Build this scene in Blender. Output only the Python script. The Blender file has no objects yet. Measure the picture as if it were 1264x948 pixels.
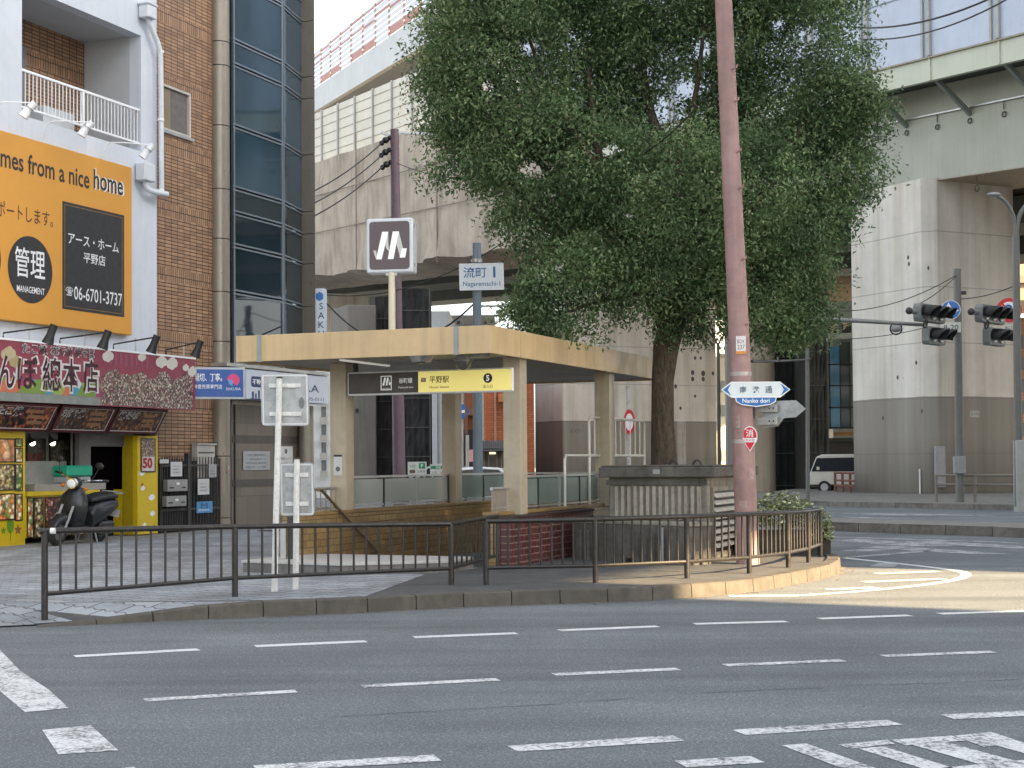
import bpy, bmesh, math, random
import numpy as np
from mathutils import Vector, Matrix
from mathutils.geometry import tessellate_polygon
random.seed(7)
C = bpy.context.scene.collection
SC = bpy.context.scene
# ---------------------------------------------------------------- camera model (used to measure the place)
F, CX, CY = 1900.0, 632.0, 520.25
HC = 1.7
RC = Matrix.Rotation(math.radians(91.5), 3, 'X') @ Matrix.Rotation(-0.0072, 3, 'Z')
EYE = Vector((0, 0, HC))
def ray(px, py): return RC @ Vector(((px-CX)/F, -(py-CY)/F, -1))
def G(px, py, z=0.0):
    d = ray(px, py); t = (z-HC)/d.z
    return EYE + d*t
def PD(px, py, D):
    d = ray(px, py); return EYE + d*(D/d.y)
ANG = math.radians(22.3)
class Frame:
    def __init__(s, o, rz=-ANG):
        s.o = Vector(o); s.rz = rz; s.R = Matrix.Rotation(rz, 3, 'Z')
    def w(s, u, v, z=0): return s.o + s.R @ Vector((u, v, z))
    def l(s, p): return s.R.transposed() @ (Vector(p)-s.o)
    def hit(s, px, py, axis, val):
        e = s.R.transposed() @ (EYE-s.o); d = s.R.transposed() @ ray(px, py)
        t = (val-e[axis])/d[axis]
        return e + d*t
# ---------------------------------------------------------------- materials
MC = {}
def lin(h):
    if not isinstance(h, str): return tuple(h)
    h = h.lstrip('#'); r = []
    for i in (0, 2, 4):
        c = int(h[i:i+2], 16)/255
        r.append(c/12.92 if c <= .04045 else ((c+.055)/1.055)**2.4)
    return tuple(r)
class NT:
    def __init__(s, name):
        s.m = bpy.data.materials.new(name); s.m.use_nodes = True
        s.t = s.m.node_tree; s.b = s.t.nodes['Principled BSDF']
        s.tc = s.t.nodes.new('ShaderNodeTexCoord')
    def n(s, t, **k):
        x = s.t.nodes.new('ShaderNode'+t)
        for a, b in k.items(): setattr(x, a, b)
        return x
    def l(s, a, b): s.t.links.new(a, b)
    def coords(s, scale=(1, 1, 1), rot=(0, 0, 0)):
        mp = s.n('Mapping'); mp.inputs['Scale'].default_value = scale; mp.inputs['Rotation'].default_value = rot
        s.l(s.tc.outputs['Object'], mp.inputs['Vector']); return mp.outputs['Vector']
    def noise(s, scale, detail=4, rough=.55, vec=None, dist=0):
        x = s.n('TexNoise'); x.inputs['Scale'].default_value = scale; x.inputs['Detail'].default_value = detail
        x.inputs['Roughness'].default_value = rough; x.inputs['Distortion'].default_value = dist
        s.l(vec if vec else s.tc.outputs['Object'], x.inputs['Vector']); return x.outputs['Fac']
    def ramp(s, fac, stops, interp='LINEAR'):
        x = s.n('ValToRGB'); x.color_ramp.interpolation = interp; e = x.color_ramp.elements
        while len(e) < len(stops): e.new(.5)
        for i, (p, c) in enumerate(stops):
            e[i].position = p
            e[i].color = (c, c, c, 1) if isinstance(c, (int, float)) else (*c, 1)
        s.l(fac, x.inputs['Fac']); return x.outputs['Color']
    def mix(s, fac, a, b, mode='MIX'):
        x = s.n('MixRGB'); x.blend_type = mode
        for i, v in ((0, fac), (1, a), (2, b)):
            if hasattr(v, 'is_linked') or hasattr(v, 'links'): s.l(v, x.inputs[i])
            elif i == 0: x.inputs[0].default_value = v
            else: x.inputs[i].default_value = (*v, 1) if not isinstance(v, (int, float)) else (v, v, v, 1)
        return x.outputs[0]
    def math(s, op, a, b=None):
        x = s.n('Math'); x.operation = op
        for i, v in ((0, a), (1, b)):
            if v is None: continue
            if hasattr(v, 'links'): s.l(v, x.inputs[i])
            else: x.inputs[i].default_value = v
        return x.outputs[0]
    def bump(s, h, strength=.3, dist=.01):
        x = s.n('Bump'); x.inputs['Strength'].default_value = strength; x.inputs['Distance'].default_value = dist
        s.l(h, x.inputs['Height']); s.l(x.outputs['Normal'], s.b.inputs['Normal'])
    def done(s, col, rough=.6, metal=0, spec=None):
        if hasattr(col, 'links'): s.l(col, s.b.inputs['Base Color'])
        else: s.b.inputs['Base Color'].default_value = (*col, 1)
        if hasattr(rough, 'links'): s.l(rough, s.b.inputs['Roughness'])
        else: s.b.inputs['Roughness'].default_value = rough
        s.b.inputs['Metallic'].default_value = metal
        if spec is not None: s.b.inputs['Specular IOR Level'].default_value = spec
        return s.m
def mat(name, col, rough=.6, metal=0, var=.12, scale=3, dirt=0, streak=0, bump=0, bscale=60, dirtcol=(.05, .045, .035), spec=None):
    """painted / plain surface with tone variation, dirt patches and rain streaks"""
    if name in MC: return MC[name]
    n = NT(name); c = lin(col)
    f = n.noise(scale, 5)
    base = n.mix(n.ramp(f, [(.3, 0.0), (.7, 1.0)]), tuple(x*(1-var) for x in c), tuple(min(1, x*(1+var*.6)) for x in c))
    if streak:
        v = n.coords((1, 1, .05))
        base = n.mix(n.math('MULTIPLY', n.ramp(n.noise(7, 4, .6, v), [(.48, 0.0), (.75, 1.0)]), streak), base, dirtcol)
    if dirt:
        base = n.mix(n.math('MULTIPLY', n.ramp(n.noise(scale*2.7+1.3, 7, .68), [(.47, 0.0), (.7, 1.0)]), dirt), base, dirtcol)
    if bump: n.bump(n.noise(bscale, 3), bump, .004)
    MC[name] = n.done(base, n.ramp(n.noise(scale*3, 3), [(.3, max(0, rough-.08)), (.7, min(1, rough+.1))]), metal, spec)
    return MC[name]
def emat(name, col, strength, tex=0):
    if name in MC: return MC[name]
    n = NT(name); c = lin(col); n.done(c, .4)
    e = c
    if tex:
        e = n.mix(n.ramp(n.noise(1.4, 3), [(.35, 0.0), (.75, 1.0)]), tuple(x*.72 for x in c), tuple(min(1.3, x*1.1) for x in c))
        n.l(e, n.b.inputs['Emission Color'])
    else: n.b.inputs['Emission Color'].default_value = (*c, 1)
    n.b.inputs['Emission Strength'].default_value = strength
    MC[name] = n.m; return n.m
def axes(n, plane):
    """2-D coordinates lying in a wall plane: 'yz' or 'xz' or 'xy' of the object's own space"""
    sp = n.n('SeparateXYZ'); n.l(n.tc.outputs['Object'], sp.inputs[0])
    cb = n.n('CombineXYZ'); m = {'x': 0, 'y': 1, 'z': 2}
    n.l(sp.outputs[m[plane[0]]], cb.inputs[0]); n.l(sp.outputs[m[plane[1]]], cb.inputs[1])
    return cb.outputs[0]
def brickmat(name, plane, c1, c2, mortar, bw, bh, ms=.006, offset=.5, bumpst=.5, rough=.55, dirt=.3, big=.25, soldier=None):
    if name in MC: return MC[name]
    n = NT(name); v = axes(n, plane)
    def br(w, h):
        x = n.n('TexBrick'); x.offset = offset
        n.l(v, x.inputs['Vector']); x.inputs['Scale'].default_value = 1
        x.inputs['Color1'].default_value = (*lin(c1), 1); x.inputs['Color2'].default_value = (*lin(c2), 1)
        x.inputs['Mortar'].default_value = (*lin(mortar), 1); x.inputs['Mortar Size'].default_value = ms
        x.inputs['Mortar Smooth'].default_value = .2; x.inputs['Brick Width'].default_value = w; x.inputs['Row Height'].default_value = h
        x.inputs['Bias'].default_value = 0
        return x
    b = br(bw, bh); col = b.outputs['Color']; fac = b.outputs['Fac']
    if soldier:
        b2 = br(bh, bw); z = n.n('SeparateXYZ'); n.l(v, z.inputs[0])
        per, wid = soldier
        md = n.math('MODULO', n.math('ADD', z.outputs[1], 50*per), per)
        k = n.math('LESS_THAN', md, wid)
        col = n.mix(k, col, b2.outputs['Color']); fac = n.mix(k, fac, b2.outputs['Fac'])
    col = n.mix(n.math('MULTIPLY', n.ramp(n.noise(1.1, 6, .65), [(.35, 0.0), (.75, 1.0)]), big), col, tuple(x*.45 for x in lin(c1)))
    col = n.mix(n.math('MULTIPLY', n.ramp(n.noise(14, 5, .7), [(.5, 0.0), (.75, 1.0)]), dirt), col, (.05, .045, .04))
    n.bump(n.math('SUBTRACT', 1.0, fac), bumpst, .006)
    MC[name] = n.done(col, rough); return MC[name]
def foodmat(name, plane, pal, scale=9, tint=1.0):
    """printed food photograph: packed rounded blobs in a few colours"""
    if name in MC: return MC[name]
    n = NT(name); v = axes(n, plane)
    vo = n.n('TexVoronoi'); n.l(v, vo.inputs['Vector']); vo.inputs['Scale'].default_value = scale
    hs = n.n('SeparateXYZ'); n.l(vo.outputs['Color'], hs.inputs[0])
    st = [(i/len(pal), tuple(x*tint for x in lin(p))) for i, p in enumerate(pal)]
    col = n.ramp(hs.outputs[0], st, 'CONSTANT')
    shade = n.ramp(vo.outputs['Distance'], [(0.0, 1.25), (.35, .9), (.75, .25)])
    col = n.mix(1.0, col, shade, 'MULTIPLY')
    col = n.mix(.5, col, n.ramp(n.noise(scale*5, 3), [(.3, .35), (.7, 1.3)]), 'MULTIPLY')
    MC[name] = n.done(col, .35); return MC[name]
# ---------------------------------------------------------------- mesh builder
class B:
    def __init__(s): s.bm = bmesh.new()
    def v(s, p): return s.bm.verts.new(Vector(p))
    def face(s, pts):
        try: return s.bm.faces.new([s.v(p) for p in pts])
        except ValueError: return None
    def box(s, x0, x1, y0, y1, z0, z1, M=None):
        P = [Vector((x, y, z)) for z in (z0, z1) for y in (y0, y1) for x in (x0, x1)]
        if M is not None: P = [M @ p for p in P]
        V = [s.v(p) for p in P]
        for f in ((0, 2, 3, 1), (4, 5, 7, 6), (0, 1, 5, 4), (2, 6, 7, 3), (0, 4, 6, 2), (1, 3, 7, 5)):
            s.bm.faces.new([V[i] for i in f])
        return s
    def bar(s, p0, p1, w, h=None, up=(0, 0, 1)):
        """square bar from p0 to p1"""
        p0 = Vector(p0); p1 = Vector(p1); h = h or w
        d = (p1-p0).normalized(); up = Vector(up)
        if abs(d.dot(up)) > .98: up = Vector((0, 1, 0))
        x = d.cross(up).normalized(); y = x.cross(d)
        V = [s.v(p+x*a*w/2+y*b*h/2) for p in (p0, p1) for a, b in ((-1, -1), (1, -1), (1, 1), (-1, 1))]
        for f in ((3, 2, 1, 0), (4, 5, 6, 7), (0, 1, 5, 4), (1, 2, 6, 5), (2, 3, 7, 6), (3, 0, 4, 7)):
            s.bm.faces.new([V[i] for i in f])
        return s
    def tube(s, pts, r, seg=10, caps=True):
        pts = [Vector(p) for p in pts]; R = r if isinstance(r, (list, tuple)) else [r]*len(pts)
        rings = []; x = None
        for i, p in enumerate(pts):
            a = pts[max(i-1, 0)]; b = pts[min(i+1, len(pts)-1)]; d = (b-a).normalized()
            if x is None:
                x = d.orthogonal().normalized()
            x = (x-d*x.dot(d)).normalized(); y = d.cross(x)
            rings.append([s.v(p+(x*math.cos(t)+y*math.sin(t))*R[i]) for t in [2*math.pi*k/seg for k in range(seg)]])
        for A, Bq in zip(rings, rings[1:]):
            for k in range(seg): s.bm.faces.new((A[k], A[(k+1) % seg], Bq[(k+1) % seg], Bq[k]))
        if caps:
            s.bm.faces.new(rings[0][::-1]); s.bm.faces.new(rings[-1])
        return s
    def cyl(s, p0, p1, r0, r1=None, seg=14): return s.tube([p0, p1], [r0, r0 if r1 is None else r1], seg)
    def ball(s, c, r, sc=(1, 1, 1), u=12, v=8):
        m = Matrix.Translation(Vector(c)) @ Matrix.Diagonal((r*sc[0], r*sc[1], r*sc[2], 1))
        bmesh.ops.create_uvsphere(s.bm, u_segments=u, v_segments=v, radius=1, matrix=m); return s
    def prism(s, pts, vec):
        """closed polygon extruded along vec"""
        vec = Vector(vec); a = [s.v(p) for p in pts]; b = [s.v(Vector(p)+vec) for p in pts]; n = len(a)
        s.bm.faces.new(a[::-1]); s.bm.faces.new(b)
        for i in range(n): s.bm.faces.new((a[i], a[(i+1) % n], b[(i+1) % n], b[i]))
        return s
    def torus(s, c, R, r, ax, a0=0, a1=2*math.pi, n=16, seg=8):
        ax = Vector(ax).normalized(); x = ax.orthogonal().normalized()
        if abs(ax.z) < .9: x = Vector((0, 0, 1)).cross(ax).normalized()
        y = ax.cross(x); c = Vector(c)
        full = abs(a1-a0-2*math.pi) < 1e-4
        pts = [c+(x*math.cos(a0+(a1-a0)*k/n)+y*math.sin(a0+(a1-a0)*k/n))*R for k in range(n+1)]
        return s.tube(pts, r, seg, caps=not full)
    def disc(s, c, r, X, Y, n=28, ry=None):
        c = Vector(c); X = Vector(X); Y = Vector(Y); ry = ry or r
        s.face([c+X*r*math.cos(2*math.pi*k/n)+Y*ry*math.sin(2*math.pi*k/n) for k in range(n)]); return s
    def bevel(s, w, seg=1):
        bmesh.ops.remove_doubles(s.bm, verts=s.bm.verts, dist=1e-5)
        es = [e for e in s.bm.edges if len(e.link_faces) == 2 and e.calc_face_angle(0) > .5]
        bmesh.ops.bevel(s.bm, geom=es, offset=w, segments=seg, affect='EDGES', clamp_overlap=True); return s
    def done(s, name, m, parent=None, smooth=False, label=None, bevel=0, kind=None, loc=None):
        if bevel: s.bevel(bevel)
        bmesh.ops.recalc_face_normals(s.bm, faces=s.bm.faces)
        me = bpy.data.meshes.new(name); s.bm.to_mesh(me); s.bm.free()
        if smooth:
            me.polygons.foreach_set('use_smooth', [True]*len(me.polygons))
            try: me.set_sharp_from_angle(angle=math.radians(40))
            except Exception: pass
        me.materials.append(m)
        o = bpy.data.objects.new(name, me); C.objects.link(o)
        if parent is not None: o.parent = parent
        if loc is not None: o.location = loc
        if label: o['label'] = label
        if kind: o['kind'] = kind
        return o
def thing(name, label, cat, loc=(0, 0, 0), rz=0, group=None):
    o = bpy.data.objects.new(name, None); C.objects.link(o); o.empty_display_size = .2
    o.location = loc; o.rotation_euler = (0, 0, rz); o['label'] = label; o['category'] = cat
    if group: o['group'] = group
    return o
def tag(o, label, cat, group=None):
    o['label'] = label; o['category'] = cat
    if group: o['group'] = group
    return o
def child_copy(o, parent, loc):
    c = o.copy(); C.objects.link(c); c.parent = parent; c.location = loc; return c
def dup(root, loc, rz, label=None, group=None):
    r = root.copy(); C.objects.link(r); r.location = loc; r.rotation_euler = (0, 0, rz)
    if label: r['label'] = label
    if group: r['group'] = group
    for ch in list(root.children):
        c = ch.copy(); C.objects.link(c); c.parent = r
        for g in list(ch.children):
            d = g.copy(); C.objects.link(d); d.parent = c
    return r
def text(parent, body, O, X, Y, m, w=None, h=None, bold=0.0, name='lettering', lift=.004, align='C', spacing=1.0):
    cu = bpy.data.curves.new('t', 'FONT'); cu.body = body; cu.offset = bold; cu.space_character = spacing; cu.resolution_u = 3
    ob = bpy.data.objects.new('t', cu); C.objects.link(ob)
    dg = bpy.context.evaluated_depsgraph_get(); me = bpy.data.meshes.new_from_object(ob.evaluated_get(dg))
    bpy.data.objects.remove(ob); bpy.data.curves.remove(cu)
    co = np.array([v.co[:] for v in me.vertices])
    if len(co) == 0: return None
    lo = co.min(0); hi = co.max(0); sw = hi[0]-lo[0]; sh = hi[1]-lo[1]
    kx = w/sw if w else None; ky = h/sh if h else None
    kx = kx or ky; ky = ky or kx
    X = Vector(X).normalized(); Y = Vector(Y).normalized(); N = X.cross(Y); O = Vector(O)
    x0 = (lo[0]+hi[0])/2 if align == 'C' else lo[0]
    for v in me.vertices:
        v.co = O + X*((v.co.x-x0)*kx) + Y*((v.co.y-(lo[1]+hi[1])/2)*ky) + N*lift
    me.name = name; me.materials.clear(); me.materials.append(m)
    o = bpy.data.objects.new(name, me); C.objects.link(o); o.parent = parent
    return o
def plate(parent, name, O, X, Y, w, h, m, t=.01, radius=0, lift=0):
    """flat rectangular (or rounded) plate centred at O, thickness t towards X x Y"""
    X = Vector(X).normalized(); Y = Vector(Y).normalized(); N = X.cross(Y); O = Vector(O)+N*lift
    b = B()
    if radius:
        P = []
        for cx, cy, a in ((1, 1, 0), (-1, 1, 90), (-1, -1, 180), (1, -1, 270)):
            for k in range(5):
                q = math.radians(a+k*22.5)
                P.append((cx*(w/2-radius)+radius*math.cos(q), cy*(h/2-radius)+radius*math.sin(q)))
    else: P = [(w/2, h/2), (-w/2, h/2), (-w/2, -h/2), (w/2, -h/2)]
    b.prism([O+X*x+Y*y for x, y in P], N*t)
    return b.done(name, m, parent)
def rim(parent, name, O, X, Y, w, h, m, t=.02, bw=.03, lift=0):
    X = Vector(X).normalized(); Y = Vector(Y).normalized(); N = X.cross(Y); O = Vector(O)+N*lift
    b = B()
    def bx(x0, x1, y0, y1):
        b.prism([O+X*x0+Y*y0, O+X*x1+Y*y0, O+X*x1+Y*y1, O+X*x0+Y*y1], N*t)
    bx(-w/2, w/2, h/2-bw, h/2); bx(-w/2, w/2, -h/2, -h/2+bw); bx(-w/2, -w/2+bw, -h/2+bw, h/2-bw); bx(w/2-bw, w/2, -h/2+bw, h/2-bw)
    return b.done(name, m, parent)
XW, ZW = Vector((1, 0, 0)), Vector((0, 0, 1)); YW = Vector((0, 1, 0))
# common paints
WHITE = mat('white_paint', (.72, .72, .70), .45, var=.06, dirt=.12)
WHITE2 = mat('white_clean', (.78, .79, .80), .4, var=.03)
BLACK = mat('black_paint', (.012, .012, .013), .45, var=.2)
DKMET = mat('dark_metal', (.035, .033, .032), .5, .0, var=.25, dirt=.2)
STEEL = mat('steel', (.45, .45, .44), .38, .7, var=.1)
GREYM = mat('grey_metal', (.30, .31, .31), .5, .3, var=.12, dirt=.15)
BLUE = mat('sign_blue', '#1464a8', .4, var=.06)
RED = mat('sign_red', '#c8202c', .45, var=.08)
# ================================================================= GROUND
def asphalt():
    n = NT('asphalt')
    f = n.noise(170, 3, .7); g = n.noise(.55, 5, .6); h = n.noise(38, 4, .6)
    col = n.ramp(f, [(.28, (.062, .072, .077)), (.5, (.136, .152, .160)), (.72, (.295, .318, .328))])
    vo = n.n('TexVoronoi'); vo.inputs['Scale'].default_value = 95; n.l(n.tc.outputs['Object'], vo.inputs['Vector'])
    hs = n.n('SeparateXYZ'); n.l(vo.outputs['Color'], hs.inputs[0])
    col = n.mix(n.math('MULTIPLY', n.ramp(hs.outputs[0], [(.86, 0.0), (.9, 1.0)]), .55), col, (.34, .34, .33))
    col = n.mix(.5, col, n.ramp(h, [(.3, .66), (.7, 1.3)]), 'MULTIPLY')
    v = n.coords((.09, 1.1, 1), (0, 0, math.radians(-21)))
    col = n.mix(.6, col, n.ramp(n.noise(1.3, 5, .6, v), [(.3, .72), (.7, 1.24)]), 'MULTIPLY')
    col = n.mix(.6, col, n.ramp(g, [(.3, .75), (.7, 1.2)]), 'MULTIPLY')
    lane = n.noise(.9, 3, .5, n.coords((.03, .85, 1), (0, 0, math.radians(-21.3))))
    col = n.mix(.75, col, n.ramp(lane, [(.36, .78), (.5, 1.02), (.66, 1.12)]), 'MULTIPLY')
    oil = n.noise(1.7, 5, .6); col = n.mix(n.math('MULTIPLY', n.ramp(oil, [(.62, 0.0), (.74, 1.0)]), .35), col, (.075, .078, .08))
    col = n.mix(.55, col, n.ramp(n.noise(58, 3, .7), [(.32, .30), (.5, .95), (.68, 1.85)]), 'MULTIPLY')
    n.bump(n.mix(.5, f, hs.outputs[0]), .55, .008)
    return n.done(col, .85, 0, .3)
ASPH = asphalt()
def paint_worn(name, col=(.74, .75, .74), wear=.5, sc=26):
    n = NT(name)
    f = n.noise(sc, 8, .78); g = n.noise(3.1, 4, .6)
    k = n.math('ADD', n.math('MULTIPLY', f, .75), n.math('MULTIPLY', g, .35))
    a = .55*wear+.27
    c = n.mix(n.ramp(k, [(a-.05, 0.0), (a+.05, 1.0)]), (.13, .133, .138), n.ramp(n.noise(60, 3), [(.3, tuple(x*.82 for x in col)), (.7, col)]))
    n.bump(f, .2, .004)
    return n.done(c, .7, 0, .3)
LINE1 = paint_worn('line_paint', wear=.34); LINE2 = paint_worn('line_paint_worn', wear=.45); LINE3 = paint_worn('line_paint_old', (.66, .67, .67), wear=.55)
B().face([(-250, -60, 0), (250, -60, 0), (250, 420, 0), (-250, 420, 0)])
b = B(); b.face([(-250, -60, 0), (250, -60, 0), (250, 420, 0), (-250, 420, 0)]); b.done('road', ASPH, kind='structure')

# outline of the station pavement, measured along the foot of its kerb
KP = [(47, 774.6), (110, 771.5), (183.5, 767.6), (290, 763), (400, 758.8), (500, 753.6), (590, 748.6), (700, 745), (800, 741.7), (880, 736), (925, 731.5), (962, 725.5), (1005, 717), (1028, 711), (1038, 704), (1038, 697)]
kerb_line = [G(x, y) for x, y in KP] + [Vector((5.15, 27.5, 0)), Vector((5.6, 33.0, 0))]
def resample(P, step):
    out = [P[0].copy()]; acc = 0
    for a, c in zip(P, P[1:]):
        L = (c-a).length; t = step-acc
        while t <= L: out.append(a+(c-a)*t/L); t += step
        acc = (acc+L) % step
    return out
def smooth_line(P, it=2):
    P = [Vector(p) for p in P]
    for _ in range(it):
        Q = [P[0]]
        for a, c in zip(P, P[1:]): Q += [a*.75+c*.25, a*.25+c*.75]
        P = Q+[P[-1]]
    return P
KS = smooth_line(kerb_line)
KR = resample(KS, .6)
KERBM = mat('kerb_concrete', (.092, .083, .069), .85, var=.3, scale=2.2, dirt=.75, streak=.55, bump=.5, bscale=90, dirtcol=(.055, .05, .04))
def kh(p):  # the kerb dips to the carriageway at its left end
    t = (p.x - KS[0].x)/1.9
    return .17*min(1, max(.06, t))
b = B()
for i, (a, c) in enumerate(zip(KR, KR[1:])):
    d = (c-a).normalized(); nrm = Vector((-d.y, d.x, 0)); L = (c-a).length
    g = .006; j = random.uniform(-.003, .003)
    a2 = a+d*g; c2 = c-d*g; w = .2
    ha, hc = kh(a)+j, kh(c)+j
    lo = [a2, c2, c2+nrm*w, a2+nrm*w]
    hi = [a2+nrm*.012+ZW*(ha-.012), c2+nrm*.012+ZW*(hc-.012), c2+nrm*w+ZW*hc, a2+nrm*w+ZW*ha]
    md = [a2+nrm*.03+ZW*ha, c2+nrm*.03+ZW*hc]
    V = [b.v(p) for p in lo]; W = [b.v(p) for p in hi]; U = [b.v(p) for p in md]
    f = b.bm.faces.new
    f((V[0], V[1], W[1], W[0])); f((W[0], W[1], U[1], U[0])); f((U[0], U[1], W[2], W[3]))
    f((V[2], V[3], W[3], W[2])); f((V[1], V[2], W[2], U[1], W[1])); f((V[3], V[0], W[0], U[0], W[3]))
b.done('kerb', KERBM, kind='structure')
SW = .15
FC = Frame((G(0, 673.7, SW).x, G(0, 673.7, SW).y, 0))          # the row of buildings: x = out of the wall, y = along it
FE = Frame((-.29, 22.0, 0))                                    # the station entrance: x = to its right, y = into depth
inner = []
for i, p in enumerate(KR):
    a = KR[max(0, i-1)]; c = KR[min(len(KR)-1, i+1)]; d = (c-a).normalized()
    inner.append(p+Vector((-d.y, d.x, 0))*.19)
SIDE = mat('pavement_asphalt', (.082, .084, .085), .9, var=.3, scale=3, dirt=.35, bump=.6, bscale=160, dirtcol=(.045, .042, .036))
# pavement with the stair hole
def tess(polys, z, b):
    P = [[Vector((p[0], p[1], 0)) for p in pl] for pl in polys]
    flat = [p for pl in P for p in pl]
    V = [b.v((p.x, p.y, z(p) if callable(z) else z)) for p in flat]
    for t in tessellate_polygon(P):
        try: b.bm.faces.new([V[i] for i in t])
        except ValueError: pass
def swz(p):
    if any((p.x-q.x)**2+(p.y-q.y)**2 < 1e-4 for q in inner): return max(.012, min(SW, kh(p)-.018))
    return SW
left = [Vector((-7.2, 15.2, .01)), Vector((-22, 12.6, .01))]
outer = [(p.x, p.y) for p in inner] + [(5.4, 33.4), (0, 37), (-3.2, 46), (-10, 62), (-34, 62), (-34, 22), (-22, 15.5), (-9, 17.0), (inner[0].x-.8, inner[0].y+1.0)]
hole = [FE.w(u, v) for u, v in ((-3.1, .25), (-.42, .25), (-.42, 8.2), (-3.1, 8.2))]
b = B(); tess([outer, [(p.x, p.y) for p in hole]], swz, b)
ramp_in = [Vector((inner[0].x, inner[0].y, .012)), Vector((-7.2, 15.4, .012)), Vector((-22, 12.6, .012)), Vector((-22, 15.5, SW)), Vector((-9, 17.0, SW)), Vector((inner[0].x-.8, inner[0].y+1.0, SW))]
b.face([ramp_in[0], ramp_in[1], ramp_in[4], ramp_in[5]]); b.face([ramp_in[1], ramp_in[2], ramp_in[3], ramp_in[4]])
b.done('sidewalk', SIDE, kind='structure')
# grey-blue interlocking blocks on the plaza
def paver():
    n = NT('interlocking_paving')
    v = n.coords((1, 1, 1), (0, 0, math.radians(28)))
    w = n.n('TexNoise'); w.inputs['Scale'].default_value = 5; n.l(v, w.inputs['Vector'])
    wv = n.n('TexWave'); wv.inputs['Scale'].default_value = 2.1; wv.wave_profile = 'TRI'; n.l(v, wv.inputs['Vector'])
    add = n.n('CombineXYZ'); n.l(n.math('MULTIPLY', wv.outputs['Fac'], .05), add.inputs[1])
    va = n.n('VectorMath'); va.operation = 'ADD'; n.l(v, va.inputs[0]); n.l(add.outputs[0], va.inputs[1])
    br = n.n('TexBrick'); n.l(va.outputs[0], br.inputs['Vector']); br.inputs['Scale'].default_value = 1
    br.inputs['Brick Width'].default_value = .42; br.inputs['Row Height'].default_value = .30; br.inputs['Mortar Size'].default_value = .014
    br.inputs['Color1'].default_value = (.27, .295, .325, 1); br.inputs['Color2'].default_value = (.37, .395, .425, 1); br.inputs['Mortar'].default_value = (.15, .15, .15, 1)
    col = n.mix(.8, br.outputs['Color'], n.ramp(n.noise(.8, 6, .62), [(.3, (.55, .53, .47)), (.62, (1.1, 1.1, 1.1))]), 'MULTIPLY')
    col = n.mix(.5, col, n.ramp(n.noise(45, 4, .7), [(.3, .6), (.7, 1.25)]), 'MULTIPLY')
    n.bump(n.math('SUBTRACT', 1.0, br.outputs['Fac']), .5, .006)
    return n.done(col, .8, 0, .3)
PAVE = paver()
pv = [inner[3]+Vector((0, .05, 0))]+inner[4:9]
pv = [p for p in inner if KS[0].x+2.3 < p.x < -1.35]
poly = [(p.x, p.y+.02) for p in pv]
q = FE.w(-.6, -1.0); poly += [(q.x, q.y), (FE.w(-3.0, -.2).x, FE.w(-3.0, -.2).y), (FE.w(-3.5, -.1).x, FE.w(-3.5, -.1).y), (FE.w(-3.5, 12).x, FE.w(-3.5, 12).y)]
q = FC.w(1.1, 13); poly += [(q.x, q.y)]
q = FC.w(1.1, -9); poly += [(q.x, q.y), (-22, 15.5), (-9, 17.0), (inner[0].x-.8, inner[0].y+1.0)]
b = B(); tess([poly], SW+.004, b)
b.done('paving', PAVE, kind='structure')
rp = [p+Vector((0, 0, .004)) for p in ramp_in]
b = B(); b.face([rp[0], rp[1], rp[4], rp[5]]); b.face([rp[1], rp[2], rp[3], rp[4]]); 
b.face([rp[5]]+[Vector((p.x, p.y, swz(p)+.012)) for p in (inner[0], inner[1], inner[2], inner[3], inner[4])])
b.done('paving_ramp', PAVE, kind='structure')
# concrete strip along the house fronts
b = B(); b.box(-2, 1.08, -9, 14, .1, SW+.012)
o = b.done('building_apron', mat('apron_concrete', (.24, .235, .22), .85, var=.2, dirt=.4, bump=.4), kind='structure'); o.location = FC.o; o.rotation_euler = (0, 0, FC.rz)
# ------------------------------------------------ painted markings
Z1 = .004
def dashes(name, segs, w, m):
    b = B()
    for x0, y0, x1, y1 in segs:
        p, q = G(x0, y0, Z1), G(x1, y1, Z1); d = (q-p).normalized(); nr = Vector((-d.y, d.x, 0))*w/2
        k = max(2, int((q-p).length/.1)); top = []; bot = []
        for i in range(k+1):
            c = p+(q-p)*i/k
            top.append(c+nr*random.uniform(.93, 1.06)); bot.append(c-nr*random.uniform(.93, 1.06))
        V = [b.v(t) for t in top]; W = [b.v(t) for t in bot]
        for i in range(k): b.bm.faces.new((W[i], W[i+1], V[i+1], V[i]))
    return b.done(name, m, kind='structure')
dashes('lane_marking', [(92, 810, 245, 801.5), (315, 797.5, 452, 791.5), (511, 786.5, 638, 781.5), (690, 778, 812, 773), (857, 770, 971, 767), (1011, 763.5, 1123, 759.5), (1160, 757.5, 1300, 753), (1350, 751, 1450, 747)], .17, LINE1)
dashes('lane_marking', [(178, 864, 366, 853), (447, 847, 615, 838.5), (684, 832.5, 837, 825.5), (895, 821, 1041, 815), (1090, 809.5, 1227, 804.5), (1280, 802, 1410, 797)], .15, LINE2)
dashes('lane_marking', [(315, 949, 540, 935), (632, 924, 838, 911), (912, 904, 1105, 891.5), (1170, 885, 1330, 877), (-60, 972, 190, 957), (840, 943, 935, 937)], .20, LINE2)
b = B()
for q in ([(-90, 748), (-55, 745), (25, 828), (60, 851), (85, 874), (31, 879), (0, 853)], [(52, 901), (112, 895), (146, 926), (72, 931)],
          [(90, 958), (165, 946), (215, 985), (120, 1000)]):
    b.face([G(x, y, Z1) for x, y in q])
b.done('crossing_marking', LINE2, kind='structure')
b = B()
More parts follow.
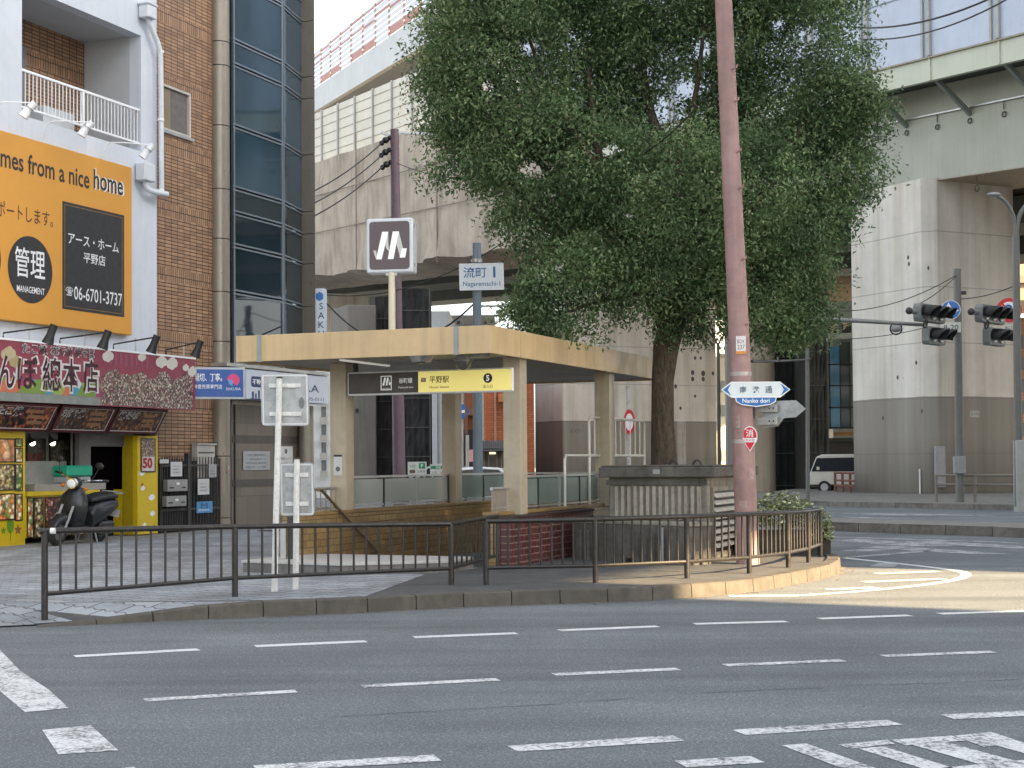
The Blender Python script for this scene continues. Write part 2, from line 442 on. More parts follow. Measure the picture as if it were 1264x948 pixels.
for q in ([(965, 920), (995, 917.5), (1092, 952), (1050, 952)], [(1035, 919), (1095, 913), (1105, 918), (1050, 924)], [(1100, 913), (1175, 908), (1192, 914), (1118, 920)], [(1178, 908), (1224, 903.5), (1262, 916), (1215, 922)],
          [(1060, 924), (1090, 921), (1190, 952), (1150, 952)], [(1125, 919), (1165, 915), (1290, 949), (1240, 952)], [(1205, 913), (1235, 909), (1330, 935), (1300, 940)], [(1160, 948), (1262, 938), (1290, 941), (1180, 953)]):
    b.face([G(x, y, Z1) for x, y in q])
b.done('hatched_marking', LINE2, kind='structure')
# turning-lane curve and hatching in the sunny gap
cp = smooth_line([G(x, y, Z1) for x, y in ((987, 735), (1054, 730.5), (1133, 723), (1180, 716), (1195, 710), (1187, 705), (1149, 700), (1085, 693), (1036, 688))], 3)
b = B(); prev = None
for i in range(len(cp)):
    a = cp[max(0, i-1)]; c = cp[min(len(cp)-1, i+1)]; d = (c-a).normalized(); nr = Vector((-d.y, d.x, 0))*.075
    cur = (b.v(cp[i]+nr), b.v(cp[i]-nr))
    if prev: b.bm.faces.new((prev[1], cur[1], cur[0], prev[0]))
    prev = cur
b.done('turning_marking', LINE1, kind='structure')
dashes('turning_hatch', [(1066, 718.2, 1165, 714.2), (1022, 727.5, 1082, 725), (1082, 708, 1158, 705.2), (900, 735.5, 985, 735)], .22, LINE1)
b = B()
for q in ([(1073, 699), (1084, 694.3), (1110, 695.7), (1104, 700)], [(1025, 690), (1040, 687.5), (1150, 679), (1140, 681.5)], [(1060, 676), (1100, 673.5), (1250, 684), (1200, 684)], [(1105, 669), (1150, 667), (1290, 676), (1250, 677)],
          [(1030, 680), (1060, 678), (1120, 677), (1080, 681)], [(1030, 667), (1060, 665), (1180, 674), (1120, 674.5)], [(1020, 662), (1240, 668.6), (1262, 670.5), (1030, 663.2)],
          [(940, 637), (1010, 634.8), (1020, 636.5), (945, 639)], [(942, 631.5), (1010, 629.5), (1018, 630.8), (945, 633)], [(945, 626.5), (1005, 625), (1012, 626), (948, 627.6)],
          [(1035, 633.4), (1130, 634), (1240, 636.5), (1100, 636)], [(1030, 637.5), (1120, 639.6), (1200, 640.6), (1060, 639.6)]):
    b.face([G(x, y, Z1) for x, y in q])
b.done('crossing_stripes', LINE3, kind='structure')
# tar seams
b = B()
for seg in (((864, 855), (960, 850.5), (1030, 849)), ((400, 886), (560, 876), (700, 868), (800, 860)), ((150, 793), (320, 789), (700, 776)), ((1040, 846), (1160, 843), (1264, 838))):
    P = resample([G(x, y, .003) for x, y in seg], .12)
    P = [p+Vector((random.uniform(-.012, .012), random.uniform(-.02, .02), 0)) for p in P]
    for a, c in zip(P, P[1:]):
        w = Vector((0, random.uniform(.002, .008), 0)); b.face([a-w, c-w, c+w, a+w])
b.done('road_seam', mat('tar_seam', (.07, .075, .078), .9), kind='structure')
# a strip of dust and leaf litter along the gutter
b = B()
for a, c in zip(KR[2:], KR[3:]):
    d = (c-a).normalized(); nr = Vector((d.y, -d.x, 0)); w0 = random.uniform(.05, .1); w1 = random.uniform(.05, .1)
    b.face([a+ZW*.003, a+nr*w0+ZW*.003, c+nr*w1+ZW*.003, c+ZW*.003])
b.done('gutter', mat('gutter_dust', (.19, .18, .16), .95, var=.4, scale=6, dirt=.5), kind='structure')
litter = B(); random.seed(3)
for _ in range(130):
    i = random.randrange(3, len(KR)-8); p = KR[i]; d = (KR[i+1]-p).normalized(); nr = Vector((d.y, -d.x, 0))
    c = p+d*random.uniform(0, .6)+nr*abs(random.gauss(0, .12)+.05)+ZW*.006; a = random.uniform(0, 6.28); s = random.uniform(.012, .035)
    x = Vector((math.cos(a), math.sin(a), random.uniform(-.2, .2)))*s; y = Vector((-math.sin(a), math.cos(a), random.uniform(-.1, .5)))*s*.5
    litter.face([c-x, c-y, c+x, c+y])
litter.done('leaf_litter', mat('dry_leaf', (.22, .17, .10), .9, var=.5, scale=9), kind='stuff')['label'] = 'dry leaves and scraps scattered along the kerb'
# far traffic islands
ISL = mat('island_concrete', (.21, .20, .18), .9, var=.25, dirt=.5, streak=.3)
def island(name, front, depth, h, blocks):
    b = B(); P = [G(x, y) for x, y in front]
    back = [p+Vector((p.x*.045*depth, depth, 0)) for p in P]
    n = len(P); V = [b.v(p+ZW*h) for p in P]; W = [b.v(p+ZW*h) for p in back]
    for i in range(n-1): b.bm.faces.new((V[i], V[i+1], W[i+1], W[i]))
    R = resample(P, blocks)
    for a, c in zip(R, R[1:]):
        d = (c-a).normalized(); nr = Vector((-d.y, d.x, 0)); a2 = a+d*.012; c2 = c-d*.012
        b.prism([a2, c2, c2+nr*.22, a2+nr*.22], ZW*(h+.01+random.uniform(0, .012)))
    b.done(name, ISL, kind='structure')
island('median', [(1012, 655), (1036, 656), (1120, 659), (1200, 661.5), (1264, 664), (1500, 674)], 2.6, .2, 1.15)
island('pier_island', [(880, 620), (960, 622.5), (1014, 625), (1140, 628), (1261, 630), (1500, 637)], 19, .17, 1.5)
# ================================================================= STATION ENTRANCE
TAN = mat('tan_panel', '#c6ab80', .42, var=.1, scale=1.2, streak=.32, dirt=.12, dirtcol=(.20, .15, .09))
TAN2 = mat('tan_column', '#ada18a', .45, var=.12, scale=1.5, streak=.35, dirt=.2, dirtcol=(.15, .12, .08))
SOFF = mat('soffit_panel', '#8f897d', .5, var=.08, dirt=.05)
YTILE = brickmat('yellow_tile', 'yz', '#a0865a', '#876c44', '#4a3d2a', .21, .105, .006, .5, .5, .4, .35)
YTILEX = brickmat('yellow_tile_end', 'xz', '#a0865a', '#876c44', '#4a3d2a', .21, .105, .006, .5, .5, .4, .35)
RTILE = brickmat('red_tile', 'yz', '#5e2f2d', '#4b2426', '#8a7468', .21, .10, .008, .5, .5, .45, .3)
STONE = mat('pale_granite', (.47, .46, .44), .55, var=.15, scale=30, dirt=.25)
CONC = mat('old_concrete', (.24, .222, .185), .9, var=.25, scale=2, dirt=.5, streak=.5, bump=.6, bscale=70, dirtcol=(.05, .045, .035))
CONCD = mat('dark_old_concrete', (.115, .108, .093), .92, var=.3, scale=2, dirt=.6, streak=.6, bump=.6, bscale=70, dirtcol=(.03, .028, .024))
def at(fr): return dict(loc=(fr.o.x, fr.o.y, 0), rz=fr.rz)
ent = thing('subway_canopy', 'long tan flat roofed canopy on four square columns over the subway stairs', 'canopy', **at(FE))
L, W0 = 8.5, -4.27; ZB, ZT = 3.26, 3.66
# fascia as separate panels with shadow joints
js = [0.0, 1.13, 4.05, 7.45, L]
b = B()
for a, c in zip(js, js[1:]): b.box(-.03, 0, a+.006, c-.006, ZB, ZT)
fr = [W0, W0+.42, -.55, 0]
for a, c in zip(fr, fr[1:]): b.box(a+.006, c-.006, 0, .03, ZB, ZT)
b.box(W0, W0+.03, .04, L, ZB, ZT); b.box(W0+.04, -.04, L-.03, L, ZB, ZT)
b.done('fascia', TAN, ent, bevel=.004)
for u in (W0+.42, -.55): b = B(); b.box(u-.035, u+.035, -.012, .032, ZB-.01, ZT+.01); b.done('joint_cover', mat('joint_grey', '#8e9293', .4, .3), ent)
b = B(); b.box(W0+.035, -.035, .035, L-.035, ZT-.08, ZT-.03); b.done('roof_sheet', mat('roof_sheet', (.3, .29, .27), .7), ent)
# soffit of narrow metal strips
b = B(); n = 21; w = (-.06-(W0+.06))/n
for i in range(n): b.box(W0+.06+i*w+.006, W0+.06+(i+1)*w-.006, .05, L-.05, ZB+.03, ZB+.05)
b.done('soffit', SOFF, ent)
b = B(); b.box(W0+.04, -.04, .035, L-.035, ZB+.06, ZB+.08); b.done('soffit_backing', mat('dark_gap', (.05, .05, .05), .9), ent)
for u in (-.25, -3.24):
    for v in (1.5, 5.72):
        b = B(); b.box(u-.14, u+.14, v-.14, v+.14, .9, ZB+.028); b.box(u-.142, u+.142, v-.142, v+.142, 2.35, 2.358)
        c = b.done('column', TAN2, ent, bevel=.01)
LAMP = emat('lamp_glow', (1, .93, .78), 2.2)
# ceiling fittings
b = B(); b.box(-2.74, -2.68, .5, 2.1, ZB+.0, ZB+.025)
b.done('fluorescent_tube', emat('tube_glow', (.8, .79, .74), .35), ent)
p = FE.hit(520, 441, 2, ZB)
t = thing('ceiling_lamp', 'round steel ceiling lamp under the canopy soffit, left of the mirror dome', 'lamp', FE.w(p.x, p.y, ZB+.028), FE.rz)
B().cyl((0, 0, 0), (0, 0, -.10), .2, .14, 20).done('housing', STEEL, t, True)
B().cyl((0, 0, -.101), (0, 0, -.12), .07, .06, 14).done('lens', mat('dark_lens', (.05, .05, .05), .2), t, True)
p = FE.hit(572, 443, 2, ZB)
t = thing('dome_mirror', 'small grey domed security camera hanging from the canopy soffit', 'camera', FE.w(p.x, p.y, ZB+.028), FE.rz)
B().cyl((0, 0, 0), (0, 0, -.07), .14, .14, 18).done('collar', GREYM, t, True)
B().ball((0, 0, -.07), .13, u=18, v=10).done('dome', mat('dome_smoke', (.12, .12, .12), .15), t, True)
t = thing('ceiling_lamp', 'shallow dark round fitting on the soffit near the canopy front corner', 'lamp', FE.w(-.42, .55, ZB+.028), FE.rz)
B().cyl((0, 0, 0), (0, 0, -.05), .15, .15, 18).done('housing', GREYM, t, True)
# walls of the stairwell
t = thing('stairwell_wall', 'yellow brown tiled wall on the left of the subway stairs', 'wall', **at(FE))
b = B(); b.box(-3.42, -3.1, -.05, 8.6, -2.6, .90); b.done('tile_face', YTILE, t)
b = B(); b.box(-3.45, -3.07, -.08, 8.62, .90, .955); b.done('coping', mat('tile_coping', '#8d7348', .45, var=.15, dirt=.3), t, bevel=.01)
b = B(); b.box(-3.1+.002, -3.098+.01, 2.3, 2.75, -.3, .35); b.done('service_door', mat('tile_door', '#7f6a44', .5, var=.1, dirt=.3), t)
t = thing('stairwell_wall', 'yellow brown tiled wall across the far end of the subway stairs', 'wall', **at(FE))
b = B(); b.box(-3.09, -.45, 8.25, 8.6, -2.6, .90); b.done('tile_face', YTILEX, t)
b = B(); b.box(-3.06, -.45, 8.22, 8.62, .90, .955); b.done('coping', mat('tile_coping'), t, bevel=.01) if False else b.done('coping', MC['tile_coping'], t, bevel=.01)
t = thing('stairwell_wall', 'dark red brick tiled wall on the right of the subway stairs', 'wall', **at(FE))
b = B(); b.box(-.42, -.2, .72, 8.6, -2.6, .90); b.done('inner_tile', YTILE, t)
b = B(); b.box(-.195, -.02, .75, 4.4, .0, .86); b.done('brick_face', RTILE, t)
b = B(); b.box(-.22, 0, .72, 4.42, .86, .90); b.done('coping', mat('red_coping', '#3a2a29', .6, var=.2, dirt=.3), t, bevel=.008)
b = B(); b.box(-.46, -.21, .70, 8.62, .902, .955); b.done('inner_coping', MC['tile_coping'], t, bevel=.008)
b = B(); b.box(-.25, .55, 4.45, 4.75, .1, .78); b.done('concrete_pier', mat('stained_concrete', (.34, .33, .30), .9, var=.2, dirt=.5, streak=.6), t, bevel=.01)
# landing slab and steps
t = thing('stair_landing', 'pale stone landing slab at the mouth of the subway stairs', 'steps', **at(FE))
fl = [FE.l(G(300, 706.5, SW)), FE.l(G(420, 710.8, SW)), FE.l(G(556, 707, SW))]
P = [Vector((fl[0].x, fl[0].y, 0)), Vector((fl[1].x, fl[1].y, 0)), Vector((fl[2].x, fl[2].y, 0)), Vector((-.43, .3, 0)), Vector((-3.08, .3, 0)), Vector((-3.08, -.02, 0))]
b = B(); b.prism([p+ZW*.1 for p in P], ZW*.185); b.done('riser', mat('landing_riser', (.19, .18, .17), .85, var=.25, dirt=.5, streak=.4), t)
cen = sum(P, Vector())/len(P)
b = B(); b.prism([p+(p-cen).normalized()*(.03 if i < 3 else -.001)+ZW*.286 for i, p in enumerate(P)], ZW*.04); b.done('slab_top', STONE, t, bevel=.006)
st = B()
for k in range(13): st.box(-3.1, -.42, .302+k*.28, .302+(k+1)*.28, -2.6, .31-.165*(k+1))
st.done('stair_flight', mat('stair_stone', (.26, .25, .24), .7, var=.15, dirt=.3), t)
b = B(); b.box(-3.1, -.42, 3.95, 8.25, -2.6, -1.9); b.done('lower_floor', MC['stair_stone'], t)
# handrail going down the yellow wall
t = thing('handrail', 'bronze handrail sloping down along the yellow tiled stairwell wall', 'handrail', **at(FE))
h0 = FE.hit(397, 605, 0, -3.02); h1 = FE.hit(466, 681, 0, -3.02); ex = h1+(h1-h0)*.8
B().tube([h0+Vector((0, -.12, .0)), h0, ex], .024, 10).done('rail', mat('bronze_rail', (.22, .15, .10), .35, .5), t, True)
b = B()
for k in (.15, .55, .95, 1.4): q = h0+(h1-h0)*k; b.tube([q-Vector((0, 0, .02)), q+Vector((-.07, 0, -.06))], .01, 6)
b.done('bracket', STEEL, t)
# little balustrades standing on the wall heads
def balustrade(name, label, u, v0, v1, z0, z1, n, nub=True):
    t = thing(name, label, 'railing', FE.w(u, v0, 0), FE.rz); d = v1-v0
    B().tube([(0, -.0, z1), (0, d, z1)], .026, 8).done('top_rail', STEEL, t, True)
    B().tube([(0, 0.02, z0+.05), (0, d, z0+.05)], .014, 8).done('bottom_rail', STEEL, t, True)
    first = None
    for k in range(n):
        v = .03+(d-.06)*k/(n-1)
        if first is None: first = B().cyl((0, 0, z0), (0, 0, z1-.02), .013, seg=8).done('baluster', mat('brown_steel', (.26, .22, .18), .4, .4), t, True, loc=(0, v, 0))
        else: child_copy(first, t, (0, v, 0))
    return t
balustrade('balustrade', 'short steel balustrade at the front end of the yellow tiled wall', -3.25, -.02, 1.33, .955, 1.30, 9)
balustrade('balustrade', 'short steel balustrade in front of the right hand canopy column', -.33, .74, 1.33, .955, 1.30, 10)
# frosted glass screens between the columns
def glass_mat(name, col, rough, trans):
    n = NT(name); n.done(lin(col), rough); n.b.inputs['Transmission Weight'].default_value = trans; n.b.inputs['IOR'].default_value = 1.3
    MC[name] = n.m; return n.m
FROST = glass_mat('frosted_glass', (.42, .45, .43), .35, .35); GREENG = glass_mat('greenish_glass', (.30, .38, .34), .25, .55)
def screen(label, axis, c, a0, a1, n, z0, z1, gm):
    t = thing('glass_screen', label, 'glass screen', **at(FE))
    def P(a, z, off=0): return Vector((c+off, a, z)) if axis == 'v' else Vector((a, c+off, z))
    b = B()
    b.bar(P(a0, z1), P(a1, z1), .05, .035); b.bar(P(a0, z0+.04), P(a1, z0+.04), .03, .03)
    b.done('frame', STEEL, t)
    for k in range(n+1):
        a = a0+(a1-a0)*k/n
        B().bar(P(a, z0), P(a, z1-.02), .035, .035, up=(0, 1, 0)).done('post', DKMET if k % 2 else STEEL, t)
    for k in range(n):
        x0 = a0+(a1-a0)*k/n+.03; x1 = a0+(a1-a0)*(k+1)/n-.03
        b = B(); b.prism([P(x0, z0+.07, -.004), P(x1, z0+.07, -.004), P(x1, z1-.04, -.004), P(x0, z1-.04, -.004)], P(0, 0, .008)-P(0, 0))
        b.done('pane', gm, t)
    return t
screen('frosted glass screen on the yellow wall between the two left columns', 'v', -3.25, 1.66, 5.56, 3, .96, 1.47, FROST)
screen('greenish glass screen on the red brick wall between the two right columns', 'v', -.33, 1.66, 5.56, 4, .96, 1.47, GREENG)
screen('glass screen on the yellow wall behind the far left column', 'v', -3.25, 5.9, 8.5, 2, .96, 1.47, GREENG)
screen('glass screen across the far end of the stairwell', 'u', 8.42, -3.1, -.4, 3, .96, 1.47, GREENG)
# hanging sign over the stairs
t = thing('station_sign', 'long light box sign under the canopy, dark half and glowing yellow half', 'sign', **at(FE))
a0 = FE.hit(428.5, 484, 1, 1.34); a1 = FE.hit(633.5, 455.5, 1, 1.34)
x0, x1, z0, z1 = a0.x, a1.x, 2.765, 3.135; V = 1.34
b = B(); b.box(x0, x1, V, V+.16, z0, z1); b.done('housing', WHITE2, t, bevel=.02)
mid = FE.hit(516.5, 470, 1, V).x
DKB = mat('sign_brown', '#3a302d', .35, var=.05)
YEL = emat('sign_yellow_glow', (.84, .72, .22), .42, 1)
cz = (z0+z1)/2; UX = Vector((1, 0, 0))
plate(t, 'dark_panel', ((x0+.03+mid)/2, V-.001, cz), UX, ZW, mid-x0-.03, z1-z0-.05, DKB, .006)
plate(t, 'yellow_panel', ((x1-.03+mid)/2, V-.001, cz), UX, ZW, x1-.03-mid, z1-z0-.05, YEL, .006)
def sx(px): return FE.hit(px, 470, 1, V).x
WTXT = emat('white_letter', (.82, .82, .80), .25); BTXT = mat('black_letter', (.02, .018, .018), .5)
q = (V-.008)
rim(t, 'logo_frame', (sx(477), q, cz), UX, ZW, .19, .225, WTXT, .003, .012)
def emblem(parent, O, X, Y, s, m, m2):
    """folded ribbon letter M: two slanting bands, a thin shadow band and two feet"""
    X = Vector(X); Y = Vector(Y); N = X.cross(Y); O = Vector(O)
    def poly(pts, mm, k, nm):
        b = B(); b.prism([O+X*x*s+Y*y*s for x, y in pts], N*.004*k); b.done(nm, mm, parent)
    poly([(-.42, -.46), (-.22, -.46), (.02, .5), (-.2, .5)], m, 1, 'emblem_band')
    poly([(.0, -.46), (.2, -.46), (.40, .5), (.18, .5)], m, 1, 'emblem_band')
    poly([(-.2, .5), (.02, .5), (.02, .1), (-.06, -.3), (-.10, -.38)][:3]+[(.06, -.20), (-.06, -.08)], m2, .6, 'emblem_fold')
    poly([(.18, .5), (.40, .5), (.62, -.42), (.44, -.42), (.36, -.1)], m2, .6, 'emblem_fold')
    poly([(.42, -.42), (.62, -.42), (.68, -.1), (.5, -.1)], m, 1, 'emblem_foot')
    poly([(-.52, -.15), (-.42, -.15), (-.37, -.42), (-.44, -.42)], m2, .8, 'emblem_foot')
emblem(t, (sx(476.5), q, cz+.02), UX, ZW, .13, WTXT, mat('emblem_grey', (.5, .5, .49), .5))
text(t, 'Osaka Metro', (sx(477), q, cz-.085), UX, ZW, WTXT, w=.14)
text(t, '谷町線', (sx(501), q, cz+.03), UX, ZW, WTXT, w=.235, h=.085, bold=.006)
text(t, 'Tanimachi Line', (sx(501), q, cz-.075), UX, ZW, WTXT, w=.26)
b = plate(t, 'line_badge', (sx(523), q, cz+.03), UX, ZW, .085, .06, mat('badge_brown', '#6d3a35', .5), .003)
text(t, 'T31', (sx(523), q-.004, cz+.03), UX, ZW, WTXT, w=.07)
text(t, '平野駅', (sx(542.5), q, cz+.03), UX, ZW, BTXT, w=.335, h=.105, bold=.006)
text(t, 'Hirano Station', (sx(542.5), q, cz-.085), UX, ZW, BTXT, w=.33)
b = B(); b.disc((sx(602.5), q-.002, cz+.03), .075, UX, ZW); b.done('number_disc', BTXT, t)
text(t, '5', (sx(602.5), q-.004, cz+.03), UX, ZW, WTXT, h=.09, bold=.03)
text(t, '出入口', (sx(602.5), q, cz-.095), UX, ZW, BTXT, w=.155)
b = B()
for u in (x0+.12, x1-.12): b.box(u-.03, u+.03, V+.04, V+.1, z1, ZB+.03)
b.done('hanger', BLACK, t)
# emblem box on its pole above the roof
p0 = PD(484, 405, 23.6)
t = thing('metro_sign', 'square dark sign box with white folded ribbon letter on a cream pole above the canopy', 'sign', (p0.x, p0.y, ZT-.1), math.radians(-9))
zt = lambda y: PD(484, y, 23.6).z-(ZT-.1)
B().cyl((0, 0, 0), (0, 0, zt(336)), .055, .052, 16).done('pole', mat('cream_pole', '#cfc6ac', .4, var=.08, streak=.1), t, True)
wb = .73; hb = zt(270)-zt(337); cz = (zt(270)+zt(337))/2
b = B(); b.box(-wb/2-.02, wb/2-.02, -.06, .24, cz-hb/2, cz+hb/2); b.done('box', mat('sign_box_white', '#c9ced2', .4, var=.05, dirt=.08), t, bevel=.02)
plate(t, 'face', (-.02, -.061, cz), UX, ZW, wb-.1, hb-.1, mat('emblem_mauve', '#574a4c', .35, var=.05), .006, .05)
emblem(t, (-.045, -.068, cz-.01), UX, ZW, .44, emat('emblem_white', (.84, .83, .80), .12), mat('emblem_shadow', (.55, .54, .52), .5))
b = B()
for z in (cz-hb*.36, cz+hb*.36): b.box(wb/2-.021, wb/2-.012, 0, .05, z-.03, z+.03)
b.done('hinge', STEEL, t)
b = B(); b.box(-.09, .09, -.03, .15, cz-hb/2-.04, cz-hb/2); b.done('bracket', STEEL, t)
# ================================================================= VENT TOWER
t = thing('vent_tower', 'ribbed concrete vent tower with overhanging slab and slatted side', 'vent', **at(FE))
vl = FE.l(G(873, 692.5, SW)); U1, V0 = vl.x, vl.y+.05
U0 = FE.hit(752, 640, 1, V0).x; V1 = V0+2.6
b = B(); b.box(U0, U1, V0, V1, .1, 1.44); b.done('body', CONC, t, bevel=.015)
r = B(); n = 14; st = (U1-U0-.16)/n
for k in range(n): r.prism([(U0+.1+k*st, V0+.002, .78), (U0+.1+(k+.66)*st, V0+.002, .78), (U0+.1+(k+.56)*st, V0-.045, .78), (U0+.1+(k+.1)*st, V0-.045, .78)], ZW*.52)
r.done('ribs', mat('pale_ribs', (.36, .33, .27), .9, var=.2, dirt=.3, streak=.5, bump=.5), t)
b = B(); b.box(U0-.03, U1+.0, V0-.05, V0+.003, 1.32, 1.40); b.done('lintel', CONCD, t)
b = B(); b.box(U0-.12, U1+.16, V0-.16, V1+.1, 1.44, 1.60); b.box(U0-.09, U1+.13, V0-.13, V1+.07, 1.60, 1.63); b.done('roof_slab', CONCD, t, bevel=.015)
for u in (.62, .86):
    B().torus((U0+(U1-U0)*(u+.02), V0+.12, 1.63), .07, .016, (.2, 1, 0), 0, math.pi, 10).done('lifting_ring', DKMET, t, True)
plate(t, 'label_plate', (U0+(U1-U0)*.52, V0-.161, 1.53), UX, ZW, .11, .07, GREYM, .004)
# louvre opening in the right side
b = B(); b.box(U1-.01, U1+.012, V0+.22, V1-.35, .26, 1.22); b.done('louvre_recess', BLACK, t)
rimm = B()
for (a, c, e, f_) in ((V0+.16, V0+.22, .2, 1.28), (V1-.35, V1-.29, .2, 1.28)): rimm.box(U1, U1+.05, a, c, e, f_)
rimm.box(U1, U1+.05, V0+.22, V1-.35, 1.22, 1.28); rimm.done('louvre_frame', CONC, t)
LV = mat('louvre_slat', (.42, .40, .36), .8, var=.15, dirt=.25)
s0 = None
for k in range(8):
    z = .38+k*.112
    if s0 is None: s0 = B().prism([(U1+.015, V0+.222, 0), (U1+.075, V0+.222, -.05), (U1+.08, V0+.222, -.035), (U1+.02, V0+.222, .02)], (0, V1-V0-.574, 0)).done('slat', LV, t, loc=(0, 0, z))
    else: child_copy(s0, t, (0, 0, z))
# ribbed planter box in front of it
t = thing('concrete_planter', 'low dark ribbed concrete box with a rounded corner in front of the vent tower', 'planter', **at(FE))
a = FE.l(G(709, 690, SW)); c = FE.l(G(851, 698.5, SW)); d = (c-a).normalized(); nn = Vector((-d.y, d.x, 0))
LN = (c-a).length; A0 = Vector((a.x, a.y, .1))
foot = [A0, A0+d*(LN-.18)]+[A0+d*(LN-.18)+d*.18*math.sin(q)+nn*.18*(1-math.cos(q)) for q in (.4, .8, 1.2, 1.57)]+[A0+d*LN+nn*.5, A0+nn*.42]
b = B(); b.prism(foot, ZW*.62); b.done('box', CONCD, t, bevel=.012)
r = B(); n = 12; st = (LN-.3)/n
for k in range(n):
    o = A0+d*(.05+k*st); r.prism([o+nn*.002, o+d*st*.7+nn*.002, o+d*st*.6-nn*.04, o+d*st*.1-nn*.04], ZW*.52)
r.done('ribs', CONCD, t)
q = [p+(p-(A0+d*LN*.5+nn*.25)).normalized()*.03 for p in foot]
b = B(); b.prism([Vector((p.x, p.y, .722)) for p in q], ZW*.055); b.done('coping', CONC, t, bevel=.01)
b = B(); o = A0+d*(LN*.78)-nn*.06; b.bar(o, o+ZW*.62, .03, .03); o += d*.06; b.bar(o, o+ZW*.6, .03, .03); b.done('drain_pipe', GREYM, t)
b = B(); b.box(-.07, .07, -.005, .005, 0, .06); o = b.done('weep_hole', BLACK, t); o.location = A0+d*LN*.52-nn*.042+ZW*.06; o.rotation_euler = (0, 0, math.atan2(d.y, d.x))
# pale tubular guard rails above the right wall
t = thing('guard_rail', 'pale tubular guard rail with a barred panel beside the tree', 'railing', **at(FE))
CR = mat('cream_rail', (.62, .60, .54), .4, .2, var=.06)
def hp(px, py): return FE.hit(px, py, 0, -.3)
r1, r2 = hp(697, 563), hp(795, 562); zr = (r1.z+r2.z)/2
B().tube([(-.3, r1.y, .9), (-.3, r1.y, zr-.06), (-.3, r1.y+.06, zr), (-.3, r2.y-.06, zr), (-.3, r2.y, zr-.06), (-.3, r2.y, .9)], .025, 8).done('lower_rail', CR, t, True)
g1, g2 = hp(727, 514), hp(795, 519); zg = 2.47
B().tube([(-.3, g1.y, .9), (-.3, g1.y, zg-.06), (-.3, g1.y+.06, zg), (-.3, g2.y-.06, zg), (-.3, g2.y, zg-.06), (-.3, g2.y, .9)], .025, 8).done('panel_frame', CR, t, True)
b0 = None
for k in range(10):
    v = g1.y+(g2.y-g1.y)*(k+1)/11
    if b0 is None: b0 = B().cyl((-.3, 0, zr), (-.3, 0, zg-.01), .012, seg=6).done('bar', CR, t, True, loc=(0, v, 0))
    else: child_copy(b0, t, (0, v, 0))
# ================================================================= GUARD FENCES
FEN = mat('fence_brown', (.020, .018, .017), .38, .1, var=.3, scale=8, dirt=.25, dirtcol=(.09, .075, .06))
CAPW = mat('reflector_white', (.7, .7, .68), .4)
def fence(name, label, posts, nbars, extend=0.0):
    """posts: (px of foot, py of foot, py of top rail centre, foot height)"""
    P = [G(x, y, h) for x, y, t, h in posts]
    T = []
    for (x, y, tp, h), p in zip(posts, P):
        z = HC+(p.y/ray(x, tp).y)*ray(x, tp).z
        T.append(Vector((p.x, p.y, z)))
    o = P[0]; t = thing(name, label, 'fence', (o.x, o.y, 0))
    O = Vector((o.x, o.y, 0)); P = [p-O for p in P]; T = [q-O for q in T]
    for p, q in zip(P, T):
        B().cyl((p.x, p.y, p.z-.05), (p.x, p.y, q.z-.005), .036, seg=12).done('post', FEN, t, True)
    a = T[0]-(T[1]-T[0]).normalized()*extend
    B().tube([a]+T[1:] if len(T) > 1 else T, .032, 12).done('top_rail', FEN, t, True)
    L = [Vector((q.x, q.y, p.z+(q.z-p.z)*.27)) for p, q in zip(P, T)]
    for k, n in enumerate(nbars):
        B().tube([L[k], L[k+1]], .025, 8).done('bottom_rail', FEN, t, True)
        H = (T[k]-L[k]).length; bar = None
        for j in range(n):
            f = (j+1)/(n+1); q = L[k]+(L[k+1]-L[k])*f; top = T[k]+(T[k+1]-T[k])*f
            if bar is None or abs(top.z-q.z-H) > .004:
                H = top.z-q.z; bar = B().cyl((0, 0, 0), (0, 0, H), .014, seg=8).done('baluster', FEN, t, True, loc=q)
            else: child_copy(bar, t, q)
    return t, T, P
t, T, P = fence('pedestrian_fence', 'dark brown railing on the left, in front of the plaza and stair landing', [(55, 762, 655.5, .07), (290, 737, 650, SW), (557, 722, 646.5, SW)], [12, 16], .06)
b = B(); q = T[0]; b.cyl(q+Vector((.06, .01, 0)), q+Vector((.11, .012, 0)), .0335, seg=12); b.done('reflector_band', CAPW, t, True)
fence('pedestrian_fence', 'short dark railing running back from the kerb to the red brick wall', [(557.5, 721.5, 646.5, SW), (615, 703, 637, SW)], [9])
t, T, P = fence('pedestrian_fence', 'dark brown railing on the right, curving round the sunny corner of the kerb', [(600, 722, 643.5, SW), (735, 719.5, 641, SW), (848, 714, 637.5, SW), (925, 708, 634.5, SW), (973, 700.5, 632.5, SW), (998, 694.3, 631, SW), (1013, 687.5, 629, SW)], [9, 9, 8, 8, 6, 4])
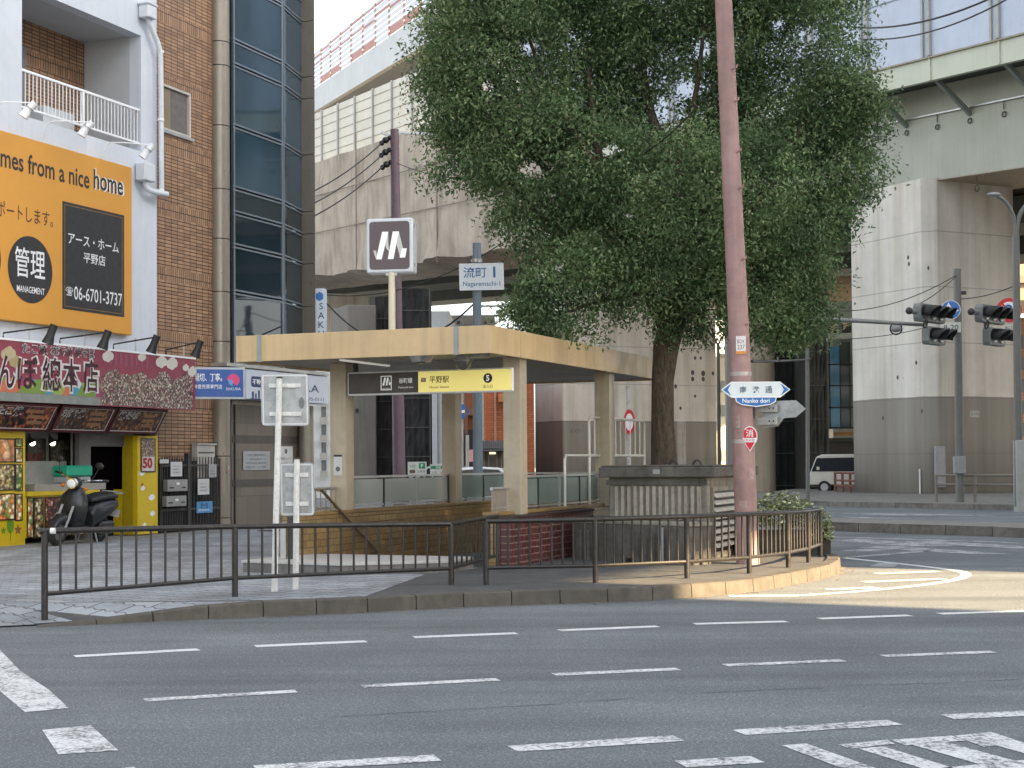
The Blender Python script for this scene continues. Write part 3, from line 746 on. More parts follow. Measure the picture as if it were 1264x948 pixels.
# ================================================================= WHITE SIGN POLES
PW = mat('pole_white', (.68, .68, .65), .5, var=.05, scale=6, dirt=.35, streak=.15, dirtcol=(.16, .12, .09))
SBACK = mat('sign_back', (.36, .37, .37), .45, .35, var=.2, scale=5, dirt=.3)
def pole_sign(name, label, foot, head, plate_px, tilt, D=None):
    f = G(*foot, SW); t = thing(name, label, 'sign', f); k = f.y
    h = PD(head[0], head[1], k)-f
    B().cyl((0, 0, -.03), h, .039, .037, 14).done('pole', PW, t, True)
    B().cyl(h, h+Vector((0, 0, .02)), .043, .03, 14).done('cap', DKMET, t, True)
    x0, y0, x1, y1 = plate_px
    c = PD((x0+x1)/2, (y0+y1)/2, k+.09)-f; w = (x1-x0)*k/F; hh = (y1-y0)*k/F
    X = Vector((math.cos(tilt), math.sin(tilt), 0)); Y = Vector((-.012, 0, 1)).normalized()
    plate(t, 'plate', c, X, Y, w, hh, SBACK, .006, .06)
    rim(t, 'plate_edge', c, X, Y, w-.03, hh-.03, mat('edge_white', (.6, .6, .6), .4), .006, .018, .006)
    nn = X.cross(Y)
    for s in (-.27, .27):
        b = B(); o = c+Y*s*hh+nn*.008
        b.prism([o-X*w*.33-Y*.025, o+X*w*.33-Y*.025, o+X*w*.33+Y*.025, o-X*w*.33+Y*.025], nn*.025)
        b.prism([o-X*.03-Y*.02+nn*.025, o+X*.03-Y*.02+nn*.025, o+X*.03+Y*.02+nn*.025, o-X*.03+Y*.02+nn*.025], nn*.01)
        b.done('mounting_bar', PW, t)
    return t, c, X, Y
t, c, X, Y = pole_sign('traffic_sign', 'tall white pole with the grey back of a square sign plate', (338.5, 730.5), (345, 467), (322.5, 461, 381.5, 526), math.radians(4))
b = B(); b.disc(c+X*.2-Y*.04+Vector((0, -.016, 0)), .035, X, Y, ry=.07); b.done('sticker', mat('sticker_grey', (.16, .16, .16), .6), t)
pole_sign('traffic_sign', 'shorter white pole with the grey back of an upright notice board', (365, 727.5), (366.5, 567), (345.5, 571, 388, 637), math.radians(3))
# grey cabinet post beside the landing (behind the poles)
p = G(350, 690, .326); t = thing('marker_post', 'small steel post standing on the landing slab behind the white poles', 'post', p)
b = B(); b.box(-.045, .045, -.04, .04, 0, .52); b.done('post', STEEL, t, bevel=.01)
b = B(); b.box(.06, .15, -.05, .05, 0, .75); b.done('dark_post', DKMET, t, bevel=.01)
# ================================================================= MAUVE UTILITY POLE
MAUVE = mat('mauve_pole', '#9b7d7a', .6, var=.2, scale=1.3, dirt=.38, streak=.35, dirtcol=(.12, .075, .07), bump=.15)
f = G(923.5, 696, SW); D0 = f.y
t = thing('utility_pole', 'thick mauve painted utility pole leaning left in front of the tree', 'utility pole', f)
def pt(px, py, dd=0): return PD(px, py, D0+dd)-f
ax = [Vector((0, 0, -.05)), pt(911.5, 400), pt(893, 0), pt(886, -150)]
B().tube(ax, [.175, .155, .128, .115], 24).done('shaft', MAUVE, t, True)
def axp(z):
    for a, c in zip(ax, ax[1:]):
        if a.z <= z <= c.z: return a+(c-a)*(z-a.z)/(c.z-a.z)
    return ax[-1]
for y, r in ((85, .133), (545, .17), (462, .163)):
    q = axp(pt(900, y).z); B().cyl(q-ZW*.03, q+ZW*.03, r, seg=24).done('steel_band', mat('band_steel', (.42, .38, .36), .45, .5), t, True)
for i, y in enumerate((88, 235, 322, 402, 128, 190)):
    q = axp(pt(900, y).z); s = 1
    b = B(); b.tube([q+Vector((.07*s, -.12, 0)), q+Vector((.12*s, -.2, .01)), q+Vector((.13*s, -.2, .05))], .014, 8); b.done('step_bolt', MAUVE, t, True)
q = axp(pt(911, 427).z)+Vector((.0, -.158, 0)); zc = pt(911, 427).z
tp = plate(t, 'number_plate', q, XW, ZW, .145, .27, mat('plate_white', (.75, .72, .73), .5, dirt=.15), .008)
text(t, 'BOX', q+Vector((0, -.009, .055)), XW, ZW, mat('ink', (.12, .11, .12), .6), w=.11, h=.06)
text(t, '237', q+Vector((0, -.009, -.03)), XW, ZW, MC['ink'], w=.11, h=.07)
b = B(); b.box(-.0725, .0725, -.001, .0, -.0225, .0225); o = b.done('orange_strip', mat('strip_orange', '#c98432', .5), t); o.location = q+Vector((0, -.009, -.112))
for (y, x_, w_, h_) in ((585, 10, .10, .16), (622, -6, .13, .10), (655, 8, .09, .12), (520, -9, .07, .2)):
    z_ = pt(920, y).z; q = axp(z_); R0_ = .168; b = B(); a0 = -1.57+x_*.06; V_ = []
    for j in range(5):
        a_ = a0+(j-2)*w_/R0_/4; V_.append((q+Vector((math.cos(a_)*R0_*1.012, math.sin(a_)*R0_*1.012, -h_/2)), q+Vector((math.cos(a_)*R0_*1.012, math.sin(a_)*R0_*1.012, h_/2))))
    for j in range(4): b.face([V_[j][0], V_[j+1][0], V_[j+1][1], V_[j][1]])
    b.done('sticker_residue', mat('residue', '#a58e8a', .7, var=.3, scale=14, dirt=.5), t)
# street name sign
qs = pt(933, 481, -.21); t = thing('street_sign', 'white and blue arrow shaped street name sign on the mauve pole', 'sign', f+qs, math.radians(3))
k = (D0-.21)/F
def hexa(w, h, tip): return [(-w/2, 0), (-w/2+tip, h/2), (w/2-tip, h/2), (w/2, 0), (w/2-tip, -h/2), (-w/2+tip, -h/2)]
def poly(b, pts, y, th): b.prism([(x, y, z) for x, z in pts], (0, th, 0))
W_, H_ = 85*k, 18.5*k
b = B(); poly(b, hexa(W_, H_, 12*k), 0, .012); b.done('panel', mat('sign_white', (.62, .68, .70), .4, var=.04, dirt=.1), t)
for s in (-1, 1):
    b = B(); e = s*W_/2*.965
    poly(b, [(e, 0), (e-s*10*k, H_*.40), (e-s*6*k, 0), (e-s*10*k, -H_*.40)], -.004, .003); b.done('arrow_tip', BLUE, t)
b = B(); l = 25.5*k; poly(b, [(-l, -H_/2-.002), (l, -H_/2-.002), (l*.93, -H_/2-5*k), (l*.7, -H_/2-8.5*k), (0, -H_/2-11*k), (-l*.7, -H_/2-8.5*k), (-l*.93, -H_/2-5*k)], .0, .012); b.done('name_panel', BLUE, t)
rb = B(); pts = [(l, -H_/2), (l*.95, -H_/2-5.3*k), (l*.71, -H_/2-9*k), (0, -H_/2-11.5*k), (-l*.71, -H_/2-9*k), (-l*.95, -H_/2-5.3*k), (-l, -H_/2)]
rb.tube([(x, .004, z) for x, z in pts], .008, 6); rb.done('name_panel_edge', WHITE2, t)
rb = B(); pts = hexa(W_, H_, 12*k); rb.tube([(x, .004, z) for x, z in pts+pts[:1]], .008, 6); rb.done('panel_edge', WHITE2, t)
for x, ch in ((-16*k, '南'), (0, '港'), (16*k, '通')):
    text(t, ch, (x, -.002, 0), XW, ZW, mat('sign_ink', (.06, .12, .16), .5), h=8.6*k, bold=.01)
text(t, 'Nanko dori', (0, -.002, -H_/2-4.3*k), XW, ZW, WHITE2, w=34*k, bold=.012)
qs = pt(945, 506, -.05); t = thing('street_sign', 'grey back of a second arrow sign bolted below the street name sign', 'sign', f+qs, math.radians(-38))
b = B(); poly(b, [(-.05, .13), (.50, .13), (.66, 0), (.50, -.12), (.30, -.13), (.2, -.25), (-.05, -.27)], 0, .012); b.done('panel', SBACK, t)
b = B(); poly(b, [(-.5, .05), (-.3, .13), (-.18, .13), (-.18, -.13), (-.3, -.13), (-.5, -.03)], .02, .012); b.done('rear_panel', SBACK, t)
b = B()
for z in (.02, -.17): b.box(-.12, .22, -.07, -.002, z-.06, z+.06)
b.done('clamp', mat('clamp_grey', (.36, .36, .34), .5, .4, dirt=.3), t, bevel=.008)
b = B()
for z in (.02, -.17):
    for x in (.1, .17): b.cyl((x, -.075, z), (x, -.07, z), .014, seg=8)
b.done('bolt', DKMET, t)
qs = pt(925.5, 541, -.19); t = thing('hydrant_sign', 'red and white pointed plate with a fire hydrant mark on the mauve pole', 'sign', f+qs, math.radians(-20))
def shield(s): return [(math.sin(a)*.115*s, math.cos(a)*.15*s+.03) for a in [math.radians(x) for x in range(-115, 116, 23)]]+[(0, -.2*s)]
b = B(); poly(b, shield(1.0), 0, .008); b.done('rim', WHITE2, t)
b = B(); poly(b, shield(.9), -.003, .0025); b.done('plate', RED, t)
b = B(); poly(b, [(-.1, -.06), (.1, -.06), (.1, .005), (-.1, .005)], -.006, .002); b.done('band', WHITE2, t)
text(t, '消', (0, -.003, .075), XW, ZW, WHITE2, h=.115, bold=.01); text(t, '消火栓', (0, -.006, -.027), XW, ZW, RED, w=.15)
# ================================================================= BLOCK NAME SIGN (further back)
D1 = 36.0; f = PD(590, 604, D1); f.z = SW
t = thing('block_sign', 'white block name sign on a blue grey pole behind the canopy', 'sign', f)
top = PD(588.5, 300, D1)-f; PB = mat('pole_bluegrey', '#74838c', .5, .2, var=.1, streak=.2)
B().cyl((0, 0, 0), top, .115, .10, 16).done('pole', PB, t, True)
for y in (352, 322): 
    q = PD(588.7, y, D1)-f; B().cyl(q-ZW*.04, q+ZW*.04, .125, seg=16).done('band', STEEL, t, True)
cc = PD(594.5, 341.7, D1-.14)-f; k = D1/F; tilt = math.radians(-6); X = Vector((math.cos(tilt), math.sin(tilt), 0)); Y = Vector((-.02, 0, 1)).normalized()
NP = mat('name_plate_white', (.66, .72, .76), .4, var=.04)
plate(t, 'panel', cc, X, Y, 55*k, 33*k, NP, .03); rim(t, 'panel_edge', cc, X, Y, 55*k, 33*k, WHITE2, .006, .02, .03)
BI = mat('name_blue', (.03, .12, .32), .5)
text(t, '流町', cc-X*8*k+Y*5.5*k, X, Y, BI, w=29*k, h=13.5*k, bold=.008, lift=.032)
text(t, '1', cc+X*16*k+Y*5.5*k, X, Y, BI, h=13.5*k, bold=.03, lift=.032)
text(t, 'Nagaremachi-1', cc-Y*9.5*k, X, Y, BI, w=46*k, h=7.5*k, bold=.006, lift=.032)
b = B(); q = PD(600, 378, D1)-f; b.bar(q-X*.2, q+X*.75, .05, .05); b.done('side_arm', STEEL, t)
# ================================================================= TREE
BARK = NT('bark'); v = BARK.coords((9, 9, 2.2)); nf = BARK.noise(2.2, 6, .65, v, .6)
col = BARK.ramp(nf, [(.32, (.035, .026, .018)), (.55, (.10, .075, .052)), (.75, (.17, .135, .10))]); BARK.bump(nf, 1.0, .05); BARK.done(col, .9); BARK = BARK.m
TD = 27.0; tf = PD(820, 640, TD); tf.z = SW
t = thing('camphor_tree', 'tall broad camphor tree with dense small leaves behind the vent tower', 'tree', tf)
def tp(px, py, d=0): return PD(px, py, TD+d)-tf
br = B()
br.tube([Vector((0, 0, -.1)), tp(820, 575), tp(818, 520), tp(818, 470), tp(822, 430), tp(830, 395), tp(836, 350)], [.34, .235, .20, .195, .225, .24, .2], 20)
limbs = [([(826, 415, 0), (800, 360, -.3), (770, 290, -.5), (742, 215, -.4), (735, 160, -.2), (725, 80, 0)], .15),
         ([(832, 390, 0), (845, 300, .3), (835, 210, .5), (800, 140, .6), (790, 60, .6), (780, -60, .4)], .16),
         ([(834, 380, 0), (880, 320, -.4), (930, 260, -.5), (970, 190, -.3), (1010, 120, 0)], .13),
         ([(800, 360, -.3), (735, 320, -.6), (690, 290, -.8), (640, 240, -.6), (590, 180, -.2)], .10),
         ([(770, 290, -.5), (690, 225, 0), (665, 200, .2), (620, 130, .4), (600, 60, .4)], .08),
         ([(845, 300, .3), (900, 200, .8), (920, 110, .9), (930, 20, .8)], .11),
         ([(880, 320, -.4), (950, 330, -.6), (1010, 310, -.5)], .07), ([(742, 215, -.4), (680, 120, -.5), (650, 40, -.4)], .08),
         ([(835, 210, .5), (860, 120, .2), (870, 20, 0)], .08), ([(800, 360, -.3), (740, 370, -.9), (690, 390, -1.2)], .06)]
for pts, r in limbs:
    P = smooth_line([tp(*p) for p in pts], 2); n = len(P)
    br.tube(P, [r*(1-.75*i/(n-1)) for i in range(n)], 9)
br.done('trunk', BARK, t, True)
# foliage: leaf sprays gathered into clumps through a lobed crown
rng = np.random.default_rng(11)
lobes = [(618, 95, -.2, 102, 122), (575, 60, .2, 60, 80), (585, 185, 0, 58, 62), (700, 60, .6, 130, 130), (850, 40, 1.0, 150, 140), (975, 75, .2, 105, 120), (1026, 155, 0, 62, 84), (1040, 225, .2, 40, 60), (1003, 272, .3, 42, 52), (700, 195, -.9, 115, 85),
         (672, 268, -.8, 58, 55), (700, 365, -1.4, 72, 62), (660, 385, -1.2, 34, 44), (780, 315, -1.0, 90, 82), (860, 240, -1.5, 115, 95), (965, 245, -.6, 92, 95), (998, 312, 0, 34, 56), (962, 380, -.3, 56, 54), (978, 390, .1, 30, 38),
         (905, 335, -1.0, 75, 70), (855, 385, -.4, 50, 34), (780, -70, .4, 250, 120), (960, -40, .4, 130, 90), (640, -30, .4, 130, 90), (800, 140, 1.8, 170, 150), (760, 250, 1.8, 150, 120), (900, 260, 1.8, 130, 120), (1045, 135, -.2, 38, 30), (560, 130, .1, 40, 60)]
holes = [(596, 338, 44, 46), (596, 345, 38, 40), (822, 138, 26, 22), (748, 186, 24, 12), (655, 58, 12, 12), (662, 207, 26, 12), (868, 60, 14, 17), (1000, 42, 14, 12), (845, 110, 20, 14), (600, 105, 12, 8), (880, 392, 8, 30), (745, 392, 14, 10), (960, 30, 9, 9), (690, 330, 7, 7), (778, 265, 8, 6)]
kk = TD/F
cl = []
for (px, py, dd, rx, ry) in lobes:
    c = np.array(tp(px, py, dd)); vol = rx*ry
    m = int(vol/9000*64)+18
    for _ in range(m):
        d = rng.normal(size=3); d /= np.linalg.norm(d); r = rng.uniform(.55, 1.0)**.6
        cl.append(c+d*r*np.array((rx*kk, (rx+ry)/2*kk*.9, ry*kk)))
cl = np.array(cl)
leafP = []
for c in cl:
    m = rng.integers(95, 150); s = rng.uniform(.14, .30)
    leafP.append(c+np.clip(rng.normal(size=(m, 3)), -1.9, 1.9)*np.array((s, s, s*.62)))
core = []
for (px, py, dd, rx, ry) in lobes:      # shaded inner leaves that close the crown
    m = int(rx*ry*.16); d = rng.normal(size=(m, 3)); d /= np.linalg.norm(d, axis=1)[:, None]
    core.append(np.array(tp(px, py, dd))+d*(rng.uniform(size=(m, 1))**.4*.78)*np.array((rx*kk, (rx+ry)/2*kk*.9, ry*kk)))
n_core = sum(len(c) for c in core)
leafP = np.concatenate(leafP+core)
# stray sprigs hanging from the lower rim
world = leafP+np.array(tf)
Ri = np.array(RC.transposed()); cam = (world-np.array(EYE)) @ Ri.T
pxs = CX+F*cam[:, 0]/-cam[:, 2]; pys = CY-F*cam[:, 1]/-cam[:, 2]
keep = np.ones(len(world), bool)
for hx, hy, hrx, hry in holes:
    q = ((pxs-hx)/hrx)**2+((pys-hy)/hry)**2
    keep &= ~((q < 1) & (rng.uniform(size=len(q)) < .96-.5*q))
P = leafP[keep]; n = len(P)
print('leaves', n)
L = rng.uniform(.066, .108, n); Wd = L*rng.uniform(.36, .5, n)
az = rng.uniform(0, 2*np.pi, n); droop = rng.normal(-.55, .45, n)
ax_ = np.stack((np.cos(az)*np.cos(droop), np.sin(az)*np.cos(droop), np.sin(droop)), 1)
up = np.array((0, 0, 1.0))+rng.normal(size=(n, 3))*.55
sd = np.cross(ax_, up); sd /= np.linalg.norm(sd, axis=1)[:, None]; nm = np.cross(sd, ax_)
bend = (L*.12)[:, None]*nm
V = np.empty((n, 4, 3)); V[:, 0] = P; V[:, 1] = P+ax_*(L*.5)[:, None]+sd*(Wd*.5)[:, None]+bend; V[:, 2] = P+ax_*L[:, None]; V[:, 3] = P+ax_*(L*.5)[:, None]-sd*(Wd*.5)[:, None]+bend
me = bpy.data.meshes.new('crown'); me.vertices.add(n*4); me.vertices.foreach_set('co', V.reshape(-1))
me.loops.add(n*4); me.loops.foreach_set('vertex_index', np.arange(n*4, dtype=np.int32)); me.polygons.add(n)
me.polygons.foreach_set('loop_start', np.arange(0, n*4, 4, dtype=np.int32)); me.update(calc_edges=True)
LF = NT('camphor_leaf'); ge = LF.n('NewGeometry')
tone = LF.ramp(ge.outputs['Random Per Island'], [(0, (.070, .135, .060)), (.4, (.125, .21, .10)), (.8, (.20, .285, .15)), (.97, (.31, .37, .22))])
col = LF.mix(.75, tone, LF.ramp(LF.noise(1.1, 3), [(.32, (.42, .48, .46)), (.68, (1.5, 1.42, 1.25))]), 'MULTIPLY')
LF.done(col, .62, 0, .22); LF.b.inputs['Subsurface Weight'].default_value = 0
tr = LF.n('BsdfTranslucent'); LF.l(col, tr.inputs['Color']); mx = LF.n('MixShader'); mx.inputs[0].default_value = .34
LF.l(LF.b.outputs[0], mx.inputs[1]); LF.l(tr.outputs[0], mx.inputs[2]); LF.l(mx.outputs[0], LF.t.nodes['Material Output'].inputs['Surface'])
me.materials.append(LF.m); o = bpy.data.objects.new('crown', me); C.objects.link(o); o.parent = t
# ================================================================= SHRUB BY THE CORNER
def shrub(label, px, py, D, rx, rz, n, m, seed, base=.15):
    r = np.random.default_rng(seed); f = PD(px, py, D); f.z = base
    t = thing('shrub', label, 'shrub', f); b = B()
    for _ in range(n):
        a = r.normal(size=3); a /= np.linalg.norm(a); a[2] = abs(a[2]); q = r.uniform(.5, 1)
        c = Vector((a[0]*rx*q, a[1]*rx*.6*q, .2+a[2]*rz*q)); s = r.uniform(.03, .055); w = r.uniform(0, 6.28)
        x = Vector((math.cos(w), math.sin(w), r.uniform(-.5, .5))).normalized()*s; y = x.cross(Vector((r.normal(), r.normal(), 1))).normalized()*s*.5
        b.face([c-x, c-y, c+x, c+y])
    b.done('foliage', m, t)
    s = B()
    for _ in range(10):
        a = r.uniform(0, 6.28); s.tube([(0, 0, 0), (math.cos(a)*rx*.5, math.sin(a)*rx*.3, rz*.7)], .008, 5)
    s.done('stem', BARK, t)
LFS = NT('shrub_leaf'); ge = LFS.n('NewGeometry'); LFS.done(LFS.ramp(ge.outputs['Random Per Island'], [(0, (.10, .14, .05)), (.5, (.24, .28, .12)), (.85, (.42, .44, .28)), (1, (.6, .6, .45))]), .45)
shrub('pale variegated shrub in the dark planter behind the corner railing', 966, 690, 25.3, .62, .62, 1500, LFS.m, 4, .4)
shrub('pale leafy shrub spilling past the right end of the railing', 1014, 690, 24.9, .22, .55, 520, LFS.m, 9, .2)
f = PD(966, 690, 25.3); t = thing('plant_trough', 'long dark planting trough behind the corner railing', 'planter', (f.x, f.y, SW), math.radians(-3))
b = B(); b.box(-.75, .75, -.28, .28, -.02, .38); b.done('trough', mat('trough_dark', (.05, .045, .04), .85, var=.3, dirt=.3, bump=.4), t, bevel=.02)
b = B(); b.box(-.71, .71, -.24, .24, .381, .395); b.done('soil', mat('soil', (.06, .045, .03), .95), t)
# ================================================================= BUILDINGS ON THE LEFT (x = out of the wall, y = along it)
def fp(px, py, n=0.0): return FC.hit(px, py, 0, n)
def S(px, py=300, n=0.0): return fp(px, py, n).y
def Z(px, py, n=0.0): return fp(px, py, n).z
UY = Vector((0, 1, 0))
FA = dict(loc=(FC.o.x, FC.o.y, 0), rz=FC.rz)
WALLW = mat('white_render', (.56, .60, .66), .75, var=.05, scale=.8, dirt=.08, streak=.12, bump=.35, bscale=45, dirtcol=(.25, .26, .28))
t = thing('white_building', 'pale blue white rendered building with a recessed balcony above the food shop', 'building', **FA)
sE = S(193.5, 300); SL = -9.0; TOP = 24
o0, o1 = S(27, 100), S(174, 100); RD = FC.hit(104, 120, 1, o1).x; print('recess', RD); oz1 = Z(174, 44); oz0 = Z(174, 187); shopz = Z(120, 546)
b = B()
b.box(-.3, 0, SL, o0, 3.2, TOP); b.box(-.3, 0, o1, sE, 3.2, TOP); b.box(-.3, 0, o0, o1, oz1, TOP); b.box(-.3, 0, o0, o1, 3.2, oz0)
b.box(-.3, 0, S(163), sE, .0, 3.2) if False else None
b.done('wall', WALLW, t)
b = B(); b.box(-9, RD, SL, sE, 3.2, TOP); b.box(RD, -.3, o1, o1+.25, oz0-.2, oz1+.2); b.box(RD, -.3, o0-.3, o0, oz0-.2, oz1+.2); b.box(RD, -.3, o0, o1, oz1-.0, oz1+.25); b.box(RD, -.3, o0, o1, oz0-.25, oz0)
b.box(-9, -2.4, SL, sE, 0, 3.2)
b.done('balcony_recess', mat('recess_paint', (.44, .46, .48), .8, var=.05), t)
BT = brickmat('brown_tile', 'yz', '#ad8766', '#88684f', '#2a1f18', .25, .082, .011, .0, .5, .5, .15, .3, (1.47, .30))
b = B(); b.box(RD-.01, RD+.01, o0, o1-.01, oz0, oz1); b.done('balcony_back_wall', BT, t)
b = B(); b.box(RD+.02, RD+.05, o0+.9, o0+1.9, oz0, oz0+2.0); b.done('balcony_door', mat('balcony_door', (.18, .19, .2), .4), t)
b = B(); b.ball((-.9, o0+.12, oz1-.75), .13, (1, 1, .8)); b.done('balcony_lamp', DKMET, t, True)
# railing of the balcony
rz1, rz0 = Z(172, 135), Z(172, 176)
rl = thing('balcony_railing', 'white barred railing of the recessed balcony above the orange board', 'railing', **FA)
b = B(); b.bar((-.06, o0, rz1), (-.06, o1, rz1), .05, .05); b.done('top_rail', WHITE2, rl)
b = B(); b.bar((-.06, o0, rz0), (-.06, o1, rz0), .04, .04); b.done('bottom_rail', WHITE2, rl)
nb = int((o1-o0)/.115); q = None
for k in range(nb):
    s = o0+(o1-o0)*(k+.5)/nb
    if q is None: q = B().box(-.068, -.052, -.008, .008, rz0, rz1).done('baluster', WHITE2, rl, loc=(0, s, 0))
    else: child_copy(q, rl, (0, s, 0))
b = B(); b.box(-.09, -.03, (o0+o1)/2-.025, (o0+o1)/2+.025, oz0, rz1); b.done('post', WHITE2, rl)
b = B(); b.box(-.8, -.3, o0+1.0, o0+2.0, oz0, oz0+.45); tag(b.done('balcony_bench', mat('pale_box', (.55, .57, .58), .6)), 'pale box on the balcony floor behind the railing', 'box')
bpy.data.objects['balcony_bench'].location = (FC.o.x, FC.o.y, 0); bpy.data.objects['balcony_bench'].rotation_euler = (0, 0, FC.rz)
# downpipe
dp = thing('downpipe', 'white rainwater downpipe with two hopper boxes at the white building corner', 'downpipe', **FA)
DPM = mat('pipe_white', (.60, .63, .67), .45, var=.05, dirt=.1)
def fq(px, py, n): return fp(px, py, n)
pts = [fq(182, 22, .14), fq(185, 30, .14), fq(197, 58, .16), fq(198.5, 75, .16), fq(199.5, 235, .16)]
B().tube(smooth_line(pts, 1), .06, 12).done('pipe', DPM, dp, True)
b = B(); h = fq(182, 15, .14); b.box(.02, .28, h.y-.17, h.y+.17, h.z-.15, h.z+.13); b.box(0, .30, h.y-.2, h.y+.2, h.z+.13, h.z+.19); b.done('hopper', DPM, dp, bevel=.02)
b = B(); h = fq(179, 213, .14); b.box(.02, .28, h.y-.2, h.y+.2, h.z-.2, h.z+.19); b.done('lower_hopper', DPM, dp, bevel=.02)
B().tube(smooth_line([fq(179, 221, .14), fq(180, 231, .14), fq(186, 236, .2), fq(206, 240, .25)], 1), .065, 12).done('elbow', DPM, dp, True)
b = B()
for y in (64, 148, 235): q = fq(198.5, y, .16); b.tube([q-ZW*.025, q+ZW*.025], .075, 12)
b.done('pipe_clip', WHITE2, dp)
# orange hoarding
n0 = .16
t = thing('billboard', 'large orange advertising board with black lettering on the white building', 'billboard', **FA)
s1 = S(163, 300, n0); z1 = Z(163, 207, n0); z0 = Z(163, 414, n0); s0 = SL+.4
OR = mat('board_orange', '#cc9138', .5, var=.04, scale=.7)
b = B(); b.box(.02, n0, s0, s1, z0, z1); b.done('panel', OR, t, bevel=.012)
bs0, bs1, bz1, bz0 = S(77, 300, n0), S(153, 300, n0), Z(77, 248, n0), Z(77, 381, n0)
BK = mat('board_black', (.018, .018, .020), .45)
plate(t, 'black_panel', (n0, (bs0+bs1)/2, (bz0+bz1)/2), UY, ZW, bs1-bs0, bz1-bz0, BK, .006)
rim(t, 'gold_line', (n0+.006, (bs0+bs1)/2, (bz0+bz1)/2), UY, ZW, (bs1-bs0)*.94, (bz1-bz0)*.95, mat('gold_line', '#8a6a3a', .5), .002, .012)
def ft(par, body, px, py, m, wpx=None, hpx=None, n=n0, bold=0, lift=.004):
    c = fp(px, py, n); w = None; h = None
    if wpx: w = fp(px+wpx/2, py, n).y-fp(px-wpx/2, py, n).y
    if hpx: h = fp(px, py-hpx/2, n).z-fp(px, py+hpx/2, n).z
    return text(par, body, (n, c.y, c.z), UY, ZW, m, w, h, bold, lift=lift)
WH = mat('letter_white', (.74, .75, .76), .5)
ft(t, 'comes from a nice', 49, 206, BK, 128, 24, bold=.016); ft(t, 'Happiness', -58, 178, BK, 78, 29, bold=.016)
ft(t, 'home', 135, 225.5, WH, 37, 26, bold=.03, lift=.004); ft(t, 'home', 133.8, 225.3, BK, 36, 24, bold=.012, lift=.008)
ft(t, 'あなたをサポートします。', 4, 258, mat('letter_brown', (.07, .03, .012), .5), 128, 20, bold=.004)
ft(t, 'アース・ホーム', 116, 300, WH, 62, 13, n0+.006, .006)
ft(t, '平野店', 116.5, 320, WH, 27, 13, n0+.006, .006)
ft(t, '☎', 85.5, 360, WH, 9, 11.5, n0+.006, .012); ft(t, '06-6701-3737', 121.5, 366, WH, 59, 16, n0+.006, .004)
def ring(px, py, r, txt, sub):
    c = fp(px, py, n0); rr = fp(px+r, py, n0).y-c.y; rz = fp(px, py-r*1.53, n0).z-c.z
    b = B(); b.disc((n0+.005, c.y, c.z), rr, UY, ZW, 40, rz); b.done('black_disc', BK, t)
    ft(t, txt, px-.5, py-8, WH, r*1.38, r*1.36, n0+.005, .006); ft(t, sub, px+.5, py+25, WH, r*1.27, 8, n0+.005, .004)
ring(37.5, 333, 27, '管理', 'MANAGEMENT'); ring(-28, 316, 29, '売買', 'SALES')
# white spot lamps over the hoarding
for i, (bx, by, lx, ly) in enumerate(((50, 170, 112, 151), (124, 195, 187, 179), (-22, 148, 41, 127))):
    w = ('over the middle of the orange board', 'over the right end of the orange board', 'over the left end of the orange board')[i]
    t = thing('spot_lamp', 'white spotlight on a bent arm '+w, 'spotlight', **FA)
    a = fp(bx, by, .02); e = FC.hit(lx, ly, 2, a.z+.33)
    pts = [a, a+Vector((.06, 0, .12)), a+Vector((.14, .02, .27)), a+Vector((.3, .05, .33)), Vector((e.x, e.y, a.z+.33))]
    B().tube(smooth_line(pts, 1), .014, 8).done('arm', WHITE2, t, True)
    q = pts[-1]
    B().tube([q+Vector((.03, .02, .0)), q+Vector((-.08, -.05, -.13)), q+Vector((-.16, -.1, -.28))], [.07, .075, .10], 14).done('head', WHITE2, t, True)
    B().torus(q+Vector((-.06, -.035, -.1)), .085, .01, (.5, .3, .8)).done('yoke', STEEL, t, True)
# ----------------------------------------------------------------- FOOD SHOP
t = thing('takeaway_shop', 'yellow takeaway food counter with open dark doorway under the white building', 'shop front', **FA)
YEP = mat('shop_yellow', '#c9ac12', .45, var=.07, dirt=.1)
zS = 2.95
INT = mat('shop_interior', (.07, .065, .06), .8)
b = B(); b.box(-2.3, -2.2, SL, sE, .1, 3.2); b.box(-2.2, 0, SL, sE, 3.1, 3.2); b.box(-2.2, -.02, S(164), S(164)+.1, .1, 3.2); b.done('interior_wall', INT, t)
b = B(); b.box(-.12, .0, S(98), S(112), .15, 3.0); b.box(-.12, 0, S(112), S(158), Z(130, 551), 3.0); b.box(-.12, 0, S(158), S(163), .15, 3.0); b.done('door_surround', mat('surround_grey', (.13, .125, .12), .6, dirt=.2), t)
b = B(); b.box(-.3, -.28, S(108), S(166), .1, 3.0); b.done('doorway_shade_sheet', mat('doorway_shade', (.004, .003, .003), .9, spec=0), t)  # black sheet standing in for the shade inside the doorway
FN = .35
b = B(); b.box(0, FN, SL, S(31, 600, FN), .15, zS+.2); b.done('left_panel', YEP, t)
sr0, sr1 = S(170, 600, FN), S(195, 600, FN)
b = B(); b.box(0, FN, sr0, sr1, .18, Z(180, 538, FN)); b.done('right_panel', YEP, t, bevel=.01)
b = B(); b.box(-.05, FN-.12, S(162.5), sr0-.004, .18, Z(180, 538)); b.done('door_post', mat('shop_yellow_dark', '#a88f14', .5, dirt=.2), t)
b = B(); b.box(-.3, -.06, S(153), S(160), .18, Z(155, 604)); b.done('low_panel', YEP, t)
b = B(); b.box(-.2, -.17, S(97), S(98.5), .15, 3.0); b.done('window_post', STEEL, t)
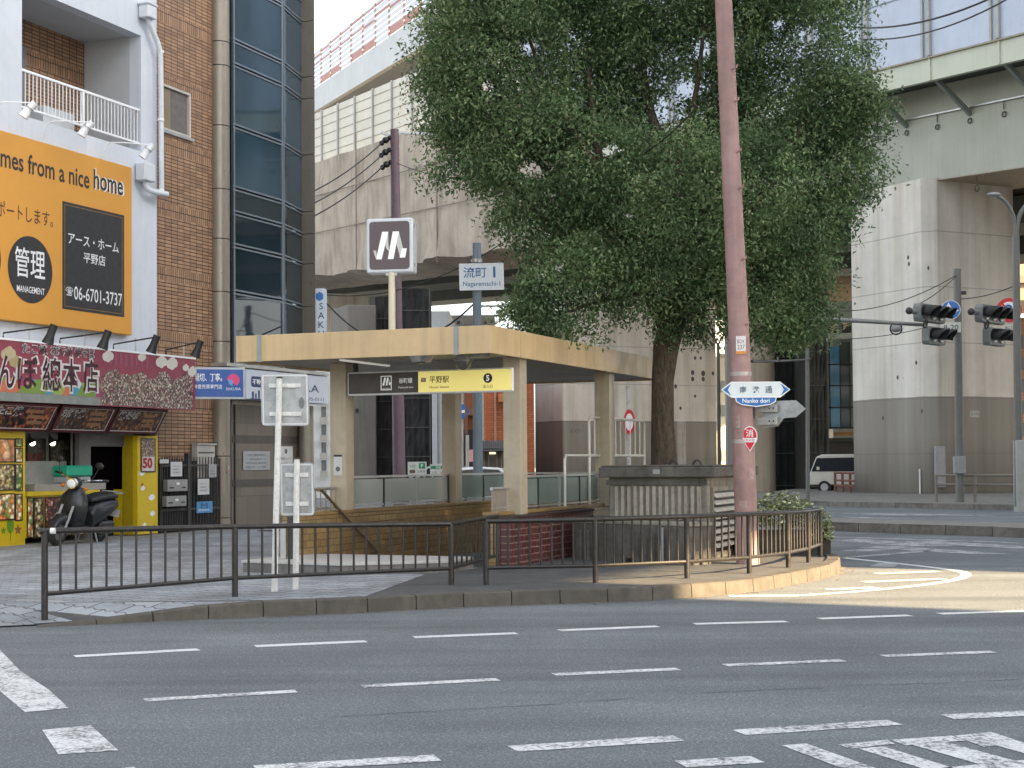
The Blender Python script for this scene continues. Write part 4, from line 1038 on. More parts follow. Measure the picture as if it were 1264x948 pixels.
# counter with picture panels
zc = Z(80, 607, .3)
b = B(); b.box(-.5, .34, S(31.5, 600, .3), S(121.5, 600, .3), zc-.06, zc+.02); b.box(-.4, .29, S(31.5, 600, .3), S(121, 600, .3), .28, zc-.06); b.done('counter', YEP, t)
b = B(); b.box(-.45, .2, S(33), S(121), zc+.022, zc+.16); b.done('counter_shelf', mat('counter_grey', (.28, .27, .25), .6, dirt=.2), t)
FOOD1 = foodmat('food_eggs', 'yz', ['#c98d5a', '#d9a26c', '#b97745', '#e0b486', '#a76a3f'], 4.6, 1.25)
FOOD2 = foodmat('food_mixed', 'yz', ['#b5a47a', '#6f5a3a', '#8d8a55', '#d9cfa8', '#5a4630', '#c09a5a'], 15, 1.4)
FOOD3 = foodmat('food_fry', 'yz', ['#d8c9a0', '#b98a4f', '#e6d9bd', '#c9723d', '#8a9a4a'], 11, 1.4)
FOOD4 = foodmat('food_green', 'yz', ['#4c6a2e', '#7d8a4a', '#9fae6a', '#c8b98a'], 14, 1.4)
FOOD5 = foodmat('food_dark', 'yz', ['#3a2218', '#6e3a22', '#9c5a33', '#22160f', '#b98a5a', '#503020'], 20, 1.4)
FOOD6 = foodmat('food_pink', 'yz', ['#7a3a3a', '#a8706a', '#3a2622', '#c9b0a0', '#5a3030'], 18, 1.4)
DKF = mat('frame_dark', (.03, .018, .015), .5)
def pic(par, x0, y0, x1, y1, m, n, name='food_picture', fr=DKF):
    a = fp(x0, (y0+y1)/2, n); c = fp(x1, (y0+y1)/2, n); zt = fp((x0+x1)/2, y0, n).z; zb = fp((x0+x1)/2, y1, n).z
    o = (n, (a.y+c.y)/2, (zt+zb)/2)
    p = plate(par, name, o, UY, ZW, c.y-a.y, zt-zb, m, .008)
    if fr: rim(p, 'frame', o, UY, ZW, c.y-a.y, zt-zb, fr, .014, .022)
    return p
for (x0, y0, x1, y1, m) in ((-30, 541, 18, 571, FOOD1), (18.5, 541, 27.5, 552, FOOD4), (18.5, 553, 27.5, 571, FOOD3), (-30, 573, 18, 606, FOOD2), (18.5, 573, 27.5, 606, FOOD4), (-30, 609.5, 18, 643, FOOD3), (18.5, 609.5, 27.5, 643, FOOD3)):
    pic(t, x0, y0, x1, y1, m, FN+.003)
for (x0, y0, x1, y1, m) in ((33, 614, 41, 664, FOOD3), (41.5, 614, 53.5, 664, FOOD2), (55, 613, 86, 662, FOOD6), (88, 613, 119, 660, FOOD5)): pic(t, x0, y0, x1, y1, m, .293)
# posters in the window behind the counter
PB1 = foodmat('poster_brown', 'yz', ['#4a3c2c', '#5c4a36', '#3a2e22', '#6b5a44'], 16, .7); PB2 = foodmat('poster_grey', 'yz', ['#6e6a58', '#57523f', '#837d64', '#4a4636'], 18, .7)
pic(t, 33, 541, 56, 581, PB1, -.5, 'poster', BLACK); pic(t, 61, 543, 96, 581, PB2, -.5, 'poster', BLACK)
b = B(); b.box(-.6, -.55, S(31), S(98), zc, 3.1); b.done('back_board', mat('back_board', (.23, .23, .22), .6, dirt=.2), t)
b = B(); b.box(-.55, -.3, S(33), S(97), zc+.16, zc+.62); b.done('counter_glass', mat('counter_steel', (.30, .30, .28), .4, .2, dirt=.2), t)
ft(t, '50', 42, 567, mat('poster_red', '#6b2a24', .5), 18, 16, -.48, .05)
# little hanging bulbs
for x, y, w in ((36, 543, 'left'), (61, 543, 'right')):
    q = fp(x, y, .1); l = thing('counter_lamp', f'small bright clip lamp hanging over the food counter, {w} of two', 'lamp', FC.w(q.x, q.y, q.z), FC.rz)
    B().tube([(0, 0, .12), (0, 0, .05)], .02, 8).done('stem', BLACK, l); B().tube([(0, 0, .06), (.05, .03, -.06)], [.03, .085], 12).done('shade', BLACK, l, True)
    B().ball((.055, .03, -.06), .06).done('bulb', emat('bulb_glow', (1, .9, .72), 5), l, True)
# poster with the price on the right panel, white puffs
q0 = pic(t, 173.5, 541, 191.5, 583, foodmat('poster_pale', 'yz', ['#a08878', '#8a6f5f', '#b8a592', '#7d5f52'], 26), FN+.003, 'price_poster', BLACK)
c0, c1 = S(174.5, 570, FN), S(190.5, 570, FN)
plate(t, 'price_card', (FN+.012, (c0+c1)/2, Z(182, 572.5, FN)), UY, ZW, (c1-c0)*.94, Z(182, 564, FN)-Z(182, 581.5, FN), mat('card_pale', (.55, .50, .48), .5), .004)
ft(t, '50', 182, 571.5, mat('price_red', '#a02028', .5), 12, 13, FN+.018, .04)
def puff(par, px, py, r, n, m=WH, nm='white_puff'):
    c = fp(px, py, n); rr = fp(px+r, py, n).y-c.y; b = B()
    for i, (dx, dz, k) in enumerate(((0, 0, 1), (.9, .1, .7), (-.8, -.1, .7), (.3, .5, .65))):
        b.disc((n+.003+i*.0006, c.y+dx*rr, c.z+dz*rr), rr*k, UY, ZW, 14)
    return b.done(nm, m, par)
for x, y, r in ((175, 584, 2.2), (187, 614, 2.4), (176, 603, 1.8), (188, 634, 2), (178, 648, 1.6)): puff(t, x, y, r, FN+.002)
def star(par, px, py, r, n, m, nm='star'):
    c = fp(px, py, n); rr = fp(px+r, py, n).y-c.y; b = B()
    b.face([(n+.004, c.y+math.sin(k*math.pi/5)*rr*(1 if k % 2 == 0 else .45), c.z+math.cos(k*math.pi/5)*rr*(1 if k % 2 == 0 else .45)) for k in range(10)]); b.done(nm, m, par)
star(t, 22, 654, 5, FN, mat('star_brown', '#8c5a3a', .5)); star(t, 4, 655, 4, FN, mat('leaf_green', '#5f8a2a', .5)); star(t, 175.5, 598, 2, FN, MC['star_brown']); star(t, 190, 650, 2.4, FN, MC['star_brown'])
b = B(); q = fp(12.5, 652, FN); b.disc((FN+.004, q.y, q.z+.05), .1, UY, ZW, 18, .15); b.bar((FN+.004, q.y, q.z-.25), (FN+.004, q.y, q.z-.05), .02, .006); b.done('painted_tree', MC['leaf_green'], t)
# awning sign
n1 = .95
t = thing('shop_sign', 'long maroon shop sign board with big brushed lettering above the food counter', 'sign', **FA)
s1 = S(241, 470, n1); za = Z(241, 441.5, n1); zb = Z(241, 506.5, n1)
MAR = mat('sign_maroon', '#8a394b', .45, var=.14, scale=1.2, dirt=.12, streak=.1)
b = B(); b.box(n1-.12, n1, SL+.3, s1, zb, za-.04); b.done('panel', MAR, t)
b = B(); b.box(n1-.14, n1+.012, SL+.3, s1+.01, za-.04, za); b.done('top_trim', WHITE2, t)
b = B(); b.box(.02, n1-.12, SL+.3, s1-.05, za-.3, za-.24); b.done('awning_top', mat('awning_grey', (.36, .37, .38), .6, dirt=.3, streak=.2), t)
n2 = n1+.003
BAND = NT('sign_band'); v = axes(BAND, 'yz'); vo = BAND.n('TexVoronoi'); vo.inputs['Scale'].default_value = 2.6; BAND.l(v, vo.inputs['Vector']); hs = BAND.n('SeparateXYZ'); BAND.l(vo.outputs['Color'], hs.inputs[0])
BAND.done(BAND.ramp(hs.outputs[0], [(0, lin('#6f8a3a')), (.45, lin('#8ea04c')), (.62, lin('#3d8aa8')), (.75, lin('#a03a68')), (.88, lin('#b96a4a'))], 'CONSTANT'), .5); BAND = BAND.m
sb = S(124, 490, n2); zz = Z(60, 486, n2)
b = B(); b.box(n1+.0005, n2+.001, SL+.32, sb, zb+.17, zb+.44); b.done('colour_band', BAND, t)
GRB = foodmat('festival_print', 'yz', ['#8a7868', '#6f5048', '#a89a86', '#7d6a5a', '#c0b5a2', '#6a2f3a', '#58443c', '#cfc4b4', '#9a5a66'], 27, 1.15)
s2, s3 = S(125, 470, n2), S(238, 470, n2)
ru = B(); rows = 26; random.seed(5)
Pt = [(n2, s2, zb+.02)]+[(n2, s3, zb+.02)]+[(n2, s3+(s2-s3)*k/rows, zb+(za-zb)*(.60+.06*math.sin(k*.9)+random.uniform(-.05, .05))) for k in range(rows+1)]
ru.face(Pt); ru.done('festival_panel', GRB, t)
b = B(); b.box(n1+.0005, n2+.0005, SL+.32, sb, zb, zb+.165); b.done('lower_band', mat('band_grey', (.22, .24, .22), .6, dirt=.2), t)
OUT = mat('letter_outline', (.60, .58, .57), .5); INK = mat('letter_maroon', '#3a1620', .5)
for x0_, ch, w in ((8, 'ん', 22), (34, 'ぼ', 26), (64, '總', 24), (88, '本', 22), (112, '店', 19)):
    y = 461.5+(x0_-60)*.055
    ft(t, ch, x0_, y, OUT, w+4, 46, n2, .06); ft(t, ch, x0_, y, INK, w-1, 41, n2+.006, .012)
ft(t, 'んぼ', -46, 456, OUT, 44, 46, n2, .08) if False else None
for x0_, s_, w in ((43, 'たこ焼', 30), (76, 'お好み焼', 26), (104.5, '焼そば', 24)):
    y = 431+(x0_-43)*.075
    ft(t, s_, x0_, y, OUT, w+1.5, 14, n2, .05); ft(t, s_, x0_, y, BK, w, 12, n2+.006, .008)
for x, y, r in ((133, 440, 4.5), (175, 441, 3.2), (199, 447, 4.5), (212, 449, 4.5), (229, 454, 2.5), (237, 459, 3.6)): puff(t, x, y, r, n2+.001, mat('puff_cream', (.60, .57, .50), .5))
for x, y, r, c_ in ((10, 437, 6, '#b5a884'), (19, 447, 5, '#a39468')): puff(t, x, y, r, n2+.001, mat('puff'+c_, c_, .5), 'cream_puff')
b = B()
for k in range(9):
    q = S(128+k*6.5, 425, n2); b.box(n2, n2+.002, q, q+.09, za-.30-.02*(k % 3), za-.07)
b.done('pink_tassels', mat('tassel_pink', '#8d4a60', .5), t)
# menu boards sloping below the sign
FM = [foodmat('menu_a', 'yz', ['#2a1a14', '#8a4a2a', '#1c1410', '#b06a3a', '#5a3a26', '#8d3b3a', '#3a3228'], 15, 1.25), foodmat('menu_b', 'yz', ['#3a281c', '#6e4a30', '#1e1612', '#8d6a48', '#52382a'], 16, 1.25), foodmat('menu_c', 'yz', ['#4a3020', '#7d5232', '#2a1c14', '#9a6c42', '#60402a'], 15, 1.25)]
mfr = mat('menu_frame', '#4a1418', .5)
for i, (a, c, lab, wd) in enumerate(((-6, 73.5, 'たこ焼', 'left'), (76, 144.5, 'お好み焼', 'middle'), (146, 207, '焼そば', 'right'))):
    t = thing('menu_board', f'sloping framed menu board with food pictures under the maroon sign, {wd} of three', 'menu board', **FA)
    nt, nb_ = n1-.13, .5
    aa, cc_ = S(a, 515, nt)+.02, S(c, 515, nt)-.02; zt_ = Z(140, 503.5, nt)+.02; zb_ = Z(140, 534, nb_)
    Yv = Vector((nt-nb_, 0, zt_-zb_)); hh = Yv.length; Yv.normalize(); O = Vector(((nt+nb_)/2, (aa+cc_)/2, (zt_+zb_)/2))
    plate(t, 'panel', O, UY, Yv, cc_-aa, hh, FM[i], .02); rim(t, 'frame', O, UY, Yv, cc_-aa, hh, mfr, .035, .05); rim(t, 'inner_frame', O, UY, Yv, cc_-aa-.1, hh-.1, OUT, .026, .012)
    text(t, lab, O-UY*(cc_-aa)*.24+Yv*hh*.2, UY, Yv, OUT, w=(cc_-aa)*.40, h=hh*.36, bold=.06, lift=.022); text(t, lab, O-UY*(cc_-aa)*.24+Yv*hh*.2, UY, Yv, BK, w=(cc_-aa)*.38, h=hh*.33, bold=.0, lift=.028)
    for k in range(3):
        plate(t, 'price_strip', O+UY*(cc_-aa)*(.18+.02*k)+Yv*hh*(.22-.2*k), UY, Yv, (cc_-aa)*.24, hh*.12, mat('strip_tan', '#8f6a4a', .5), .024)
# black lamps on arms above the sign
names = ('leftmost', 'second from the left', 'third from the left', 'rightmost')
for i, (bx, by, lx, ly) in enumerate(((4, 411, 66, 403), (74, 418, 133, 410), (140, 425, 193, 416), (205, 432, 247, 422))):
    t = thing('sign_lamp', f'black shaded lamp on an arm above the maroon sign, {names[i]} of four', 'lamp', **FA)
    a = fp(bx, by, n1-.1); e = fp(lx, ly, 1.75)
    B().tube([a-ZW*.1, a, e], .016, 8).done('arm', BLACK, t, True)
    d = Vector((-.35, -.1, -1)).normalized()
    B().tube([e+Vector((.02, 0, .03)), e+d*.16, e+d*.34], [.075, .075, .115], 14).done('shade', mat('lamp_black', (.02, .022, .024), .5, dirt=.1), t, True)
    b = B(); q = fp((bx+lx)/2+1, by, n1-.1); b.cyl((q.x, q.y, a.z-.3), (q.x, q.y, a.z+.18), .014, seg=8); b.done('stay', STEEL, t)
# ----------------------------------------------------------------- BROWN TILED BUILDING + GLASS TOWER
t = thing('tiled_building', 'brown tiled building with a small window and a bowed dark glass front', 'building', **FA)
st0, st1 = sE+.01, S(266, 300)
wy0, wy1 = S(200.5, 143), S(238.5, 143); wz1, wz0 = Z(238, 115), Z(238, 171)
b = B(); b.box(-.3, -.05, st0, wy0, 0, TOP); b.box(-.3, -.05, wy1, st1+.4, 0, TOP); b.box(-.3, -.05, wy0, wy1, wz1, TOP); b.box(-.3, -.05, wy0, wy1, 0, wz0); b.done('tile_wall', BT, t)
g1s = S(349.5, 300); 
b = B(); b.box(-9, -.8, st0, g1s, 0, TOP); b.done('core', mat('core_dark', (.05, .05, .05), .8), t)
w = B(); w.box(-.16, -.06, wy0, wy1, wz0, wz0+.06); w.box(-.16, -.06, wy0, wy1, wz1-.06, wz1); w.box(-.16, -.06, wy0, wy0+.06, wz0+.06, wz1-.06); w.box(-.16, -.06, wy1-.06, wy1, wz0+.06, wz1-.06); wf = w.done('window', mat('window_frame', (.5, .47, .42), .45), t)
def tinted(name, col, rough=.03, spec=.9, ior=1.75, nz=0):
    n = NT(name); c = lin(col); f = n.noise(.35, 3, .5, n.coords((1, 1, .6)))
    n.done(n.mix(n.ramp(f, [(.35, 0.0), (.7, 1.0)]), tuple(x*.6 for x in c), tuple(x*1.25 for x in c)), rough); n.b.inputs['IOR'].default_value = ior
    if nz: n.bump(n.noise(1.4, 2), nz, .01)
    MC[name] = n.m; return n.m
b = B(); b.box(-.13, -.12, wy0+.06, wy1-.06, wz0+.06, wz1-.06); b.done('pane', tinted('window_pane', '#8a7a60'), wf)
b = B(); b.box(-.118, -.112, wy0+.5, wy1-.1, wz0+.08, wz1-.08); b.done('curtain', mat('curtain_grey', (.14, .125, .12), .8, var=.2, scale=8), wf)
b = B(); b.box(-.06, 0, wy0-.05, wy1+.05, wz0-.07, wz0); b.done('sill', STEEL, wf)
# round metal pillar
PIL = mat('pillar_metal', '#8b8377', .35, .35, var=.06, streak=.12)
pc = S(276, 300, .12); 
js_ = [0]+sorted([Z(266, y, .2) for y in (640, 563, 420, 358, 292, 230, 151, 76, 46.5)])+[TOP]
b = B()
for a, c in zip(js_, js_[1:]): b.cyl((.02, pc, a+.012), (.02, pc, c-.012), .235, seg=24)
b.done('pillar', PIL, t, True); b = B(); b.cyl((.02, pc, 0), (.02, pc, TOP), .222, seg=20); b.done('pillar_core', BLACK, t, True)
# curtain wall
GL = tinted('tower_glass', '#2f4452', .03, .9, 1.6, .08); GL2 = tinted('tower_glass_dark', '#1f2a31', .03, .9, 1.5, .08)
gs0 = S(287, 300); zgb = 3.45
ys = [Z(287.5, y) for y in (49.6, 79, 155, 231.7, 262, 302.6, 360)]
lv = [zgb]+sorted(ys)+[ys[0]+1.5, ys[0]+2.1, ys[0]+4, TOP]
Pf = [Vector((0, gs0, 0)), Vector((0, g1s, 0))]
e2 = FC.l(PD(382, 300, 1.0)-EYE+EYE)
def facet_pt(px, base, ang):   # point on the second facet (turned back by ang) under pixel column px
    d = Vector((-math.sin(ang), math.cos(ang), 0)); eye = FC.l(EYE); rr = FC.R.transposed() @ ray(px, 300)
    det = rr.x*(-d.y)-rr.y*(-d.x); bx, by = base.x-eye.x, base.y-eye.y
    tt = (bx*(-d.y)-by*(-d.x))/det
    return Vector((eye.x+rr.x*tt, eye.y+rr.y*tt, 0))
p2 = facet_pt(382, Pf[1], math.radians(12)); p3 = facet_pt(389, p2, math.radians(40))
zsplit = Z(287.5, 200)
MUL = mat('mullion', '#76818a', .35, .5, var=.06)
for (A, Bp, nm) in ((Pf[0], Pf[1], 'front_glass'), (Pf[1], p2, 'corner_glass')):
    b = B(); dk = B(); mu = B()
    d = (Bp-A).normalized(); nn = Vector((d.y, -d.x, 0))
    for k, (a, c) in enumerate(zip(lv, lv[1:])):
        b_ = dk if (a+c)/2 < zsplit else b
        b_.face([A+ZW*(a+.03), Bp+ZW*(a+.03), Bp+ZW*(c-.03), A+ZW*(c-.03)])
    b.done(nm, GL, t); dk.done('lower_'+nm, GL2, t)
    for z in lv[1:-1]:
        for dz in (-.045, .045): mu.prism([A+ZW*(z+dz-.022)-nn*.05, Bp+ZW*(z+dz-.022)-nn*.05, Bp+ZW*(z+dz-.022)+nn*.025, A+ZW*(z+dz-.022)+nn*.025], ZW*.044)
    mu.prism([Bp-d*.10-nn*.05, Bp-d*.02-nn*.05, Bp-d*.02+nn*.03, Bp-d*.10+nn*.03], ZW*TOP) if False else None
    for e in ((Bp-d*.09, .08), (A+d*.02, .06)): mu.prism([e[0]-nn*.05+ZW*zgb, e[0]+d*e[1]-nn*.05+ZW*zgb, e[0]+d*e[1]+nn*.03+ZW*zgb, e[0]+nn*.03+ZW*zgb], ZW*(TOP-zgb))
    mu.done('mullion', MUL, t)
b = B()
for a, c in zip(lv, lv[1:]):
    b.prism([p2+ZW*(a+.01), p3+ZW*(a+.01), p3+Vector((-.6, 0, a+.01)), p2+Vector((-.6, 0, a+.01))], ZW*(c-a-.02))
b.done('corner_cladding', PIL, t)
b = B(); b.prism([Vector((-.02, gs0, zgb)), Vector((-.02, g1s, zgb)), p2+Vector((-.05, 0, zgb)), p3+Vector((-.7, 0, zgb)), Vector((-8.9, p3.y, zgb)), Vector((-8.9, gs0, zgb))], ZW*-.3); b.done('floor_band', PIL, t)
b = B(); b.prism([Vector((-.5, g1s, 0)), p3+Vector((-.7, 0, 0)), Vector((-8.9, p3.y, 0)), Vector((-8.9, g1s, 0))], ZW*TOP); b.done('rear_wall', mat('rear_wall', (.25, .24, .23), .8), t)
b = B(); b.box(-.06, -.03, gs0+.05, g1s-.1, Z(290, 408)-.55, Z(290, 408)); b.done('bright_pane', mat('bright_pane', (.75, .76, .78), .3), t)
# ground floor stone
SLAB = brickmat('stone_cladding', 'yz', '#6a6157', '#5d554c', '#38332e', .62, .9, .006, .5, .3, .4, .1, .2)
b = B(); b.box(-.5, -.08, gs0+.05, p3.y+.0, 0, 3.15); b.done('stone_front', SLAB, t)
b = B(); 
for y0, y1 in ((537, 546.5), (592, 601)): b.box(-.081, -.062, gs0+.1, p3.y, Z(300, y1), Z(300, y0))
b.done('dark_band', mat('dark_stone', (.045, .038, .034), .35), t)
b = B(); b.box(-.08, -.055, S(291.5), S(293), 0, 3.15); b.box(-.08, -.055, S(374), S(376), 0, 3.15); b.done('door_jamb', BLACK, t)
p4 = Vector((p3.x-.1, p3.y-.7, 0))
b = B(); b.cyl((.1, p3.y-.55, 0), (.1, p3.y-.55, 3.2), .2, seg=20); b.done('round_column', PIL, t, True)
t = thing('notice_board', 'grey notice plate with printed lines on the stone entrance wall', 'notice', **FA)
pic(t, 300, 557, 333, 580, mat('notice_grey', (.32, .33, .34), .5), -.06, 'board', None)
for i in range(4): ft(t, ('ご案内 管理事務所', '一般社団法人', '株式会社 事務所', '受付 二階')[i], 316, 561.5+i*5, mat('notice_ink', (.12, .12, .13), .6), 24, 2.6, -.05)
t = thing('notice_poster', 'white paper poster with a round mark beside the grey notice plate', 'poster', **FA)
pic(t, 346, 551, 361, 572, mat('paper_white', (.55, .55, .53), .6), -.06, 'sheet', None); b = B(); q = fp(353, 557, -.05); b.disc((-.048, q.y, q.z), .07, UY, ZW); b.done('round_mark', MC['notice_ink'], t); ft(t, '防犯カメラ', 353, 566, MC['notice_ink'], 12, 3, -.05)
# blue and white estate agent signs
t = thing('agency_sign', 'bright blue estate agent sign box with white lettering and pink round emblem', 'sign')
pa = FC.w(*fp(239, 473, .85)); pb_ = PD(302.5, 473, pa.y+.3); X = (pb_-pa); X.z = 0; Lb = X.length; X.normalize()
k = pa.y/F; zt_, zb_ = PD(241, 453, pa.y).z, PD(241, 492.3, pa.y).z; t.location = (pa.x, pa.y, 0)
A = Vector((0, 0, (zt_+zb_)/2)); nn = X.cross(ZW)
plate(t, 'box', A+X*(Lb/2-.4)-nn*.2, X, ZW, Lb+.8, zt_-zb_, mat('sign_box_grey', (.5, .53, .57), .45), .195)
plate(t, 'panel', A+X*(Lb/2-.4), X, ZW, Lb+.72, zt_-zb_-.1, mat('agency_blue', '#12509c', .35, var=.05), .006)
def at_(px): return Lb*(px-239)/63.5
text(t, '親切、丁寧。', A+X*at_(257)+ZW*.13, X, ZW, WHITE2, w=33*k*1.02, h=.19, bold=.015, lift=.008)
text(t, '不動産売買専門店', A+X*at_(254)-ZW*.08, X, ZW, WHITE2, w=40*k, h=.10, bold=.01, lift=.008)
b = B(); o = A+X*at_(288)+ZW*.07+nn*.008; b.face([o+X*.14*math.cos(a)+ZW*.14*math.sin(a) for a in [math.radians(q) for q in range(-60, 200, 20)]]); b.done('pink_emblem', mat('emblem_pink', '#d8407a', .4), t)
b = B(); o += nn*.002; b.face([o-X*.12+ZW*.02, o-X*.02-ZW*.02, o-X*.02-ZW*.14, o-X*.1-ZW*.09]); b.done('blue_emblem', mat('emblem_lightblue', '#5a9ad8', .4), t)
text(t, 'SAKURA', A+X*at_(288)-ZW*.13, X, ZW, WHITE2, w=18*k, lift=.008)
t = thing('agency_sign', 'long white estate agent sign box with dark lettering right of the blue one', 'sign', **FA)
nA = .55; sa, sb_ = S(304, 475, nA), S(404.5, 480, nA); zt_, zb_ = Z(304, 455, nA), Z(304, 492.5, nA)
b = B(); b.box(nA-.35, nA, sa, sb_, zb_, zt_); b.done('box', mat('agency_white', (.50, .54, .60), .4, var=.04), t, bevel=.015)
b = B(); b.box(nA-.4, nA+.03, sa-.9, sb_, zt_+.02, zt_+.10); b.done('top_rail', STEEL, t)
NV = mat('agency_navy', (.025, .05, .12), .5)
a, c = S(310, 471, nA), S(329, 471, nA); plate(t, 'badge', (nA, (a+c)/2, Z(319, 471.5, nA)), UY, ZW, c-a, .26, NV, .005, .07)
ft(t, '不動産', 319, 471.5, WHITE2, 15, 7, nA+.005, .015); ft(t, 'SAKURA', 365, 478, NV, 59, 9.5, nA, .004); ft(t, 'TEL 06-6795-0111', 377, 492, NV, 46, 4, nA, .005)
b = B(); q = fp(313, 488, nA)
for i, (dx, w_, h_) in enumerate(((-.08, .09, .16), (.07, .07, .12), (.2, .08, .2))): b.box(nA+.001, nA+.004, q.y+dx, q.y+dx+w_, q.z-.07, q.z-.07+h_)
b.box(nA+.001, nA+.004, q.y-.15, q.y+.35, q.z-.10, q.z-.075); b.done('house_icon', NV, t)
# vertical sign at the far corner
t = thing('corner_sign', 'tall narrow white sign with vertical letters projecting from the glass building corner', 'sign')
o = PD(395.5, 383, FC.w(0, p3.y).y+.2); k = o.y/F; t.location = (o.x, o.y, 0); zt_, zb_ = PD(395, 356, o.y).z, PD(395, 452, o.y).z
plate(t, 'box', (0, .1, (zt_+zb_)/2), XW, ZW, 15*k, zt_-zb_, mat('corner_white', (.55, .62, .70), .4), .1, .06)
for i, ch in enumerate('SAKURA'): text(t, ch, (.02, 0, zt_-(22+i*11.5)*k), XW, ZW, NV, h=8*k, bold=.01)
b = B(); o2 = Vector((-.02, -.004, zt_-10*k)); b.face([o2+XW*.11*math.cos(a)+ZW*.13*math.sin(a) for a in [math.radians(60*i+30) for i in range(6)]]); b.done('emblem', BLUE, t)
# ----------------------------------------------------------------- GATE
ng = .22
t = thing('metal_gate', 'black barred double gate hung with papers between the yellow panel and the round pillar', 'gate', **FA)
ga, gm, gb = S(197, 600, ng), S(231.5, 600, ng), S(271.5, 600, ng); gz1, gz0 = Z(230, 566, ng), .2
for (a, c, nm) in ((ga, gm-.02, 'left_leaf'), (gm+.02, gb, 'right_leaf')):
    b = B()
    for z in (gz0, gz1-.18, gz0+.45): b.box(ng-.02, ng+.02, a, c, z, z+.045)
    for s_ in (a, c-.04): b.box(ng-.02, ng+.02, s_, s_+.04, gz0, gz1)
    fr_ = b.done(nm, DKMET, t); n_ = 11; b = B()
    for j in range(1, n_): s_ = a+(c-a)*j/n_; b.box(ng-.009, ng+.009, s_-.009, s_+.009, gz0, gz1+.04)
    b.done('bars', DKMET, fr_)
b = B(); b.box(ng-.05, ng+.05, gm-.05, gm+.05, .15, gz1+.12); b.done('gate_post', DKMET, t)
b = B(); b.box(ng-.03, ng-.025, ga, gm, gz0, gz0+.55); b.box(ng-.12, ng-.115, ga, gb, .2, gz1-.05); b.done('gate_shade_sheet', mat('gate_shadow', (.02, .018, .017), .8), t)  # dark sheets painted in as the shade behind the bars
MBX = mat('mailbox_steel', (.28, .28, .28), .35, .5, var=.1)
for i, (x0_, x1_, y0_, y1_) in enumerate(((200, 224.5, 592, 606.5), (198.5, 223, 612, 625))):
    t = thing('mailbox', f'grey steel letter box on the black gate, {("upper", "lower")[i]} of two', 'mailbox', **FA)
    a, c, zt_, zb_ = S(x0_, 600, ng), S(x1_, 600, ng), Z(212, y0_, ng), Z(212, y1_, ng)
    b = B(); b.box(ng+.022, ng+.16, a, c, zb_, zt_); b.done('body', MBX, t, bevel=.01)
    b = B(); b.box(ng+.16, ng+.166, a+.06, a+.22, zb_+.07, zb_+.10); b.done('slot', BLACK, t); b = B(); b.box(ng+.16, ng+.166, c-.22, c-.08, zb_+.07, zb_+.10); b.done('slot', BLACK, t)
    plate(t, 'name_label', (ng+.161, (a+c)/2, zt_-.09), UY, ZW, .12, .05, WHITE, .003)
PAP = mat('paper_notice', (.55, .55, .55), .7)
for i, (x0_, y0_, x1_, y1_, lab) in enumerate(((210.5, 570, 224.5, 588, 'rounded white paper notice at the top of the gate left leaf'), (197, 567, 208, 572, 'narrow white strip label at the gate top left corner'), (257.5, 573, 267, 589, 'pale grey sheet on the gate right leaf'), (244, 591, 258, 610.5, 'white printed sheet in the middle of the gate right leaf'))):
    t = thing('paper_notice', lab, 'notice', **FA)
    pic(t, x0_, y0_, x1_, y1_, PAP if i != 2 else mat('paper_grey', (.34, .35, .35), .7), ng+.024, 'sheet', None)
    if i != 1:
        for k_ in range(3): ft(t, ('お知らせ', '駐輪禁止', '管理者')[k_], (x0_+x1_)/2, y0_+(y1_-y0_)*(.3+.22*k_), MC['notice_ink'], (x1_-x0_)*.6, 2.2, ng+.033)
t = thing('gate_board', 'small blue board with a dark angular mark low on the gate', 'sign', **FA)
pic(t, 242.5, 619, 262, 633, mat('board_skyblue', '#4a86b4', .5), ng+.024, 'board', None); ft(t, 'M', 252, 624, NV, 8, 6, ng+.033); ft(t, '管理物件', 252, 629.5, WHITE2, 14, 2.4, ng+.033)
t = thing('parcel_box', 'white wall box above the gate beside the round pillar', 'mailbox', **FA)
a, c, zt_, zb_ = S(243.5, 560, .12), S(265.5, 560, .12), Z(254, 549, .12), Z(254, 590, .12)
b = B(); b.box(-.04, .12, a, c, zb_, zt_); b.done('body', mat('box_offwhite', (.42, .40, .37), .5, dirt=.1), t, bevel=.01)
b = B(); b.box(.12, .127, a+.05, c-.05, zt_-.2, zt_-.17); b.done('slot', DKMET, t); b = B(); b.box(-.03, .16, a-.02, c+.02, zt_, zt_+.03); b.done('lid', MC['box_offwhite'], t)
t = thing('intercom', 'small grey intercom with a red button on the round pillar', 'intercom', **FA)
q = fp(281.5, 580, .25); b = B(); b.box(.24, .275, q.y-.05, q.y+.05, q.z-.09, q.z+.09); b.done('body', GREYM, t, bevel=.008); b = B(); b.disc((.2765, q.y, q.z-.02), .025, UY, ZW); b.done('button', RED, t)
